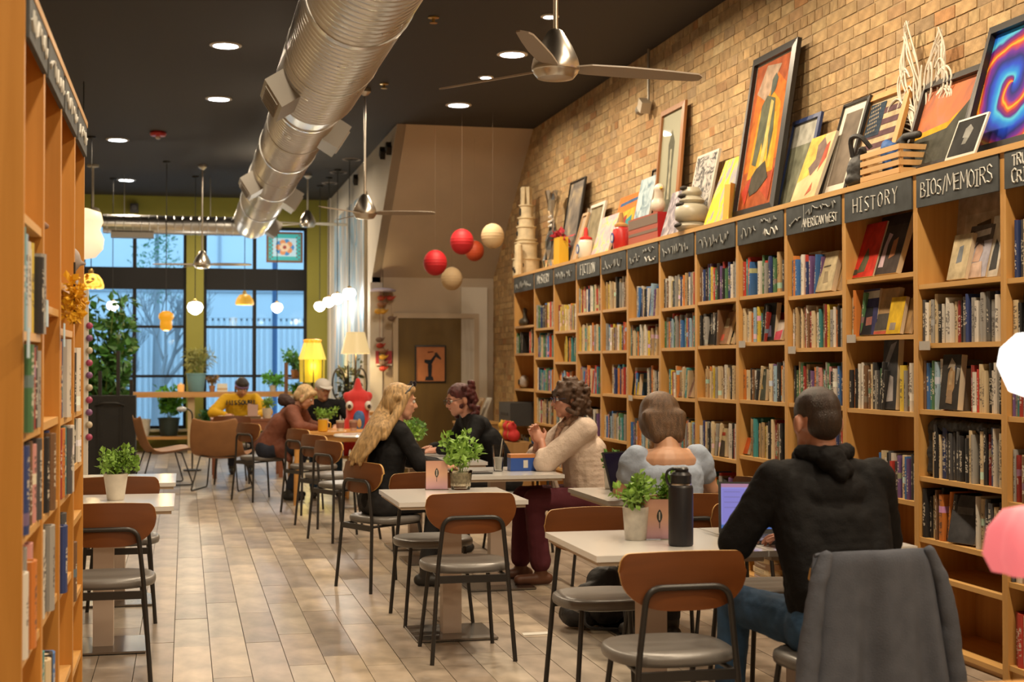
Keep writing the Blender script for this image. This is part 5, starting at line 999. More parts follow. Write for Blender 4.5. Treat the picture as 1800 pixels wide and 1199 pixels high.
b.skin(rows, False, False, False); o = b.build('body_panel', m_jk, jk, smooth=80); s_ = o.modifiers.new('thick', 'SOLIDIFY'); s_.thickness = .008; s_.offset = -1; ss = o.modifiers.new('round', 'SUBSURF'); ss.levels = ss.render_levels = 1
for sg in (-1, 1):
    pts = [(sg*.195, -.215, .825), (sg*.232, -.225, .74), (sg*.258, -.23, .6), (sg*.278, -.23, .42), (sg*.295, -.235, .26), (sg*.30, -.235, .2)]
    blob('sleeve', [('c', a, c, .024+.005*min(i, 3), .029+.005*min(i, 3)) for i, (a, c) in enumerate(zip(pts, pts[1:]))], m_jk, jk, .008, 4, (.012, .08))
# ------------------------------------------------------------------ what stands on the tables
TZ = .7458
m_soil = mat('soil', (.05, .03, .02), .9); m_herb = mat('herb_green', (.20, .36, .05), .6, var=.35, scale=30); m_herb2 = mat('herb_dark', (.13, .28, .06), .6, var=.35, scale=30)
def herb(x, y, r, h, ph, label, potm, seed, rt=None, clear=False, pw=None, lf=None, z=TZ):
    t = thing('potted_herb', label, 'potted plant', (x, y, z), 0, 'potted herbs on the cafe tables'); rs = random.Random(seed); rt = rt or r
    b = MB(); b.lathe([(r*.82, 0), (r*.86, .004), (rt, h), (rt-.006, h), (r*.8-.006, .012)], n=22); b.build('pot', potm, t, smooth=40)
    b = MB(); b.lathe([(rt*.86, .02 if clear else h-.03), (rt*.9, h-.015), (.01, h-.012)], n=18); b.build('soil', mat('jar_pebbles', (.36, .31, .22), .8, var=.4, scale=60) if clear else m_soil, t)
    pw = pw or r*1.7; tips = [(rs.gauss(0, pw*.45), rs.gauss(0, pw*.45), h+ph*rs.uniform(.3, .95)) for _ in range(16)]
    b = MB()
    for q in tips: b.tube([(q[0]*.25, q[1]*.25, h-.02), (q[0]*.7, q[1]*.7, h+(q[2]-h)*.6), q], .0016, 4)
    s2 = b.build('stems', mat('stem_green', (.16, .24, .05), .6), t); s2['kind'] = 'stuff'
    leafy('leaves', [((q[0]*(.6+.4*f), q[1]*(.6+.4*f), h+(q[2]-h)*f), .026) for q in tips for f in (.55, .8, 1)], m_herb if seed % 2 else m_herb2, t, lf or .032, 8, rs, .4, 1.5)
    return t
m_wpot = mat('white_pot', (.62, .57, .48), .45, var=.12, scale=12); m_gpot = glass('pot_glass', (.92, .91, .84), .12, .08)
m_frost = mat('frosted_pot', (.62, .58, .5), .3, var=.2, scale=22); m_frost.node_tree.nodes['Principled BSDF'].inputs['Transmission Weight'].default_value = .25
herb(1.755, 5.43, .05, .13, .12, 'green herb in a ribbed whitish pot left of the black bottle', m_frost, 1, .053, pw=.075)
herb(1.50, 7.80, .062, .105, .21, 'tall leafy herb in a clear glass jar on the pink card table', m_gpot, 3, .066, True, pw=.11, lf=.045)
herb(-.345, 7.60, .05, .135, .12, 'small bright plant in a tapered white pot beside the honey bookcase', m_wpot, 5, .062, pw=.10, lf=.035)
herb(1.56, 10.12, .07, .13, .17, 'bushy herb in a large white pot, nearer of two on the glasses woman table', m_wpot, 7, pw=.11, lf=.04)
herb(1.70, 11.0, .06, .12, .15, 'bushy herb in a white pot farther back, on the table pushed behind', m_wpot, 2, pw=.10, lf=.04)
herb(2.33, 7.64, .045, .11, .09, 'small herb beyond the dark laptop lid', m_wpot, 4, pw=.05)
herb(1.92, 5.50, .04, .12, .13, 'small herb mostly hidden behind the black bottle', m_frost, 9, pw=.05)
m_pcard = None
def card(x, y, rot, label):
    t = thing('card_stand', label, 'card holder', (x, y, TZ), R(rot)); 
    b = MB(); b.bx((-.065, -.012, 0), (.065, .03, .004)); b.bx((-.065, .004, .003), (.065, .0065, .165)); b.build('holder', glass('acrylic', (.97, .95, .93), .15), t)
    m = MATS.get('pink_card')
    if m is None:
        m, nt, N, L, P = _nodes('pink_card'); MATS['pink_card'] = m; tc = N.new('ShaderNodeTexCoord'); sp = N.new('ShaderNodeSeparateXYZ'); L.new(tc.outputs['Object'], sp.inputs[0]); mr = N.new('ShaderNodeMapRange'); mr.inputs[1].default_value = 0; mr.inputs[2].default_value = .16; L.new(sp.outputs[2], mr.inputs[0])
        cr = N.new('ShaderNodeValToRGB'); e = cr.color_ramp.elements; e[0].color = (.50, .30, .38, 1); e[1].color = (.50, .27, .20, 1); n = e.new(.55); n.color = (.62, .36, .24, 1); L.new(mr.outputs[0], cr.inputs[0]); L.new(cr.outputs[0], P.inputs['Base Color']); P.inputs['Roughness'].default_value = .35
    b = MB(); b.bx((-.06, .001, .004), (.06, .0038, .16)); b.build('card', m, t)
    b = MB(); pts = [(.011*sin(pi*i/10)**.8, .066+.055*i/10) for i in range(11)]; b.skin([b.ring([(x_, -.0002, z) for x_, z in pts]+[(-x_, -.0002, z) for x_, z in reversed(pts[1:-1])]), b.ring([(x_, .001, z) for x_, z in pts]+[(-x_, .001, z) for x_, z in reversed(pts[1:-1])])]); b.bx((-.0012, -.0002, .045), (.0012, .001, .07)); e_ = b.build('leaf_emblem', mat('emblem_ink', (.03, .035, .03), .5), t)
    b = MB(); b.bx((-.0025, -.0006, .078), (.0025, -.0001, .11)); b.build('emblem_vein', mat('emblem_pale', (.5, .42, .34), .5), t)
card(1.845, 5.40, -12, 'pink and orange card in a clear stand beside the black bottle'); card(1.365, 7.80, -8, 'pink and orange card in a clear stand on the table with the glass jar')
# black bottle
t = thing('water_bottle', 'tall matte black flask with a carry loop on its lid', 'bottle', (1.868, 5.215, TZ)); m_flask = mat('matte_black', (.014, .013, .016), .42)
b = MB(); b.lathe([(.044, 0), (.048, .004), (.048, .222), (.045, .23), (.040, .233)], n=30); b.build('flask', m_flask, t, smooth=40); b = MB(); b.lathe([(.0405, .2325), (.0415, .234), (.0415, .240), (.039, .2405)], n=30); b.build('steel_neck', m_steel, t, smooth=40)
b = MB(); b.lathe([(.039, .2405), (.041, .242), (.041, .272), (.034, .280), (.032, .283)], n=30); b.lathe([(.024, .28), (.026, .284), (.026, .295), (.02, .300)], (.004, 0, 0), 16); b.build('lid', mat('black_plastic', (.02, .02, .022), .35), t, smooth=40)
b = MB(); b.tube(fillet([(-.030, 0, .298), (-.056, 0, .288), (-.060, 0, .262), (-.052, 0, .238), (-.043, 0, .235)], .015), .0055, 8); b.tube([(-.032, 0, .296), (.026, 0, .296)], .007, 8); b.build('carry_loop', mat('black_plastic', (.02, .02, .022), .35), t, smooth=60)
# laptops
def laptop(loc, rot, label, scr, w_=.335, d_=.228, tilt=112, body=None, ui=False):
    t = thing('laptop', label, 'laptop', loc, R(rot)); body = body or mat('laptop_grey', (.06, .06, .065), .35, .4)
    b = MB(); b.bx((-w_/2, -d_, .003), (w_/2, 0, .016)); b.build('base', body, t, bevel=.003)
    b = MB()
    for i in range(5):
        for j in range(13): b.bx((-w_/2+.02+j*.0228, -.03-i*.021-.017, .016), (-w_/2+.04+j*.0228, -.03-i*.021, .0175))
    k_ = b.build('keys', mat('key_black', (.015, .015, .015), .5), t); k_['kind'] = 'stuff'
    b = MB(); b.bx((-.05, -d_+.012, .0155), (.05, -.145, .0165)); b.build('touchpad', mat('pad_grey', (.09, .09, .09), .4), t)
    M = Matrix.Rotation(R(90-tilt), 3, 'X')
    def P(v): return M @ Vector(v)+Vector((0, .002, .016))
    b = MB(); b.box(P((0, .003, .108)), (w_, .007, .216), M); ld = b.build('lid', body, t, bevel=.002)
    b = MB(); b.box(P((0, -.0008, .110)), (w_-.006, .0012, .210), M); b.build('bezel', mat('key_black', (.015, .015, .015), .5), ld)
    b = MB(); b.box(P((0, -.0018, .113)), (w_-.022, .0012, .188), M); b.build('screen', scr, ld)
    if ui:
        def pan(n, x0, x1, z0, z1, m, k=0): b = MB(); b.box(P(((x0+x1)/2, -.0028-.0004*k, (z0+z1)/2)), (x1-x0, .0006, z1-z0), M); b.build(n, m, ld)
        h = w_/2-.011; pan('title_bar', -h, h, .192, .207, screen('bar_pink', (.36, .18, .28))); pan('side_pane', -h+.005, -.06, .045, .185, screen('pane_dim', (.20, .18, .52))); pan('text_block', -.05, h-.02, .06, .18, screen('pane_light', (.28, .26, .58))); pan('task_bar', -h, h, .019, .034, screen('bar_blue', (.05, .13, .40)))
        for i in range(6): pan('text_line', -.04, .03+.015*(i % 3), .165-i*.016, .169-i*.016, screen('line_dark', (.17, .15, .40)), 1)
        for i in range(4): pan('text_line', -h+.012, -.08, .17-i*.022, .175-i*.022, screen('line_dark', (.17, .15, .40)), 1)
    return t
laptop((2.265, 5.375, TZ), -20, 'open laptop with a glowing violet screen at the grey jacket seat', screen('screen_violet', (.23, .215, .56)), ui=True)
laptop((2.375, 7.40, TZ), 30, 'open laptop with a nearly black screen before the woman in pale blue', mat('dark_screen', (.012, .010, .03), .12), tilt=108)
# T3 and T4 things
t = thing('iced_glass', 'tall clear tumbler of iced water on the table of the woman in cream', 'glass', at(876, 828, Z=TZ)); b = MB(); b.lathe([(.028, 0), (.030, .004), (.042, .17), (.0405, .17), (.027, .01)], n=22); b.build('tumbler', glass('tumbler_glass', (.95, .95, .94), .10, .05), t, smooth=40); b = MB(); b.lathe([(.026, .011), (.034, .09), (.001, .09)], n=18); b.build('water', mat('icy_water', (.66, .65, .6), .2), t); b = MB(); b.tube([(.0, 0, .02), (.03, .01, .21)], .003, 6); b.build('straw', m_fw, t)
t = thing('tea_box', 'blue and orange box on the table by the clasped hands', 'box', at(917, 827, Z=TZ)); b = MB(); b.bx((-.085, -.05, 0), (.085, .05, .085)); b.build('carton', mat('box_blue', (.02, .08, .36), .45), t, bevel=.003); b = MB(); b.bx((-.086, -.051, .085), (.086, .051, .108)); b.build('lid', mat('box_orange', (.5, .2, .06), .5), t, bevel=.003); b = MB(); b.bx((.0, -.0515, .02), (.03, -.0505, .07)); b.build('label_patch', mat('patch_white', (.6, .58, .52), .5), t)
t = thing('tablet', 'thin dark tablet lying on the table by the tall tumbler', 'tablet', at(835, 832, Z=TZ)); b = MB(); b.bx((-.1, -.07, 0), (.1, .07, .009)); b.build('slab', mat('key_black', (.015, .015, .015), .5), t, bevel=.003); b = MB(); b.bx((-.09, -.06, .009), (.09, .06, .0095)); b.build('screen', mat('grey_screen', (.16, .15, .15), .2), t)
t = thing('cup', 'dark brown handled cup standing by the blonde woman', 'cup', (1.62, 10.0, TZ)); b = MB(); b.lathe([(.03, 0), (.042, .01), (.045, .095), (.041, .095), (.036, .012)], n=20); b.build('cup', mat('dark_glaze', (.03, .025, .025), .3), t, smooth=40); b = MB(); b.tube(fillet([(-.043, 0, .08), (-.075, 0, .075), (-.075, 0, .03), (-.042, 0, .025)], .02), .006, 6); b.build('handle', mat('dark_glaze', (.03, .025, .025), .3), t)
t = thing('plate', 'white plate with crumbs at the far end of the herb tables', 'plate', (1.56, 10.55, TZ)); b = MB(); b.lathe([(.05, 0), (.06, .003), (.105, .014), (.103, .017), (.055, .007)], n=28); b.build('plate', mat('white_glaze', (.66, .60, .5), .3), t, smooth=50); b = MB(); b.sphere((.01, 0, .012), .02, 8, 6, (1, 1.3, .6)); b.build('crumb', mat('bread', (.3, .16, .06), .8), t)
# papers on the floor, backpack
p = at(942, 1114, Z=.0015); o = tag((lambda b: (b.skin([b.ring([(-.075, -.03, 0), (.08, -.025, 0), (.075, .03, .001), (-.07, .028, .001)]), b.ring([(-.075, -.03, .001), (.08, -.025, .001), (.075, .03, .003), (-.07, .028, .002)])]), b.build('paper_scrap', mat('paper_white', (.62, .6, .55), .8)))[1])(MB()), 'white paper scrap lying on the floor boards beside the middle table', 'paper'); o.location = p
p = at(1052, 1100, Z=0); t = thing('backpack', 'black backpack slumped on the floor between the near chairs', 'backpack', (p.x, p.y, 0), .3); m_bk = mat('black_nylon', (.016, .015, .016), .55, bump=.3, bscale=60)
blob('body', [('e', (0, 0, .13), (.17, .12, .13)), ('e', (.06, .02, .22), (.12, .1, .11)), ('e', (-.12, 0, .08), (.12, .12, .08)), ('e', (.14, 0, .09), (.12, .12, .09))], m_bk, t, .01, 4, (.03, .08)); blob('front_pocket', [('e', (-.02, -.12, .11), (.12, .05, .085))], m_bk, t, .008, 4, (.02, .06))
b = MB(); b.tube(fillet([(-.14, -.08, .12), (-.2, -.16, .03), (-.05, -.22, .02), (.03, -.25, .015)], .08), .009, 6); b.build('strap', m_bk, t); b = MB(); b.box((.0, -.165, .17), (.05, .006, .03), Matrix.Rotation(.2, 3, 'Y')); b.build('patch', mat('patch_red', (.4, .05, .05), .6), t)
# leaning stack of books under the shelves near the grey jacket
for i in range(5):
    c = ['tan', 'cream', 'brown', 'tan', 'cream'][i]; o = place_book(dict(x=3.62, y=8.6+.02*(i % 2), z=.055+.036*i, th=.25, h=.034, d=.19, tl=0, c=c), f'{c} book lying flat, {ORD[i]} from the bottom, in the low stack behind the bright laptop'); 
# ================================================================== PEOPLE
def skinmat(n, c):
    m = mat(n, c, .5, var=.06, scale=20); P = m.node_tree.nodes['Principled BSDF']; P.inputs['Subsurface Weight'].default_value = .08; P.inputs['Subsurface Radius'].default_value = (.01, .004, .002); return m
m_sk1 = skinmat('skin_fair', (.52, .27, .17)); m_sk2 = skinmat('skin_rosy', (.50, .24, .16)); m_sk3 = skinmat('skin_warm', (.56, .31, .19))
m_eye = mat('eye_white', (.6, .58, .54), .25); m_iris = mat('iris_brown', (.05, .03, .02), .2); m_lip = mat('lip_rose', (.36, .10, .085), .45)
def hand(w, d, ts, curl=.6, k=1.):
    d = Vector(d).normalized(); ts = Vector(ts); ts = (ts-d*ts.dot(d)).normalized(); n = ts.cross(d) if ts.cross(d).z > 0 else -ts.cross(d); w = Vector(w)
    M = Matrix((ts, d, n)).transposed(); pr = [('m', w+d*.05*k, (.040*k, .052*k, .016*k), M)]
    for i, L_ in enumerate((.070, .079, .073, .056)):
        p = w+d*.088*k+ts*(.031-.0215*i)*k; r = .0082*k
        for j, (f, a) in enumerate(((.42, .35), (.33, 1.0), (.25, 1.6))):
            a *= curl; q = p+(d*cos(a)-n*sin(a))*L_*f*k; pr.append(('c', p, q, r, r*.93)); p = q; r *= .93
    p = w+d*.028*k+ts*.03*k; q = p+(d*.65+ts*.62-n*.2).normalized()*.042*k; pr += [('c', p, q, .0115*k, .0095*k), ('c', q, q+(d*.85+ts*.1-n*.35).normalized()*.032*k, .0095*k, .008*k)]
    return pr
def person(label, loc, phi, J, skin, top, legs, shoes, hair, vox=.007, bulk=1., wid=.175, top_arm=(.062, .05, .042), top_low=None, sleeves='long', bare_neck=False, group=None, eyes=True, lip=None, top_name='sweater', hands=True, flare=1., hairdisp=(.012, .03), hem=True, headk=1., waist=.155, lats=0.):
    t = thing('person', label, 'person', (loc[0], loc[1], 0), phi, group)
    Ri = Matrix.Rotation(-phi, 3, 'Z'); o0 = Vector((loc[0], loc[1], 0))
    def W(p): return Ri @ (Vector(p)-o0)
    g = {k: (W(v[1]) if isinstance(v[0], str) else Vector(v)) for k, v in J.items() if k not in ('hy', 'hp', 'hr', 'lhd', 'rhd', 'lts', 'rts')}
    pel, ch, nk, hd = g['pel'], g['ch'], g['nk'], g['hd']
    HR = Matrix.Rotation(J.get('hy', 0), 3, 'Z') @ Matrix.Rotation(J.get('hp', 0), 3, 'X') @ Matrix.Rotation(J.get('hr', 0), 3, 'Y'); HR = HR*headk if headk != 1 else HR; HRn = Matrix.Rotation(J.get('hy', 0), 3, 'Z') @ Matrix.Rotation(J.get('hp', 0), 3, 'X') @ Matrix.Rotation(J.get('hr', 0), 3, 'Y')
    def hp(*v): return hd+HR @ Vector(v)
    sw = g.get('sw', Vector((wid, 0, 0))).x
    ls = g.get('ls', nk+Vector((-sw, -.01, -.055))); rs_ = g.get('rs', nk+Vector((sw, -.01, -.055)))
    lh, rh = pel+Vector((-.095, .0, -.02)), pel+Vector((.095, .0, -.02))
    # head
    H_ = [('m', hp(0, -.012, .03), (.077*headk, .096*headk, .088*headk), HRn), ('m', hp(0, .02, -.03), (.064*headk, .074*headk, .078*headk), HRn), ('c', hp(0, .055, -.085), hp(0, .05, -.082), .030*headk, .032*headk), ('c', hp(-.03, .03, -.07), hp(.03, .03, -.07), .034*headk, .034*headk),
          ('c', hp(0, .088, .014), hp(0, .108, -.022), .0085, .0125), ('c', hp(-.012, .095, -.026), hp(.012, .095, -.026), .008, .008), ('c', hp(-.035, .077, .03), hp(.035, .077, .03), .011, .011), ('c', hp(-.042, .062, -.015), hp(-.03, .07, -.028), .017, .015), ('c', hp(.042, .062, -.015), hp(.03, .07, -.028), .017, .015),
          ('c', hp(-.016, .083, -.052), hp(.016, .083, -.052), .0095, .0095), ('m', hp(-.084, -.012, -.004), (.013, .02, .034), HRn), ('m', hp(.084, -.012, -.004), (.013, .02, .034), HRn), ('c', hp(0, -.02, -.06), nk, .052, .056)]
    pr = list(H_); sp = [pel.lerp(ch, f) for f in (0, .33, .66, 1)]
    for q, (a, b_) in zip(sp, ((.135, .10), (.125, .095), (.135, .10), (.145, .10))): pr.append(('e', q, (a, b_, .12)))
    pr += [('c', ls, rs_, .05, .05), ('c', ch, nk, .09, .06), ('c', lh, rh, .09, .09)]
    for s_, h0, kn, an in (('l', lh, 'lk', 'la'), ('r', rh, 'rk', 'ra')):
        pr += [('c', h0, g[kn], .075, .05), ('c', g[kn], g[an], .05, .034)]
    for sh, el, wr, hdir, ts in ((ls, 'le', 'lw', 'lhd', 'lts'), (rs_, 're', 'rw', 'rhd', 'rts')):
        pr += [('c', sh, g[el], .045, .037), ('c', g[el], g[wr], .037, .025)]
        if hands:
            d = (g[wr]-g[el]).normalized() if hdir not in J else Ri @ Vector(J[hdir]); tv = Ri @ Vector(J[ts]) if ts in J else Vector((1 if sh is ls else -1, 0, .3)); pr += hand(g[wr]-d*.01, d, tv, J.get('curl', .6) if not isinstance(J.get('curl'), Vector) else .6)
    if bare_neck: pr += [('e', ch.lerp(nk, .40), (.150, .108, .09)), ('c', ls+Vector((.02, 0, 0)), rs_-Vector((.02, 0, 0)), .05, .05)]
    blob('body', pr, skin, t, vox, 3)
    # garments
    R_ = bulk; pr = []
    wx = [(.165, .125), (.155, .12), (.165, .122), (.17, .115)]
    top_f = 1.07 if bare_neck else 1.
    for q_ in range(11):
        f = q_/10; wv = waist+(.168-waist)*abs(2*f-.9)**1.5 if f < .95 else .168
        pr.append(('e', pel.lerp(ch, f*top_f), (wv*R_, (.122-.008*f)*R_, .085 if bare_neck else .11)))
    if lats: pr += [('c', q+Vector((0, 0, -.03)), pel+Vector((sx*.10, -.01, .10)), lats, lats*1.1) for q, sx in ((ls.lerp(rs_, .12), -1), (rs_.lerp(ls, .12), 1))]
    if bare_neck:
        pr += [('c', q+Vector((.0, dy, -.01)), q.lerp(ch, .5)+Vector((0, dy, -.03)), .030, .07) for q in (ls, rs_) for dy in (-.03, .03)]
    else: pr += [('c', ls, rs_, .062, .062), ('c', ls.lerp(nk, .3), nk+Vector((0, -.005, -.035)), .06, .068), ('c', rs_.lerp(nk, .3), nk+Vector((0, -.005, -.035)), .06, .068), ('e', ch.lerp(nk, .5), (.15*R_, .11, .1))]
    a0, a1, a2 = top_arm
    for sh, el, wr in ((ls, 'le', 'lw'), (rs_, 're', 'rw')):
        if sleeves == 'long': pr += [('c', sh, g[el], a0, a1), ('c', g[el], g[el].lerp(g[wr], .93), a1, a2*.85)]
        elif sleeves == 'elbow': pr += [('c', sh, g[el], a0, a1), ('c', g[el], g[el].lerp(g[wr], .28), a1, a1*.8)]
        elif sleeves == 'puff': pr += [('e', sh.lerp(g[el], .22), (.075, .075, .085)), ('c', sh, sh.lerp(g[el], .5), .07, .062)]
    if top_low: pr += top_low(pel, W)
    tp = blob(top_name, pr, top, t, vox*1.15, 12, (.012, .06))
    pr = [('c', lh, rh, .115, .115), ('e', pel, (.165, .12, .1))]
    for h0, kn, an in ((lh, 'lk', 'la'), (rh, 'rk', 'ra')): pr += [('c', h0, g[kn], .098, .07), ('c', g[kn], g[an]+(g[kn]-g[an]).normalized()*.03, .068, .052*flare)]
    blob('trousers', pr, legs, t, vox*1.2, 8, (.010, .06))
    for an, to in (('la', 'lt'), ('ra', 'rt')):
        a = g[an]; q = g.get(to, a+Vector((0, .15, 0))); q = Vector((q.x, q.y, .04)); d = (q-Vector((a.x, a.y, .04))).normalized()
        blob('shoe', [('c', Vector((a.x, a.y, .042))-d*.045, q, .038, .034), ('c', Vector((a.x, a.y, .06)), a+Vector((0, 0, .0)), .04, .045), ('c', Vector((a.x, a.y, .022))-d*.045, Vector((q.x, q.y, .018)), .022, .018)], shoes, t, .009, 2)
    if eyes:
        for s_ in (-1, 1):
            b = MB(); b.sphere(hp(s_*.031, .078, .010), .0118, 12, 8); e = b.build('eye', m_eye, t, smooth=60); b = MB(); b.sphere(hp(s_*.031, .0855, .010), .0058, 10, 6); b.build('iris', m_iris, e, smooth=60)
            b = MB(); b.tube([hp(s_*.016, .091, .031), hp(s_*.031, .090, .036), hp(s_*.046, .080, .030)], .0035, 6); b.build('eyebrow', hair[0], t)
        b = MB(); b.tube([hp(-.021, .084, -.052), hp(-.007, .0925, -.049), hp(.007, .0925, -.049), hp(.021, .084, -.052)], [.002, .0055, .0055, .002], 8); b.build('lips', lip or m_lip, t, smooth=60)
    hm, hf = hair
    hpr = hf(hp, HRn, W) if hf else None
    if hpr: blob('hair', hpr, hm, t, min(vox, .007), 22 if hairdisp[0] == .008 else 9 if hairdisp[0] < .011 else 3, None if hairdisp[0] < .011 else (.008, hairdisp[1]))
    return t, hp, HRn, W
def hairmat(n, c, var=.4): return mat(n, c, .42, var=var, scale=5, stretch=(14, 14, 2.2), bump=.5, bscale=30)
w_ = lambda *p: ('w', p)
def glasses(t, hp, m=None):
    m = m or m_blk
    o = None
    for s_ in (-1, 1):
        b = MB(); pts = [hp(s_*.033+.023*cos(a), .104-.004*abs(cos(a)), .008+.016*sin(a)) for a in [2*pi*i/16 for i in range(17)]]; b.tube(pts, .0022, 6)
        b.tube([hp(s_*.056, .100, .012), hp(s_*.079, .06, .014), hp(s_*.080, -.01, .012)], .002, 6)
        if s_ > 0: b.tube([hp(-.010, .105, .012), hp(.010, .105, .012)], .002, 6)
        b.build('glasses_frame', m, t)
# the man in black
m_bk1 = mat('black_knit', (.011, .011, .012), .8, var=.1, bump=.2, bscale=160, spec=.15); m_jean = mat('blue_denim', (.026, .072, .15), .85, var=.35, scale=10, bump=.15, bscale=200); m_shoe = mat('dark_shoe', (.02, .018, .016), .5)
hr1 = hairmat('short_brown_hair', (.028, .015, .010))
def h1(hp, M, W): return [('m', hp(0, -.010, .046), (.081, .100, .087), M), ('m', hp(0, -.052, .002), (.066, .064, .074), M), ('c', hp(-.04, .04, .085), hp(.04, .04, .085), .018, .018), ('c', hp(-.070, .02, .03), hp(-.072, .02, .008), .010, .006), ('c', hp(.070, .02, .03), hp(.072, .02, .008), .010, .006)]
t, hp, M, W = person('man in a black pullover typing at the bright laptop, seen from behind', (2.20, 4.52), R(3), dict(pel=w_(2.21, 4.53, .56), ch=w_(2.21, 4.63, .88), nk=w_(2.21, 4.68, 1.09), hd=w_(2.205, 4.72, 1.234), hy=R(1), hp=R(-8), sw=(.195, 0, 0), le=w_(1.895, 4.72, .815), lw=w_(2.01, 5.00, .792), re=w_(2.50, 4.78, .80), rw=w_(2.25, 5.02, .792),
    lhd=(.55, .8, -.05), lts=(.8, -.5, .1), rhd=(-.35, .9, -.05), rts=(-.9, -.3, .1), lk=w_(1.99, 4.97, .56), rk=w_(2.40, 4.99, .56), la=w_(1.93, 4.90, .10), ra=w_(2.42, 4.98, .1), lt=w_(1.91, 5.08, .04), rt=w_(2.43, 5.14, .04)), m_sk2, m_bk1, m_jean, m_shoe, (hr1, h1), .0055, 1.16, .195, (.078, .064, .05), hairdisp=(.004, .012), top_name='pullover', waist=.172, lats=.088)
blob('hood', [('c', W((2.125, 4.67, 1.133)), W((2.21, 4.61, 1.118)), .030, .042), ('c', W((2.21, 4.61, 1.118)), W((2.295, 4.67, 1.133)), .042, .030), ('c', W((2.21, 4.60, 1.108)), W((2.225, 4.575, 1.063)), .050, .032), ('c', W((2.19, 4.60, 1.108)), W((2.25, 4.59, 1.078)), .04, .034), ('c', W((2.125, 4.67, 1.133)), W((2.15, 4.76, 1.108)), .028, .024), ('c', W((2.295, 4.67, 1.133)), W((2.27, 4.76, 1.108)), .028, .024)], m_bk1, t, .006, 4, (.016, .04))
# woman in pale blue
m_blu = mat('pale_blue_cotton', (.36, .43, .55), .8, var=.08, bump=.15, bscale=120, spec=.2); m_dkt = mat('dark_trousers', (.02, .02, .025), .8)
hr2 = hairmat('light_brown_bob', (.115, .062, .030))
def h2(hp, M, W): return [('c', hp(dx, -.085, -.03), W((2.385+dx*.75, 6.855, 1.075)), .046, .036) for dx in (-.075, -.045, -.015, .015, .045, .075)]+[('m', hp(0, -.014, .030), (.108, .116, .108), M)]+[('m', hp(0, -.016-.02*f, .02-.085*f), (.110+.012*sin(pi*f*.8), .114-.022*f, .085-.01*f), M) for f in (0, .2, .4, .6, .8, 1)]
t, hp, M, W = person('woman in a pale blue square-necked top with a brown bob, seen from behind', (2.385, 6.74), R(0), dict(pel=w_(2.385, 6.76, .56), ch=w_(2.385, 6.81, .86), nk=w_(2.385, 6.88, 1.065), hd=w_(2.385, 6.98, 1.165), hy=R(-4), hp=R(-24), sw=(.165, 0, 0), ls=w_(2.225, 6.865, .968), rs=w_(2.545, 6.865, .968), le=w_(2.145, 6.90, .80), lw=w_(2.27, 7.12, .785), re=w_(2.64, 6.90, .80), rw=w_(2.48, 7.13, .785), lk=w_(2.28, 7.15, .54), rk=w_(2.49, 7.15, .54), la=w_(2.28, 7.1, .1), ra=w_(2.49, 7.1, .1)),
    m_sk3, m_blu, m_dkt, m_shoe, (hr2, h2), .006, 1.06, .165, sleeves='puff', bare_neck=True, hairdisp=(.008, .03), top_name='blouse')
# woman in cream
m_crm = mat('cream_cardigan', (.66, .54, .45), .9, var=.08, bump=.4, bscale=90, spec=.2); m_plum = mat('plum_trousers', (.10, .024, .034), .85, spec=.2); m_brs = mat('brown_shoe', (.13, .05, .025), .5); hr3 = hairmat('curly_dark_hair', (.075, .038, .020))
def h3(hp, M, W):
    rs = random.Random(4); p = [('m', hp(0, -.02, .04), (.100, .112, .098), M), ('m', hp(0, -.065, -.03), (.10, .08, .095), M)]
    for _ in range(150):
        a = rs.uniform(0, 2*pi); z = rs.uniform(-.11, .145); r = .105 if z < .08 else .07 if z < .12 else .03; x, y = r*cos(a), -.03+r*1.1*sin(a)
        if y > .035 and z < .055: continue
        p.append(('e', hp(x*1.06, y, z), (.020, .020, .017)))
    return p
t, hp, M, W = person('woman in a cream cardigan and plum trousers, hands clasped, seen in profile', (2.60, 9.12), R(92), dict(pel=w_(2.62, 9.12, .57), ch=w_(2.58, 9.11, .88), nk=w_(2.53, 9.11, 1.07), hd=w_(2.47, 9.10, 1.205), hp=R(-4), sw=(.17, 0, 0), le=w_(2.29, 9.00, .80), lw=w_(2.285, 9.07, .93), re=w_(2.29, 9.26, .80), rw=w_(2.28, 9.15, .93), lhd=(-.35, .35, .75), lts=(.6, .1, .5), rhd=(-.35, -.35, .75), rts=(.6, -.1, .5), lk=w_(2.22, 9.02, .56), rk=w_(2.20, 9.25, .56), la=w_(2.27, 9.03, .12), ra=w_(2.20, 9.30, .12), lt=w_(2.12, 9.02, .04), rt=w_(2.05, 9.30, .04)),
    m_sk2, m_crm, m_plum, m_brs, (hr3, h3), .006, 1.28, .17, (.082, .078, .05), sleeves='elbow', hairdisp=(.012, .02), top_name='cardigan', flare=1.35, waist=.17)
for dy in (-.035, .035): b = MB(); b.tube(fillet([W((2.50, 9.11+dy*1.4, 1.09)), W((2.435, 9.11+dy, 1.0)), W((2.375, 9.11+dy, .88)), W((2.365, 9.11+dy*1.3, .70)), W((2.40, 9.11+dy*1.6, .60))], .06), .014, 8); b.build('button_band', m_crm, t, smooth=60)
blob('collar_scarf', [('c', W((2.50, 9.04, 1.085)), W((2.43, 9.09, 1.03)), .028, .02), ('c', W((2.50, 9.18, 1.085)), W((2.43, 9.13, 1.03)), .028, .02), ('c', W((2.43, 9.11, 1.03)), W((2.385, 9.11, .93)), .03, .018)], mat('brown_lace', (.30, .18, .12), .8, var=.5, scale=60), t, .007, 3, (.008, .015))
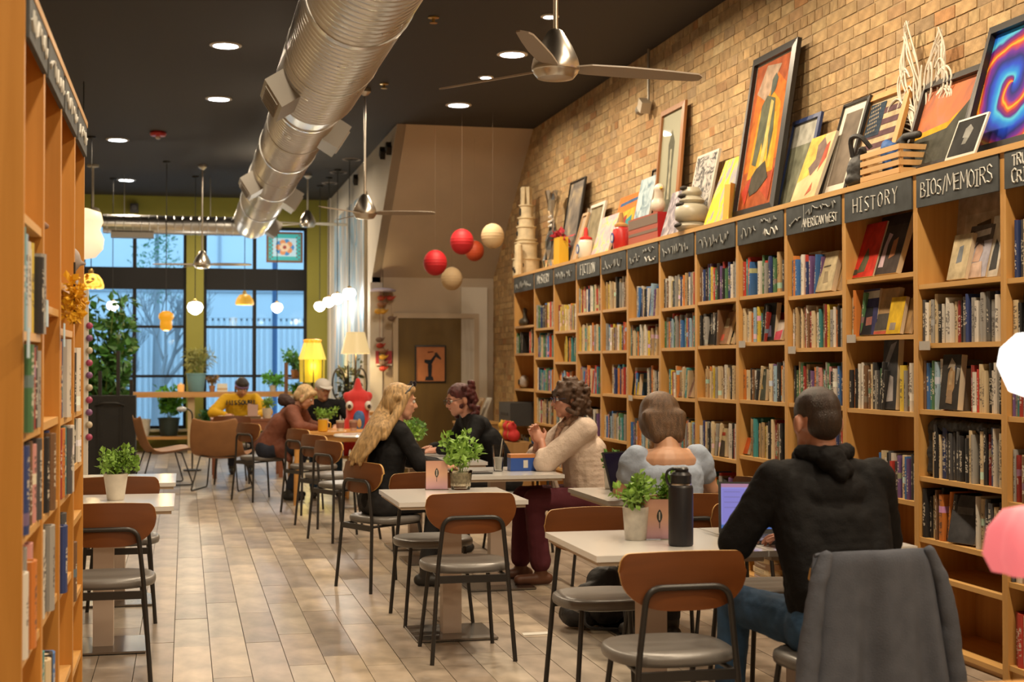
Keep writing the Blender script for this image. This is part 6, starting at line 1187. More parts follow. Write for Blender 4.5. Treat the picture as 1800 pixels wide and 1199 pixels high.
blob('hem_flap', [('c', W((2.66, 8.99, .60)), W((2.56, 8.98, .61)), .06, .05), ('c', W((2.66, 9.25, .60)), W((2.56, 9.26, .61)), .06, .045), ('c', W((2.70, 9.0, .62)), W((2.70, 9.24, .62)), .07, .07)], m_crm, t, .009, 5, (.01, .05))
glasses(t, hp, mat('navy_glasses', (.03, .04, .10), .3))
# blonde woman
m_bk2 = mat('black_jersey', (.010, .010, .011), .75, var=.1, bump=.15, bscale=100, spec=.15); m_bkj = mat('black_trousers', (.012, .012, .014), .8); hr4 = hairmat('long_blonde_hair', (.40, .25, .105), .5)
def h4(hp, M, W):
    p = [('m', hp(0, -.025, .042), (.086, .100, .086), M), ('m', hp(0, -.07, -.01), (.085, .06, .09), M)]
    ends = [(1.155, 9.02), (1.10, 9.08), (1.06, 9.15), (1.04, 9.22), (1.04, 9.30), (1.06, 9.36), (1.10, 9.10), (1.08, 9.26)]
    rs = random.Random(8)
    for i in range(23):
        f = i/22; a = hp(-.080+.160*f, -.045-.045*sin(pi*f), .03); m_ = W((1.235-.07*sin(pi*f), 9.06+.30*f, 1.03)); m2 = W((1.17-.07*sin(pi*f), 9.055+.31*f, .92)); e = W((1.12-.07*sin(pi*f)+rs.uniform(-.01, .01), 9.05+.32*f, .80+rs.uniform(-.02, .05)))
        p += [('c', a, m_, .026, .026), ('c', m_, m2, .026, .024), ('c', m2, e, .024, .012)]
    p += [('c', hp(.07, .015, .05), hp(.084, -.03, -.06), .026, .03), ('c', hp(-.07, .015, .05), hp(-.084, -.03, -.06), .026, .03), ('c', hp(-.05, .05, .085), hp(.05, .05, .085), .03, .03), ('c', hp(.084, -.03, -.05), W((1.24, 9.06, .98)), .034, .03), ('c', hp(-.084, -.03, -.05), W((1.24, 9.36, .98)), .034, .03)]
    return p
t, hp, M, W = person('woman in black with long straight blonde hair, seen in profile', (1.225, 9.2), R(-78), dict(pel=w_(1.235, 9.2, .57), ch=w_(1.29, 9.21, .86), nk=w_(1.335, 9.22, 1.055), hd=w_(1.375, 9.225, 1.195), hy=R(-4), hp=R(-6), sw=(.15, 0, 0), re=w_(1.47, 9.02, .80), rw=w_(1.635, 9.13, .785), le=w_(1.47, 9.44, .80), lw=w_(1.645, 9.33, .785), rk=w_(1.60, 9.12, .56), lk=w_(1.62, 9.32, .56), ra=w_(1.53, 9.14, .12), la=w_(1.62, 9.34, .12), rt=w_(1.66, 9.10, .04), lt=w_(1.77, 9.36, .04)),
    m_sk1, m_bk2, m_bkj, m_shoe, (hr4, h4), .006, 1.04, .15, (.06, .055, .042), hairdisp=(.004, .02), top_name='jumper')
b = MB(); b.tube([hp(.088, .0, .055), hp(.06, .055, .115), hp(0, .07, .132), hp(-.06, .055, .115), hp(-.088, 0, .055)], .006, 6); b.build('hair_sunglasses', m_blk, t)
for s_ in (-1, 1): b = MB(); b.sphere(hp(s_*.034, .07, .125), 1, 12, 8, (.027, .012, .02)); b.build('sunglass_lens', mat('dark_lens', (.015, .012, .02), .15), t)
# woman with glasses, in black
hr5 = hairmat('dark_red_hair', (.07, .012, .012))
def h5(hp, M, W):
    rs = random.Random(6); p = [('m', hp(0, -.02, .045), (.086, .10, .085), M), ('m', hp(0, -.075, -.0), (.08, .06, .085), M)]
    for _ in range(70):
        a = rs.uniform(pi, 2*pi) if rs.random() < .8 else rs.uniform(0, pi); z = rs.uniform(-.13, .12); y = -.05+.085*sin(a); x = .095*cos(a)
        if y > .03 and z < .07: continue
        p.append(('e', hp(x, y, z), (.021, .021, .021)))
    return p
t, hp, M, W = person('woman in black with dark red hair and glasses, leaning over the herb table', (2.40, 10.78), R(96), dict(pel=w_(2.42, 10.78, .57), ch=w_(2.26, 10.78, .86), nk=w_(2.14, 10.78, 1.04), hd=w_(2.055, 10.77, 1.165), hp=R(-14), hy=R(10), sw=(.165, 0, 0), le=w_(2.06, 10.50, .80), lw=w_(1.87, 10.62, .79), re=w_(2.06, 11.06, .80), rw=w_(1.87, 10.95, .79), lk=w_(2.02, 10.68, .55), rk=w_(2.02, 10.9, .55), la=w_(2.08, 10.68, .1), ra=w_(2.08, 10.9, .1)),
    m_sk2, m_bk2, m_bkj, m_shoe, (hr5, h5), .007, 1.12, .165, (.068, .06, .045), hairdisp=(.014, .02), top_name='jacket')
glasses(t, hp)
# brown jacket
m_brj = mat('rust_brown_jacket', (.145, .042, .020), .75, var=.15, scale=8, bump=.2, bscale=60); m_navy = mat('navy_trousers', (.012, .016, .03), .85); hr6 = hairmat('short_blonde_hair', (.52, .36, .18))
def h6(hp, M, W): return [('m', hp(0, -.02, .045), (.09, .104, .09), M), ('m', hp(0, -.06, -.01), (.086, .066, .08), M), ('c', hp(.07, .02, .04), hp(.082, .0, -.04), .028, .026), ('c', hp(-.07, .02, .04), hp(-.082, 0, -.04), .028, .026), ('c', hp(-.05, .06, .08), hp(.05, .06, .08), .03, .03)]
t, hp, M, W = person('person in a rust brown jacket with short blonde hair, hunched over the orange table', (.86, 15.22), R(-108), dict(pel=w_(.86, 15.22, .57), ch=w_(1.02, 15.17, .83), nk=w_(1.15, 15.12, .99), hd=w_(1.235, 15.09, 1.09), hp=R(-30), sw=(.18, 0, 0), re=w_(1.15, 14.83, .79), rw=w_(1.33, 14.88, .775), le=w_(1.28, 15.4, .79), lw=w_(1.42, 15.22, .775), rk=w_(1.22, 14.98, .55), lk=w_(1.25, 15.28, .55), ra=w_(1.08, 15.15, .12), la=w_(1.10, 15.42, .12), rt=w_(1.2, 15.08, .04), lt=w_(1.24, 15.42, .04)),
    m_sk1, m_brj, m_navy, mat('black_trainer', (.015, .015, .015), .6), (hr6, h6), .009, 1.22, .18, (.085, .072, .05), top_name='jacket', hairdisp=(.01, .03), top_low=lambda pel, W: [('c', W((.82, 15.25, .60)), W((1.0, 15.06, .55)), .12, .10), ('c', W((1.0, 15.06, .55)), W((1.06, 14.97, .44)), .09, .03)])
blob('hood', [('c', W((1.06, 15.25, 1.05)), W((1.02, 15.14, 1.06)), .06, .07), ('c', W((1.02, 15.14, 1.06)), W((1.08, 15.03, 1.04)), .07, .05)], mat('dark_brown_lining', (.04, .018, .015), .8), t, .01, 3, (.02, .04))
# man with white cap
hr7 = hairmat('grey_brown_hair', (.12, .09, .07))
def h7(hp, M, W): return [('m', hp(0, -.03, .02), (.081, .09, .07), M)]
t, hp, M, W = person('man in a black shirt and white cap, facing the room behind the orange table', (1.50, 16.02), R(168), dict(pel=w_(1.50, 16.0, .57), ch=w_(1.50, 15.92, .86), nk=w_(1.50, 15.88, 1.03), hd=w_(1.49, 15.83, 1.155), hy=R(30), hp=R(-12), sw=(.19, 0, 0), le=w_(1.80, 15.62, .80), lw=w_(1.64, 15.36, .775), re=w_(1.22, 15.66, .80), rw=w_(1.36, 15.4, .775), lk=w_(1.62, 15.55, .55), rk=w_(1.38, 15.55, .55), la=w_(1.62, 15.5, .1), ra=w_(1.36, 15.45, .1), lt=w_(1.62, 15.33, .04), rt=w_(1.35, 15.28, .04)),
    m_sk3, m_bk1, m_jean, m_shoe, (hr7, h7), .009, 1.14, .19, (.075, .06, .045), hairdisp=(.004, .02), top_name='shirt')
m_cap = mat('white_cap', (.62, .60, .56), .7)
b = MB(); b.sphere(hp(0, -.012, .045), 1, 20, 12, (.087, .104, .078), M); c_ = b.build('cap', m_cap, t, smooth=60); b = MB(); r0 = []; r1 = []
for i in range(9):
    a = pi*i/8; r0.append(hp(.075*cos(a), .06+.105*sin(a), .048-.012*sin(a))); r1.append(hp(.075*cos(a), .06+.105*sin(a), .054-.012*sin(a)))
b.skin([b.ring(r0), b.ring(r1)]); b.build('peak', m_cap, c_)
# reader in yellow
m_yel = mat('yellow_sweatshirt', (.68, .40, .008), .8, var=.06, bump=.1); hr8 = hairmat('dark_hair', (.02, .014, .012))
def h8(hp, M, W): return [('m', hp(0, -.016, .045), (.086, .102, .09), M), ('c', hp(-.08, -.01, .0), hp(-.07, -.03, -.09), .018, .014), ('c', hp(.08, -.01, 0), hp(.07, -.03, -.09), .018, .014)]
t, hp, M, W = person('reader in a yellow sweatshirt and violet headband at the table by the window counter', (.72, 19.4), R(180), dict(pel=w_(.72, 19.4, .57), ch=w_(.72, 19.3, .85), nk=w_(.72, 19.22, 1.02), hd=w_(.735, 19.13, 1.125), hp=R(-34), hy=R(8), sw=(.19, 0, 0), le=w_(1.06, 19.0, .80), lw=w_(.90, 18.78, .775), re=w_(.36, 19.0, .80), rw=w_(.52, 18.78, .775), lk=w_(.84, 18.95, .55), rk=w_(.6, 18.95, .55), la=w_(.84, 18.95, .1), ra=w_(.6, 18.95, .1)),
    m_sk1, m_yel, m_navy, m_shoe, (hr8, h8), .010, 1.2, .19, (.085, .075, .05), hairdisp=(.004, .02), top_name='sweatshirt')
b = MB(); b.lathe([(.093, .045), (.095, .075), (.090, .078), (.088, .045)], n=22, axis=M, c=hp(0, -.015, -.02), sy=1.12, cap0=False, cap1=False); b.build('headband', mat('violet_band', (.20, .14, .32), .7, var=.3), t)
text('MISSOURI', .062, mat('print_black', (.02, .02, .02), .7), t, Matrix.Translation(W((.72, 19.07, .93))) @ Matrix.Rotation(pi, 4, 'Z') @ Matrix.Rotation(R(62), 4, 'X'), 'chest_lettering', .009, .2)
# ================================================================== FAR END: TABLES, LAMPS, PLANTS
m_or = wood('orange_table', (.52, .25, .06), (.60, .31, .09), 'x', .4)
t = thing('wooden_table', 'orange wooden table shared by the brown jacket and the white cap', 'table', (1.52, 15.05, 0))
b = MB(); b.bx((-.46, -.5, .715), (.46, .46, .745)); b.build('tabletop', m_or, t, bevel=.006); b = MB(); b.bx((-.42, -.45, .64), (.42, .42, .715)); b.build('apron', m_or, t)
for sx in (-1, 1):
    for sy in (-1, 1): b = MB(); b.tube([(sx*.40, sy*.42, .64), (sx*.42, sy*.44, 0)], [.03, .02], 10); b.build('leg', m_or, t)
def mug(x, y, z, c, label, r=.042, h=.095):
    t = thing('mug', label, 'cup', (x, y, z)); b = MB(); b.lathe([(r*.8, 0), (r, .006), (r, h), (r-.004, h), (r*.8, .01)], n=18); b.build('cup', c, t, smooth=40); b = MB(); b.tube(fillet([(r-.002, 0, h*.8), (r+.03, 0, h*.75), (r+.03, 0, h*.3), (r-.002, 0, h*.22)], .02), .006, 6); b.build('handle', c, t)
mug(1.38, 14.66, .746, mat('amber_mug', (.62, .32, .02), .3), 'amber yellow mug near the brown jacket sleeve', .05, .12)
for i, (x, y, c, l) in enumerate(((1.56, 14.68, m_wpot, 'cream paper cup with a dark sleeve on the orange table'), (1.70, 14.72, mat('pink_glaze', (.5, .34, .28), .5), 'pinkish pot-like cup at the right of the orange table'))):
    t = thing('paper_cup', l, 'cup', (x, y, .746)); b = MB(); b.lathe([(.032, 0), (.042, .11), (.044, .112), (.040, .112)], n=18); b.build('cup', c, t, smooth=40); b = MB(); b.lathe([(.036, .035), (.0415, .09), (.043, .088), (.0375, .033)], n=18, cap0=False, cap1=False); b.build('sleeve', mat('sleeve_brown', (.22, .1, .07), .8), t)
herb(1.42, 15.02, .055, .12, .1, 'small herb in a whitish pot on the orange table', m_wpot, 11, z=.746)
# small round white table with the red squid
p = at(606, 768, Y=14.2); 
t = thing('round_table', 'small round white pedestal table behind the blonde hair', 'table', (1.74, 14.2, 0)); b = MB(); b.lathe([(.0, .715), (.29, .715), (.30, .725), (.29, .74), (.0, .74)], n=30); b.build('tabletop', m_tt, t, smooth=40); b = MB(); b.lathe([(.22, 0), (.22, .012), (.03, .03), (.028, .715)], n=20); b.build('pedestal', m_steel, t, smooth=30)
m_red = mat('red_felt', (.58, .022, .02), .8, sheen=.4)
sq = at(629, 700, Y=15.3); t = thing('plush_squid', 'red felt squid with two googly eyes and a blue face panel', 'plush toy', (sq.x, 15.3, .456)); t.scale = (.8, .8, 1)
blob('hood', [('c', (0, 0, .25), (0, 0, .48), .15, .16), ('c', (0, 0, .62), (0, 0, .80), .12, .035), ('e', (0, 0, .60), (.175, .12, .12)), ('c', (-.15, 0, .635), (.15, 0, .635), .05, .05), ('c', (-.13, 0, .35), (-.16, -.02, .02), .06, .04), ('c', (.13, 0, .35), (.16, -.02, .02), .06, .04), ('c', (-.05, 0, .2), (-.06, -.06, .0), .06, .035), ('c', (.05, 0, .2), (.06, -.06, 0), .06, .035)], m_red, t, .012, 4)
for s_ in (-1, 1): b = MB(); b.sphere((s_*.125, -.12, .535), .052); e = b.build('eye', m_eye, t, smooth=60); b = MB(); b.sphere((s_*.13, -.155, .53), .026); b.build('pupil', m_iris, e, smooth=60)
b = MB(); b.sphere((0, -.14, .38), 1, 16, 10, (.08, .035, .12)); fp = b.build('face_panel', mat('blue_face', (.05, .14, .36), .7, var=.4, scale=14), t, smooth=60); b = MB(); b.sphere((0, -.17, .35), 1, 12, 8, (.03, .015, .05)); b.build('face_patch', mat('tan_patch', (.5, .3, .12), .7), fp); b = MB(); b.sphere((0, -.13, .18), 1, 12, 8, (.06, .05, .06)); b.build('belly_tag', mat('grey_tag', (.3, .28, .26), .6), t)
t = thing('stool', 'plain wooden stool under the red squid', 'stool', (sq.x, 15.3, 0)); b = MB(); b.lathe([(.0, .425), (.17, .425), (.18, .435), (.17, .455), (.0, .455)], n=24); b.build('seat', m_or, t, smooth=30)
for k in range(4): a = pi/4+k*pi/2; b = MB(); b.tube([(.12*cos(a), .12*sin(a), .425), (.17*cos(a), .17*sin(a), 0)], .014, 8); b.build('leg', m_or, t)
# table of the reader
t = thing('reader_table', 'brown wooden table with books before the reader in yellow', 'table', (.78, 18.55, 0)); m_rt = wood('red_brown_table', (.22, .075, .035), (.28, .10, .05), 'x', .45)
b = MB(); b.bx((-.46, -.36, .715), (.46, .36, .745)); b.build('tabletop', m_rt, t, bevel=.005); b = MB(); b.bx((-.44, -.35, .60), (.44, .33, .715)); b.build('apron', m_rt, t)
for sx in (-1, 1):
    for sy in (-1, 1): b = MB(); b.bx((sx*.41-.025, sy*.31-.025, 0), (sx*.41+.025, sy*.31+.025, .6)); b.build('leg', m_rt, t)
for i, (x, y, z, th, c, l) in enumerate(((.50, 18.42, .7465, .24, 'cream', 'cream open-looking book lying on the reader table'), (.62, 18.40, .7465, .26, 'brown', 'dark brown book lying by the reader in yellow'))):
    place_book(dict(x=x-.08+.2*i, y=y, z=z, th=th, h=.03, d=.2, tl=0, c=c), l, group='books on the reader table')
p = at(425, 738, Y=18.3); t = thing('paper_bag', 'small pink paper bag standing on the reader table', 'bag', (.84, 18.32, .746)); b = MB(); b.skin([b.ring([(-.06, -.04, 0), (.06, -.04, 0), (.06, .04, 0), (-.06, .04, 0)]), b.ring([(-.065, -.035, .16), (.065, -.03, .18), (.06, .04, .17), (-.06, .035, .19)])], cap1=False); b.build('bag', mat('pink_paper', (.5, .34, .3), .7), t)
herb(1.02, 18.34, .06, .13, .13, 'small herb in a white pot on the reader table', m_wpot, 13, z=.746)
# window counter
t = thing('window_counter', 'long wooden counter in front of the windows', 'counter', (0, 23.45, 0)); b = MB(); b.bx((-1.2, -.17, .90), (1.95, .2, .985)); b.build('worktop', wood('counter_wood', (.38, .18, .05), (.46, .24, .08), 'x', .45), t, bevel=.008)
for x in (.10, -1.1, 1.8): b = MB(); b.bx((x-.055, -.05, 0), (x+.055, .05, .90)); b.build('post', mat('counter_post', (.42, .30, .16), .6), t, bevel=.004)
CZ = .986
def plant(name, loc, pr, ph, label, potm, nt_, spread, ht, lf, leafm, seed, asp=1.6, stems=10, tall=False, n=7, gz=.3):
    t = thing(name, label, 'potted plant', loc); rs = random.Random(seed)
    b = MB(); b.lathe([(pr*.75, 0), (pr*.8, .01), (pr, ph*.9), (pr*1.06, ph*.92), (pr*1.06, ph), (pr*.92, ph), (pr*.85, ph*.85)], n=22); b.build('pot', potm, t, smooth=40)
    b = MB(); b.lathe([(pr*.86, ph*.8), (pr*.9, ph*.88), (.01, ph*.9)], n=16); b.build('soil', m_soil, t)
    tips = []; b = MB()
    for k in range(stems):
        a = rs.uniform(0, 2*pi); r = spread*math.sqrt(rs.random()); q = Vector((r*cos(a), r*sin(a), ph+ht*rs.uniform(.45, 1))); tips.append(q); b.tube([(q.x*.15, q.y*.15, ph*.85), (q.x*.5, q.y*.5, ph+(q.z-ph)*.6), q], .006 if tall else .004, 5)
    s_ = b.build('stems', mat('stem_green', (.16, .24, .05), .6), t); s_['kind'] = 'stuff'
    pts = []
    for q in tips:
        for f in (.45, .65, .85, 1): pts.append(((q.x*(.4+.6*f), q.y*(.4+.6*f), ph+(q.z-ph)*f), spread*.28))
    leafy('foliage', pts, leafm, t, lf, n, rs, gz, asp); return t
m_leaf = mat('leaf_green', (.05, .17, .03), .5, var=.45, scale=9); m_leafb = mat('leaf_bright', (.10, .33, .035), .5, var=.4, scale=9); m_dpot = mat('dark_green_pot', (.02, .035, .03), .4); m_teal = mat('teal_planter', (.14, .27, .29), .5)
p = at(345, 660, Y=23.4); plant('potted_plant', (p.x, 23.4, CZ), .15, .30, 'grassy plant in a tall teal planter on the window counter', m_teal, 0, .24, .34, .14, mat('dry_grass', (.22, .22, .06), .7, var=.4), 21, 7, 18)
p = at(480, 678, Y=23.45); plant('potted_plant', (p.x, 23.45, CZ), .06, .1, 'small leafy plant right of the reader on the window counter', m_wpot, 0, .17, .16, .07, m_leafb, 22)
p = at(375, 676, Y=23.4); plant('potted_plant', (p.x-.02, 23.42, CZ), .05, .1, 'small brown dried plant beside the teal planter', mat('clay_pot', (.35, .16, .07), .7), 0, .08, .14, .05, mat('dry_brown', (.25, .15, .06), .8), 23)
p = at(385, 676, Y=23.4); t = thing('tissue_box', 'white box on the window counter beside the teal planter', 'box', (p.x+.05, 23.38, CZ)); b = MB(); b.bx((-.08, -.06, 0), (.08, .06, .13)); b.build('carton', mat('white_card', (.6, .55, .45), .7), t, bevel=.004); b = MB(); b.bx((-.081, -.061, .03), (.081, .061, .06)); b.build('band', mat('tan_band', (.45, .3, .15), .7), t)
p = at(318, 678, Y=23.4); t = thing('candle_jar', 'orange candle jar glowing on the window counter', 'candle', (p.x, 23.38, CZ)); b = MB(); b.lathe([(.05, 0), (.055, .1), (.05, .12), (.045, .12)], n=16); b.build('jar', mat('amber_jar', (.55, .25, .06), .3, emit=(.9, .4, .1), estr=.5), t, smooth=40); b = MB(); b.lathe([(.03, .12), (.03, .125), (.0, .16)], n=10, cap1=False); b.build('flame_cover', m_wp, t)
p = at(297, 757, Y=23.95); plant('potted_plant', (p.x, 23.85, .259), .17, .30, 'bright leafy plant in a wide dark pot below the window counter', m_dpot, 0, .17, .46, .10, m_leafb, 24, 1.3, 16)
t = thing('plant_bench', 'low wooden bench holding pots below the window counter', 'bench', (-.35, 23.85, 0)); b = MB(); b.bx((-.75, -.16, .21), (.75, .16, .258)); b.build('top', m_or, t); 
for s_ in (-1, 1): b = MB(); b.bx((s_*.65-.03, -.12, 0), (s_*.65+.03, .12, .21)); b.build('leg', m_or, t)
p = at(250, 725, Y=23.85); t = thing('planter', 'plain white planter on the low bench by the window', 'pot', (p.x, 23.85, .259)); b = MB(); b.lathe([(.10, 0), (.14, .26), (.14, .28), (.125, .28), (.1, .05)], n=20); b.build('pot', m_wpot, t, smooth=40); b = MB(); b.lathe([(.12, .2), (.12, .25), (.01, .255)], n=16); b.build('soil', m_soil, t)
p = at(372, 742, Y=23.9); plant('potted_plant', (p.x, 23.85, .0), .15, .42, 'dark plant in a black pot below the counter behind the reader', m_dpot, 0, .2, .2, .09, m_leaf, 25)
# big plant by the shelving, hanging ornament post
p = at(182, 640, Y=20.0); plant('tall_plant', (p.x-.02, 20.0, 0), .2, .42, 'tall dark bushy potted plant rising beside the honey bookcases', m_dpot, 0, .42, 1.95, .17, m_leaf, 26, 1.8, 26, True, 9); 
t = thing('ornament_post', 'slim white post hung with beads beside the honey bookcases', 'post', (at(148, 700, Y=12.0).x, 12.0, 0)); b = MB(); b.bx((-.03, -.03, .01), (.03, .03, 2.05)); b.build('post', m_white, t); b = MB(); b.lathe([(.14, 0), (.14, .015), (.05, .02)], n=18); b.build('foot', m_white, t); rs = random.Random(9)
for i in range(10): b = MB(); b.sphere((.04, -.03, .85+.1*i), .028, 10, 7); b.build('bead', mat('bead_'+'abc'[i % 3], [(.35, .05, .12), (.5, .42, .3), (.2, .08, .2)][i % 3], .4), t)
# black wheeled case
p = at(200, 830, Z=0.02); bx_, by_ = p.x, p.y
bx_ = -.92; by_ = 18.6; t = thing('instrument_case', 'large black soft wheeled case with raised pull handles', 'case', (bx_, by_, 0)); m_cs = mat('black_canvas', (.012, .012, .012), .7, var=.2, bump=.2, bscale=50)
b = MB(); b.bx((-.32, -.2, .06), (.32, .2, 1.04)); b.build('shell', m_cs, t, bevel=.09, segs=4)
for x in (-.13, .14): b = MB(); b.bx((x-.012, -.212, .1), (x+.012, -.198, .98)); b.build('seam_strap', mat('strap_black', (.006, .006, .006), .5), t)
for x, h in ((-.12, 1.35), (.10, 1.60), (.26, 1.24)): b = MB(); b.bx((x-.022, -.02, 1.0), (x+.022, .02, h)); b.build('handle_post', m_blk, t)
for s_ in (-1, 1): b = MB(); b.lathe([(.05, -.02), (.055, 0), (.05, .02)], (s_*.25, -.12, .055), 16, AX_X); b.build('wheel', m_blk, t)
b = MB(); b.tube(fillet([(-.16, -.21, .92), (-.08, -.25, .95), (.1, -.25, .95), (.18, -.21, .92)], .05), .014, 8); b.build('grip', mat('strap_black', (.006, .006, .006), .5), t)
# tan sling chairs
m_tan = mat('tan_leather', (.29, .135, .05), .5, var=.12, scale=6)
def sling(x, y, rot, label):
    t = thing('lounge_chair', label, 'lounge chair', (x, y, 0), R(rot), 'tan leather lounge chairs'); prof = [(-.34, .80), (-.315, .66), (-.27, .50), (-.22, .40), (-.12, .352), (.05, .368), (.20, .40), (.31, .405), (.345, .385)]
    b = MB(); rows = []
    for y_, z_ in prof:
        ins = .05*max(0, (z_-.55))/.25; rows.append(b.ring([(u*(.31-ins), y_+.02*u*u, z_+.045*u*u) for u in [-1+2*i/14 for i in range(15)]]))
    b.skin(rows, False, False, False); o = b.build('sling', m_tan, t, smooth=80); s_ = o.modifiers.new('thick', 'SOLIDIFY'); s_.thickness = .014; s2 = o.modifiers.new('round', 'SUBSURF'); s2.levels = s2.render_levels = 1
    for s_ in (-1, 1):
        b = MB(); b.tube(fillet([(s_*.2, -.18, .40), (s_*.27, -.30, .012), (s_*.27, .30, .012), (s_*.2, .18, .385)], .04), .009, 8); b.build('sled_leg', m_blk, t)
    b = MB(); b.tube([(-.2, -.18, .395), (.2, -.18, .395)], .008, 8); b.tube([(-.2, .18, .38), (.2, .18, .38)], .008, 8); b.build('cross_rod', m_blk, t)
sling(-.25, 17.45, -78, 'tan lounge chair beside the black wheeled case, facing sideways'); sling(.42, 16.6, -18, 'tan lounge chair with its wide back to the camera, behind the empty aisle')
t = thing('floor_reading_lamp', 'thin black floor lamp stem with a hooked white head between the lounge chairs', 'lamp', (.10, 19.6, 0)); b = MB(); b.lathe([(.12, 0), (.12, .02), (.02, .03)], n=18); b.build('base', m_blk, t); b = MB(); b.tube(fillet([(0, 0, .02), (0, 0, .80), (-.12, 0, .86), (-.16, 0, .78)], .06), .011, 8); b.build('stem', m_blk, t); b = MB(); b.sphere((-.14, 0, .83), 1, 12, 8, (.07, .06, .035)); b.build('lamp_head', mat('white_head', (.6, .65, .72), .3), t, smooth=60)
# ------------------------------------------------------------------ hanging lamps
m_cord = mat('black_cord', (.015, .014, .013), .6)
def pendant(px, py, Y, label, shade, kind, r=.1, lit=None):
    p = at(px, py, Y=Y); t = thing('pendant_lamp', label, 'pendant lamp', p, 0, 'pendant lamps'); h = CEIL-p.z
    b = MB(); b.tube([(0, 0, r*.7), (0, 0, h-.03)], .006, 6); b.build('cord', m_cord, t); b = MB(); b.lathe([(.05, h), (.05, h-.02), (.012, h-.035)], n=16); b.build('canopy', m_cord, t); b = MB(); b.lathe([(.02, r*.55), (.03, r*.6), (.03, r*.95), (.012, r*1.1)], n=14); b.build('socket', mat('brass', (.6, .42, .15), .3, 1.), t)
    b = MB()
    if kind == 'globe': b.lathe([(r*.3, r*.75), (r*.8, r*.55), (r, 0), (r*.8, -r*.6), (r*.3, -r*.95), (.005, -r)], n=24, flute=.06, nf=8)
    elif kind == 'dome':
        b.lathe([(r*.2, r*.7), (r*.55, r*.6), (r*.85, r*.2), (r, -.25*r), (r*.97, -.5*r), (r*.93, -.5*r), (r*.8, r*.15), (r*.2, r*.6)], n=24, flute=.03, nf=8, cap0=False, cap1=False)
    else: b.lathe([(r*.4, r*1.5), (r*.95, r*1.1), (r, r*.55), (r*.75, .2*r), (r*.8, -.1*r), (r*.78, -r*.9), (r*.5, -r*1.15), (.01, -r*1.2)], n=22, flute=.03, nf=8)
    s_ = b.build('shade', shade, t, smooth=50)
    if kind == 'dome':
        b = MB(); b.sphere((0, 0, -.1*r), r*.34, 12, 8); b.build('bulb', glow('warm_bulb', (1., .8, .45), 12), t, smooth=60)
    if lit: point_light(p.x, p.y-.0, p.z-r*1.25, r*.6, lit[0], lit[1])
m_gw = glow('lit_white_glass', (1., .94, .84), 7.); m_gb = glow('lit_cool_glass', (.95, .97, 1.), 5.); m_ga = glow2('lit_amber_glass', (.35, .14, .01), (.95, .42, .02), .62); m_gy = glow2('lit_gold_glass', (.35, .18, .02), (.95, .52, .05), .45)
def tiff():
    m = ramp_art('leaded_amber_glass', [(.3, (.10, .05, .01)), (.36, (.7, .4, .03)), (.6, (.8, .52, .1)), (.8, (.6, .26, .02))], 14, 'voronoi'); P = m.node_tree.nodes['Principled BSDF']; cr = [n for n in m.node_tree.nodes if n.bl_idname == 'ShaderNodeValToRGB'][0]; m.node_tree.links.new(cr.outputs[0], P.inputs['Emission Color']); P.inputs['Emission Strength'].default_value = 1.6; return m
m_tf = tiff()
pendant(430, 528, 21.7, 'gold glass dome pendant right of the green window pier', m_gy, 'dome', .135, (14, (1, .7, .3))); pendant(292, 566, 20.0, 'amber two-tier glass pendant in front of the narrower window', m_ga, 'urn', .10, (10, (1, .6, .2)))
pendant(160, 496, 18.0, 'leaded amber glass pendant beside the honey bookcases', m_tf, 'dome', .15, (10, (1, .7, .3))); pendant(198, 537, 22.0, 'clear white lit pendant at the edge of the big plant', m_gb, 'globe', .085, (12, (1, .95, .9)))
pendant(343, 540, 21.5, 'round white lit pendant on the green window pier', m_gw, 'globe', .11, (30, (1, .86, .6))); pendant(487, 540, 22.0, 'small star-bright white pendant before the wider window', m_gb, 'globe', .085, (12, (1, .95, .9)))
for i, (px, py, Y) in enumerate(((562, 538, 22.2), (578, 530, 21.2), (593, 524, 20.3), (614, 515, 19.2))): pendant(px, py, Y, f'white lit glass pendant, {ORD[3-i]} from the near end of the white wall row', m_gw, 'globe', .085, (11, (1, .92, .8)))
p = at(146, 420, Y=14.5); t = thing('paper_lamp', 'big pale lit paper lamp peeping past the honey bookcases', 'pendant lamp', p); b = MB(); b.lathe([(.05, .3), (.17, .26), (.19, .17), (.16, .09), (.2, .0), (.19, -.1), (.12, -.18), (.02, -.2)], n=22); b.build('shade', glow('paper_glow', (1., .82, .55), .7), t, smooth=60); b = MB(); b.tube([(0, 0, .3), (0, 0, CEIL-p.z-.001)], .006, 6); b.build('cord', m_cord, t)
p = at(163, 384, Y=20.6); t = thing('ceiling_projector', 'small pale angled spotlight on a rod beside the honey bookcases', 'spotlight', (p.x, 20.6, p.z)); b = MB(); b.tube([(0, 0, .1), (0, 0, CEIL-p.z-.02)], .016, 8); b.lathe([(.08, CEIL-p.z), (.08, CEIL-p.z-.025), (.02, CEIL-p.z-.04)], n=16); b.build('rod', mat('pale_fan', (.5, .46, .38), .5), t); b = MB(); b.lathe([(.03, .16), (.07, .12), (.09, -.06), (.02, -.08)], axis=Matrix.Rotation(.35, 3, 'Y'), n=16); b.build('head', mat('pale_fan', (.5, .46, .38), .5), t, smooth=40)
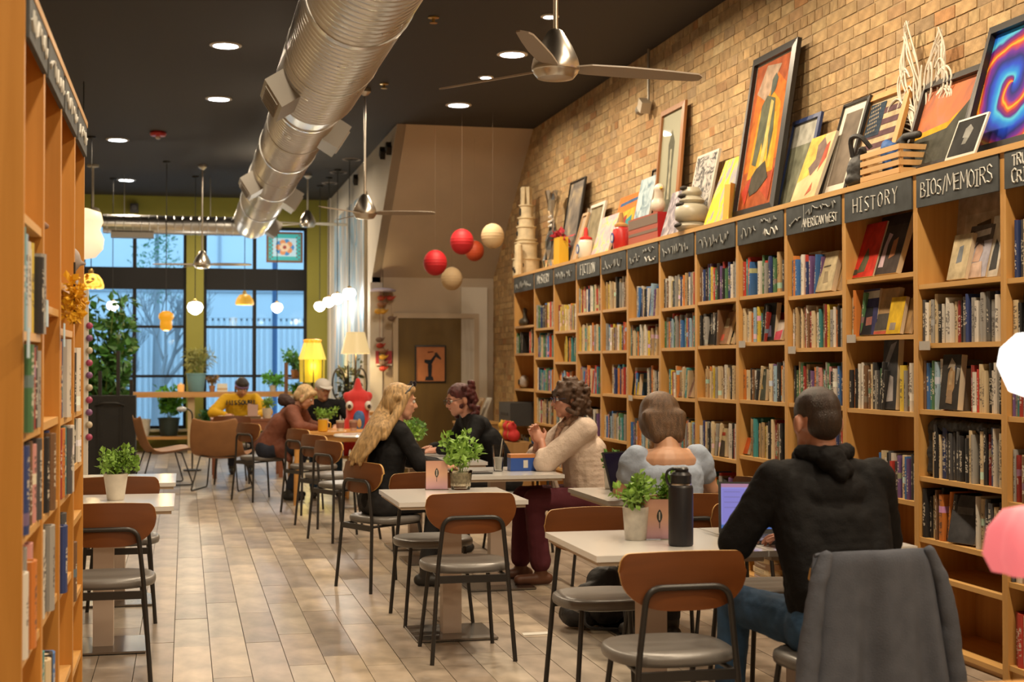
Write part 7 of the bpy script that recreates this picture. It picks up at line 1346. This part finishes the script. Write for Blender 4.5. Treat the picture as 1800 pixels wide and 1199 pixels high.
# floor lamps
p = at(625, 640, Y=18.0); t = thing('floor_lamp', 'lit cream drum-shade lamp on a tall stand by the white wall', 'lamp', (p.x, 18.0, 0)); zb = at(625, 622, Y=18.0).z; zt = at(625, 584, Y=18.0).z; w0 = at(651, 622, Y=18.).x-p.x; 
b = MB(); b.lathe([(.15, 0), (.15, .02), (.03, .04)], n=22); b.build('base', mat('dark_bronze_metal', (.06, .045, .03), .4, .8), t, smooth=30); b = MB(); b.tube([(0, 0, .03), (0, 0, zb+.06)], .014, 10); b.build('pole', mat('dark_bronze_metal', (.06, .045, .03), .4, .8), t)
b = MB(); b.lathe([(w0, zb), (w0*.62, zt), (w0*.61, zt), (w0*.985, zb)], n=28, cap0=False, cap1=False); b.build('lamp_shade', glow2('cream_shade', (.5, .38, .2), (1., .74, .34), .62), t, smooth=50); b = MB(); b.sphere((0, 0, zb+.1), .04); b.build('bulb', glow('warm_bulb', (1., .8, .45), 12), t); point_light(p.x, 17.9, zb+.04, .05, 22, (1, .75, .4))
p = at(549, 640, Y=21.5); t = thing('tiered_lamp', 'yellow glowing two-tier fabric floor lamp by the green pier', 'lamp', (p.x, 21.5, 0)); m_yl = glow2('yellow_fabric', (.40, .27, .02), (.95, .65, .04), .38)
z1, z2, z3, z4 = [at(549, y_, Y=21.5).z for y_ in (672, 632, 628, 600)]; rr = at(572, 640, Y=21.5).x-p.x
b = MB(); b.lathe([(.03, .03), (.02, .05), (.02, z3)], n=12); b.lathe([(.14, 0), (.14, .025), (.03, .035)], n=20); b.build('stand', mat('dark_bronze_metal', (.06, .045, .03), .4, .8), t)
b = MB(); b.lathe([(rr*.92, z1), (rr*.95, z2), (rr*.9, z2), (rr*.88, z1)], n=32, flute=.05, nf=10, cap0=False, cap1=False); b.build('lower_shade', m_yl, t, smooth=50); b = MB(); b.lathe([(rr*.98, z2), (rr*.62, z4-.02), (rr*.6, z4-.02), (rr*.95, z2)], n=32, flute=.08, nf=8, cap0=False, cap1=False); b.build('upper_shade', glow2('yellow_fabric_bright', (.45, .3, .03), (1., .68, .10), .75), t, smooth=50); b = MB(); b.lathe([(rr*.55, z4-.03), (rr*.66, z4+.02), (rr*.5, z4+.03), (rr*.3, z4)], n=24, flute=.1, nf=12); b.build('ruffle', glow('amber_ruffle', (.75, .32, .02), .6), t, smooth=50)
for k in range(8): a = k*pi/4; b = MB(); b.tube([(rr*.97*cos(a), rr*.97*sin(a), z1), (rr*.99*cos(a), rr*.99*sin(a), z2), (rr*.63*cos(a), rr*.63*sin(a), z4-.02)], .008, 5); b.build('rib', m_cord, t)
point_light(p.x, 21.3, z2-.1, .12, 16, (1, .78, .2))
# plant rack and easel by the white wall
p = at(520, 690, Y=21.9); t = thing('plant_rack', 'dark wooden rack of plants left of the yellow lamp', 'rack', (p.x, 22.0, 0)); m_rk = wood('rack_wood', (.16, .07, .03), (.2, .09, .04), 'z', .5)
for sx in (-.14, .14):
    for sy in (-.12, .12): b = MB(); b.bx((sx-.02, sy-.02, 0), (sx+.02, sy+.02, 1.45)); b.build('post', m_rk, t)
for z in (.3, .8, 1.2): b = MB(); b.bx((-.14, -.12, z), (.14, .12, z+.025)); b.build('rack_shelf', m_rk, t)
plant('potted_plant', (p.x, 22.0, 1.2265), .07, .12, 'leafy plant with a red bloom at the top of the dark rack', mat('clay_pot', (.35, .16, .07), .7), 0, .16, .28, .08, m_leaf, 31); plant('potted_plant', (p.x, 22.0, .8265), .07, .12, 'light leafed plant on the middle of the dark rack', m_wpot, 0, .1, .18, .06, m_leafb, 32)
p = at(617, 660, Y=18.2); t = thing('curled_iron_stand', 'black curled iron plant stand under the cream drum shade', 'stand', (p.x-.02, 18.22, 0)); rs = random.Random(12)
b = MB()
for k in range(3): a = k*2.094+.3; b.tube(fillet([(.2*cos(a), .2*sin(a), 0), (.09*cos(a), .09*sin(a), .4), (.13*cos(a), .13*sin(a), .9), (.04*cos(a), .04*sin(a), 1.1), (.17*cos(a), .17*sin(a), 1.42)], .12), .012, 7)
b.lathe([(.13, .95), (.135, .95), (.135, .97), (.13, .97)], n=20); b.build('frame', m_blk, t)
for s_ in (-1, 1): b = MB(); b.tube([(s_*.14+.08*cos(a), -.05, 1.18+.2*sin(a)) for a in [2*pi*i/20 for i in range(21)]], .011, 6); b.build('iron_loop', m_blk, t)
leafy('dried_leaves', [((rs.gauss(0, .05), rs.gauss(0, .05), rs.uniform(1.0, 1.45)), .07) for _ in range(24)], mat('dark_dried_leaf', (.05, .06, .025), .7), t, .09, 7, rs, .2, 2.5)
t = thing('display_shelf', 'low wooden ledge with cloths behind the white cap', 'shelf', (2.05, 17.2, 0)); b = MB(); b.bx((-.3, -.2, .82), (.3, .2, .86)); b.build('ledge', m_or, t)
for s_ in (-1, 1): b = MB(); b.bx((s_*.26-.02, -.16, 0), (s_*.26+.02, .16, .82)); b.build('leg', m_or, t)
# ------------------------------------------------------------------ on the white wall and the niche
paint = ramp_art('mural_paint', [(.28, (.10, .10, .11)), (.40, (.36, .34, .32)), (.48, (.10, .26, .42)), (.56, (.42, .44, .46)), (.66, (.58, .54, .48)), (.76, (.62, .38, .2))], 1.4, stretch=(1, 3.0, .55), dist=.8)
for i, (ya, yb, l) in enumerate(((19.0, 20.9, 'tall streaky blue and grey abstract painting on the white wall, nearer of two'), (21.0, 22.9, 'tall streaky blue and grey abstract painting on the white wall, farther of two'))):
    t = thing('wall_painting', l, 'painting', (XW-.045, (ya+yb)/2, 0)); b = MB(); b.bx((0, -(yb-ya)/2, .9), (.04, (yb-ya)/2, 3.75)); b.build('panel', mat('canvas_edge', (.5, .45, .36), .8), t); b = MB(); b.bx((-.003, -(yb-ya)/2+.01, .91), (0, (yb-ya)/2-.01, 3.74)); b.build('painting', paint, t)
for i, (px, py) in enumerate(((683, 262), (672, 270), (625, 317))):
    p = at(px, py, X=XW-.03); t = thing('wall_bracket', ['small dark bracket high on the white wall, closest to the beige soffit', 'second small dark bracket high on the white wall', 'small dark bracket high on the white wall, farthest from the soffit'][i], 'bracket', (XW-.03, p.y, p.z)); b = MB(); b.box((0, 0, 0), (.06, .14, .10), Matrix.Rotation(.5, 3, 'X')); b.build('block', m_hole, t); b = MB(); b.box((.0, 0, .06), (.06, .05, .04)); b.build('mount', m_hole, t)
dp = at(757, 640, Y=18.40); pw_ = (at(785, 640, Y=18.4)-at(730, 640, Y=18.4)).x; zt, zb = at(757, 607, Y=18.4).z, at(757, 673, Y=18.4).z
t = thing('door_poster', 'orange poster of a black raised arm figure on the olive door', 'poster', (dp.x, 18.417, zb)); t.rotation_euler = (pi/2, 0, 0); b = MB(); ring_frame(b, pw_, zt-zb, .02, .016); b.build('frame', m_fb, t); b = MB(); b.bx((-pw_/2+.02, .02, .001), (pw_/2-.02, zt-zb-.02, .005)); b.build('print', mat('poster_orange', (.52, .20, .08), .6, var=.15, scale=5), t)
b = MB(); uv_polys(b, pw_, zt-zb, .02, [((.03, .035, .05), [(.30, .02), (.62, .02), (.58, .14), (.34, .14)]), ((.03, .035, .05), [(.42, .14), (.54, .14), (.56, .46), (.48, .6), (.40, .46)]), ((.03, .035, .05), [(.28, .55), (.5, .45), (.56, .52), (.74, .78), (.70, .82), (.5, .62), (.3, .63)]), ((.06, .05, .05), [(.66, .72), (.86, .62), (.88, .66), (.72, .84), (.64, .82)]), ((.2, .05, .03), [(.4, .82), (.62, .84), (.6, .87), (.4, .86)])], .0055); b.build('figure', m_pict, t)
# string of ornaments, red notice
p = at(673, 510, Y=18.36); t = thing('hanging_mobile', 'mobile of red, brown and yellow birds hanging at the niche corner', 'mobile', (p.x, 18.36, p.z)); b = MB(); b.lathe([(.16, -.02), (.17, 0), (.12, .02), (.01, .03)], n=22); b.build('top_disc', mat('lilac_disc', (.36, .34, .5), .6), t); b = MB(); b.tube([(0, 0, .03), (0, .02, at(673, 480, Y=18.4).z-p.z+.05)], .004, 5); b.build('string', m_cord, t); rs = random.Random(14)
for k in range(13):
    a = rs.uniform(0, 6.28); r = .13*(1-k/26); z = -.12-.075*k if k > 6 else -.10-.09*(k % 4); c = [(.45, .05, .03), (.25, .12, .06), (.55, .3, .03), (.16, .1, .07)][k % 4]; x, y = r*cos(a)*(k < 9), r*sin(a)*.6*(k < 9)
    b = MB(); b.tube([(x, y, -.01), (x, y, z)], .002, 4); b.sphere((x, y, z), 1, 10, 7, (.05, .03, .035)); b.tube([(x+.04, y, z), (x+.075, y, z+.03)], [.018, .004], 6); b.build('bird', mat('bird_'+'abcd'[k % 4], c, .6), t)
p = at(675, 629, Y=18.42); w2 = .5*(at(688, 629, Y=18.42)-at(660, 629, Y=18.42)).x; t = thing('wall_notice', 'red framed grey notice panel on the niche wall beside the door', 'sign', (p.x, 18.43, p.z)); b = MB(); b.bx((-w2, -.0, -.08), (w2, .06, .09)); b.build('frame', mat('notice_red', (.36, .03, .04), .5), t, bevel=.004); b = MB(); b.bx((-w2+.04, -.006, -.055), (w2-.09, 0, .06)); b.build('panel', mat('notice_grey', (.28, .28, .26), .5), t); b = MB(); b.bx((-w2, -.02, -.10), (w2, .05, -.08)); b.build('tray', m_white, t)
# paper lanterns
def lantern(px, py, Y, rp, c, label):
    p = at(px, py, Y=Y); r = rp*(p-Vector((0, 0, H))).length/2500*1.0; t = thing('paper_lantern', label, 'paper lantern', p, 0, 'paper lanterns under the stair soffit'); b = MB(); prof = []
    for i in range(25):
        a = pi*(.06+.88*i/24); prof.append((r*sin(a)*(1-.018*(i % 2)), -r*1.08*cos(a)))
    b.lathe(prof, n=28, cap0=False, cap1=False); b.build('shade', c, t, smooth=20); zt = CEIL if p.y < 16.3 else CEIL-(p.y-16.26)/(18.5-16.26)*1.64; b = MB(); b.tube([(0, 0, r*.95), (0, 0, zt-p.z-.002)], .0007, 4); b.build('string', mat('thin_thread', (.16, .11, .075), .8), t); b = MB(); b.lathe([(r*.2, r*1.055), (r*.2, r*1.075), (.004, r*1.08)], n=14); b.build('cap_ring', m_fw, t)
m_lr = mat('red_paper', (.50, .012, .02), .6); m_lo = mat('vermilion_paper', (.46, .06, .015), .6); m_lc = mat('cream_paper', (.60, .44, .25), .7)
lantern(765, 462, 15.6, 21, m_lr, 'lower red paper lantern, alone at the left'); lantern(812, 425, 15.4, 21, m_lr, 'upper red paper lantern overlapping an orange one'); lantern(834, 441, 16.4, 17, m_lo, 'vermilion paper lantern half hidden behind a red one'); lantern(866, 415, 15.2, 20.5, m_lc, 'upper cream paper lantern nearest the brick wall'); lantern(794, 490, 16.6, 19, m_lc, 'lower cream paper lantern below the red ones')
# magazine ledge and tall black thing by the brick strip
t = thing('magazine_ledge', 'low brown wooden ledge with leaning magazines left of the farthest bookcase', 'shelf', (3.42, 16.35, 0)); b = MB(); b.bx((-.32, -.22, .0), (.12, .22, .74)); b.build('cabinet', wood('ledge_brown', (.30, .16, .05), (.36, .2, .07), 'z', .5), t, bevel=.004); b = MB(); b.bx((-.33, -.23, .74), (.13, .23, .765)); b.build('top', m_py, t)
for i, (x, c, l) in enumerate(((3.18, (.55, .52, .45), 'white magazine leaning, leftmost on the brown ledge'), (3.28, (.36, .22, .10), 'tan magazine leaning on the brown ledge'), (3.36, (.5, .46, .4), 'grey-white magazine leaning on the brown ledge beside the tan one'))):
    t = thing('magazine', l, 'magazine', (x, 16.3, .766)); t.rotation_euler = (0, R(22), 0); b = MB(); b.bx((0, -.11, 0), (.012, .11, .30)); b.build('cover', mat('mag_'+'abc'[i], c, .5), t); b = MB(); b.bx((.012, -.108, .002), (.016, .108, .298)); b.build('pages', m_page, t)
p = at(887, 700, Y=16.0); t = thing('banjo', 'black and red banjo-like instrument leaning upright at the brick strip', 'instrument', (3.80, 16.05, .0)); b = MB(); b.lathe([(.13, -.03), (.14, -.02), (.14, .03), (.13, .035)], (0, 0, .9), 24, Matrix.Rotation(-pi/2, 3, 'Y')); b.build('drum', m_blk, t, smooth=40); b = MB(); b.lathe([(.11, .034), (.11, .038), (.001, .038)], (0, 0, .9), 24, Matrix.Rotation(-pi/2, 3, 'Y'), cap0=False); b.build('head', m_wp, t); b = MB(); b.bx((-.02, -.02, 1.0), (.01, .02, 1.45)); b.build('neck', mat('red_neck', (.3, .02, .04), .4), t); b = MB(); b.bx((-.02, -.035, 1.45), (.01, .035, 1.58)); b.build('headstock', m_blk, t); b = MB(); b.tube([(0, 0, .76), (0, 0, .01)], .015, 8); b.lathe([(.12, 0), (.12, .012), (.02, .02)], n=16); b.build('stand', m_blk, t)
# stained glass panel hanging in the window
p = at(501, 434, Y=24.05); w2 = (at(533, 434, Y=24.05)-p).x; h2_ = at(501, 407, Y=24.05).z-p.z; t = thing('stained_glass', 'framed stained glass panel hanging in the top of the wider window', 'stained glass', (p.x, 24.165, p.z-h2_)); t.rotation_euler = (pi/2, 0, 0); b = MB(); ring_frame(b, 2*w2, 2*h2_, .035, .03); b.build('frame', mat('panel_brown', (.2, .1, .05), .5), t)
def gl(n, c): return mat(n, c, .2, emit=c, estr=.7)
b = MB(); ring_frame(b, 2*w2-.07, 2*h2_-.07, .07, .012, .002)
for v in b.bm.verts: v.co.y += .035
b.build('border_glass', gl('glass_teal', (.05, .32, .32)), t); b = MB(); b.bx((-w2+.1, .1, .002), (w2-.1, 2*h2_-.1, .010)); b.build('field_glass', gl('glass_ice', (.35, .5, .58)), t)
pcs = [((.05, .20, .42), .11*cos(k*.628), .09*sin(k*.628), .055) for k in range(0, 10, 2)]+[((.50, .22, .10), .10*cos(k*.628), .085*sin(k*.628), .05) for k in range(1, 10, 2)]+[((.55, .42, .28), .05*cos(k*1.05), .04*sin(k*1.05), .04) for k in range(6)]+[((.25, .06, .05), 0, 0, .032)]
for i, (c, x, y, r) in enumerate(pcs): b = MB(); b.lathe([(r, .002), (r, .012+.0006*i), (.001, .0125+.0006*i)], (x, h2_+y, 0), 8); b.build('glass_piece', gl('glass_'+('blue', 'rust', 'sand', 'wine')[min(3, 0 if i < 5 else 1 if i < 10 else 2 if i < 16 else 3)], c), t)
pts = [(sx*(w2-.06-.04*(k % 2)), .06+(2*h2_-.12)*k/12) for sx in (-1, 1) for k in range(13)]
for k, (x, y) in enumerate(pts): b = MB(); b.box((x, y, .014), (.022, .022, .006)); b.build('border_stud', mat('stud_wine', (.2, .05, .05), .4), t)
for s_ in (-1, 1): b = MB(); b.tube([(s_*(w2-.05), 2*h2_, .01), (s_*(w2-.05), WZ[1]-p.z+h2_+.05, .01)], .003, 5); b.build('hanging_wire', m_blk, t)
# ------------------------------------------------------------------ the two glass lamps at the camera's right hand
gx, gy = at(1812, 640, Y=2.6).x, 2.6
t = thing('lamp_table', 'small side table under the white and pink glass lamps, at the edge of the view', 'table', (gx+.04, gy, 0)); b = MB(); b.bx((-.25, -.3, .70), (.3, .3, .73)); b.build('top', m_or, t, bevel=.005)
for sx in (-.21, .26):
    for sy in (-.26, .26): b = MB(); b.bx((sx-.02, sy-.02, 0), (sx+.02, sy+.02, .7)); b.build('leg', m_or, t)
pz = at(1812, 642, Y=2.6).z; t = thing('globe_lamp', 'bright white faceted glass globe lamp at the camera, upper of two', 'lamp', (gx+.012, gy, .7305)); zc = pz-.7305; rr = .075
b = MB(); b.lathe([(.07, 0), (.07, .012), (.02, .025), (.012, .04)], n=20); b.build('base', mat('brass', (.6, .42, .15), .3, 1.), t, smooth=30); b = MB(); b.tube([(0, 0, .03), (0, 0, zc-rr*.8)], .009, 8); b.build('stem', mat('brass', (.6, .42, .15), .3, 1.), t); b = MB(); b.lathe([(rr*.3, -rr*.85), (rr*.7, -rr*.7), (rr*1.0, -rr*.0), (rr*.92, rr*.45), (rr*.5, rr*.85), (.005, rr*.9)], (0, 0, zc), 12); b.build('globe', glow('white_globe', (1., .97, .92), 4.), t, smooth=30)
px_ = at(1795, 950, Y=2.55); t = thing('tulip_lamp', 'pink lit scalloped glass lamp at the camera, lower of two', 'lamp', (px_.x+.025, 2.55, .7305)); zc = px_.z-.7305
m_pk = glow('pink_glass', (.85, .20, .23), .55)
b = MB(); b.lathe([(.06, 0), (.06, .012), (.015, .03)], n=20); b.build('base', mat('brass', (.6, .42, .15), .3, 1.), t, smooth=30); b = MB(); b.tube([(0, 0, .02), (0, 0, zc-.03)], .009, 8); b.build('stem', mat('brass', (.6, .42, .15), .3, 1.), t); b = MB(); b.lathe([(.02, .068), (.05, .06), (.078, .02), (.086, -.03), (.07, -.066), (.066, -.064), (.08, -.03), (.045, .05)], (0, 0, zc), 36, flute=.13, nf=5, cap0=True, cap1=False); b.build('shade', m_pk, t, smooth=60); b = MB(); b.sphere((0, 0, zc), .025); b.build('bulb', glow('warm_bulb', (1., .8, .45), 12), t)
# ------------------------------------------------------------------ last small things
t = thing('black_cloth', 'crumpled black cloth stuffed above the books, fourth shelf, BIOS/MEMOIRS bay', 'cloth', (3.70, 6.22, SH[1][3])); hh = SH[1][2]-.03-SH[1][3]
blob('cloth', [('c', (.0, .30, hh-.045), (.02, -.30, hh-.05), .035, .03), ('c', (0, .335, hh-.05), (0, .335, .035), .026, .03), ('e', (.02, .1, hh-.055), (.05, .12, .03)), ('e', (.02, -.16, hh-.055), (.05, .1, .03))], m_dk, t, .007, 3, (.02, .04))
p = at(896, 548, X=3.62); t = thing('small_picture', 'small dark framed picture hung on the far end panel of the bookcases', 'picture', (3.80, 15.745, p.z-.1)); b = MB(); b.bx((-.09, 0, 0), (.09, .02, .24)); b.build('frame', m_fb, t, bevel=.004); b = MB(); b.bx((-.07, .02, .02), (.07, .022, .22)); b.build('print', mat('pale_print', (.45, .4, .32), .7), t)
p = at(236, 366, Y=24.12); t = thing('wall_speaker', 'small dark speaker high on the green wall above the cross duct', 'speaker', (p.x, 24.13, p.z)); b = MB(); b.box((0, 0, 0), (.13, .1, .15)); b.build('case', m_blk, t, bevel=.01); b = MB(); b.lathe([(.045, 0), (.04, .004), (.001, .006)], (0, -.05, .01), 14, Matrix.Rotation(pi/2, 3, 'X')); b.build('cone', mat('speaker_grey', (.1, .1, .1), .5), t); b = MB(); b.bx((-.02, .05, -.02), (.02, .07, .02)); b.build('bracket', m_blk, t)
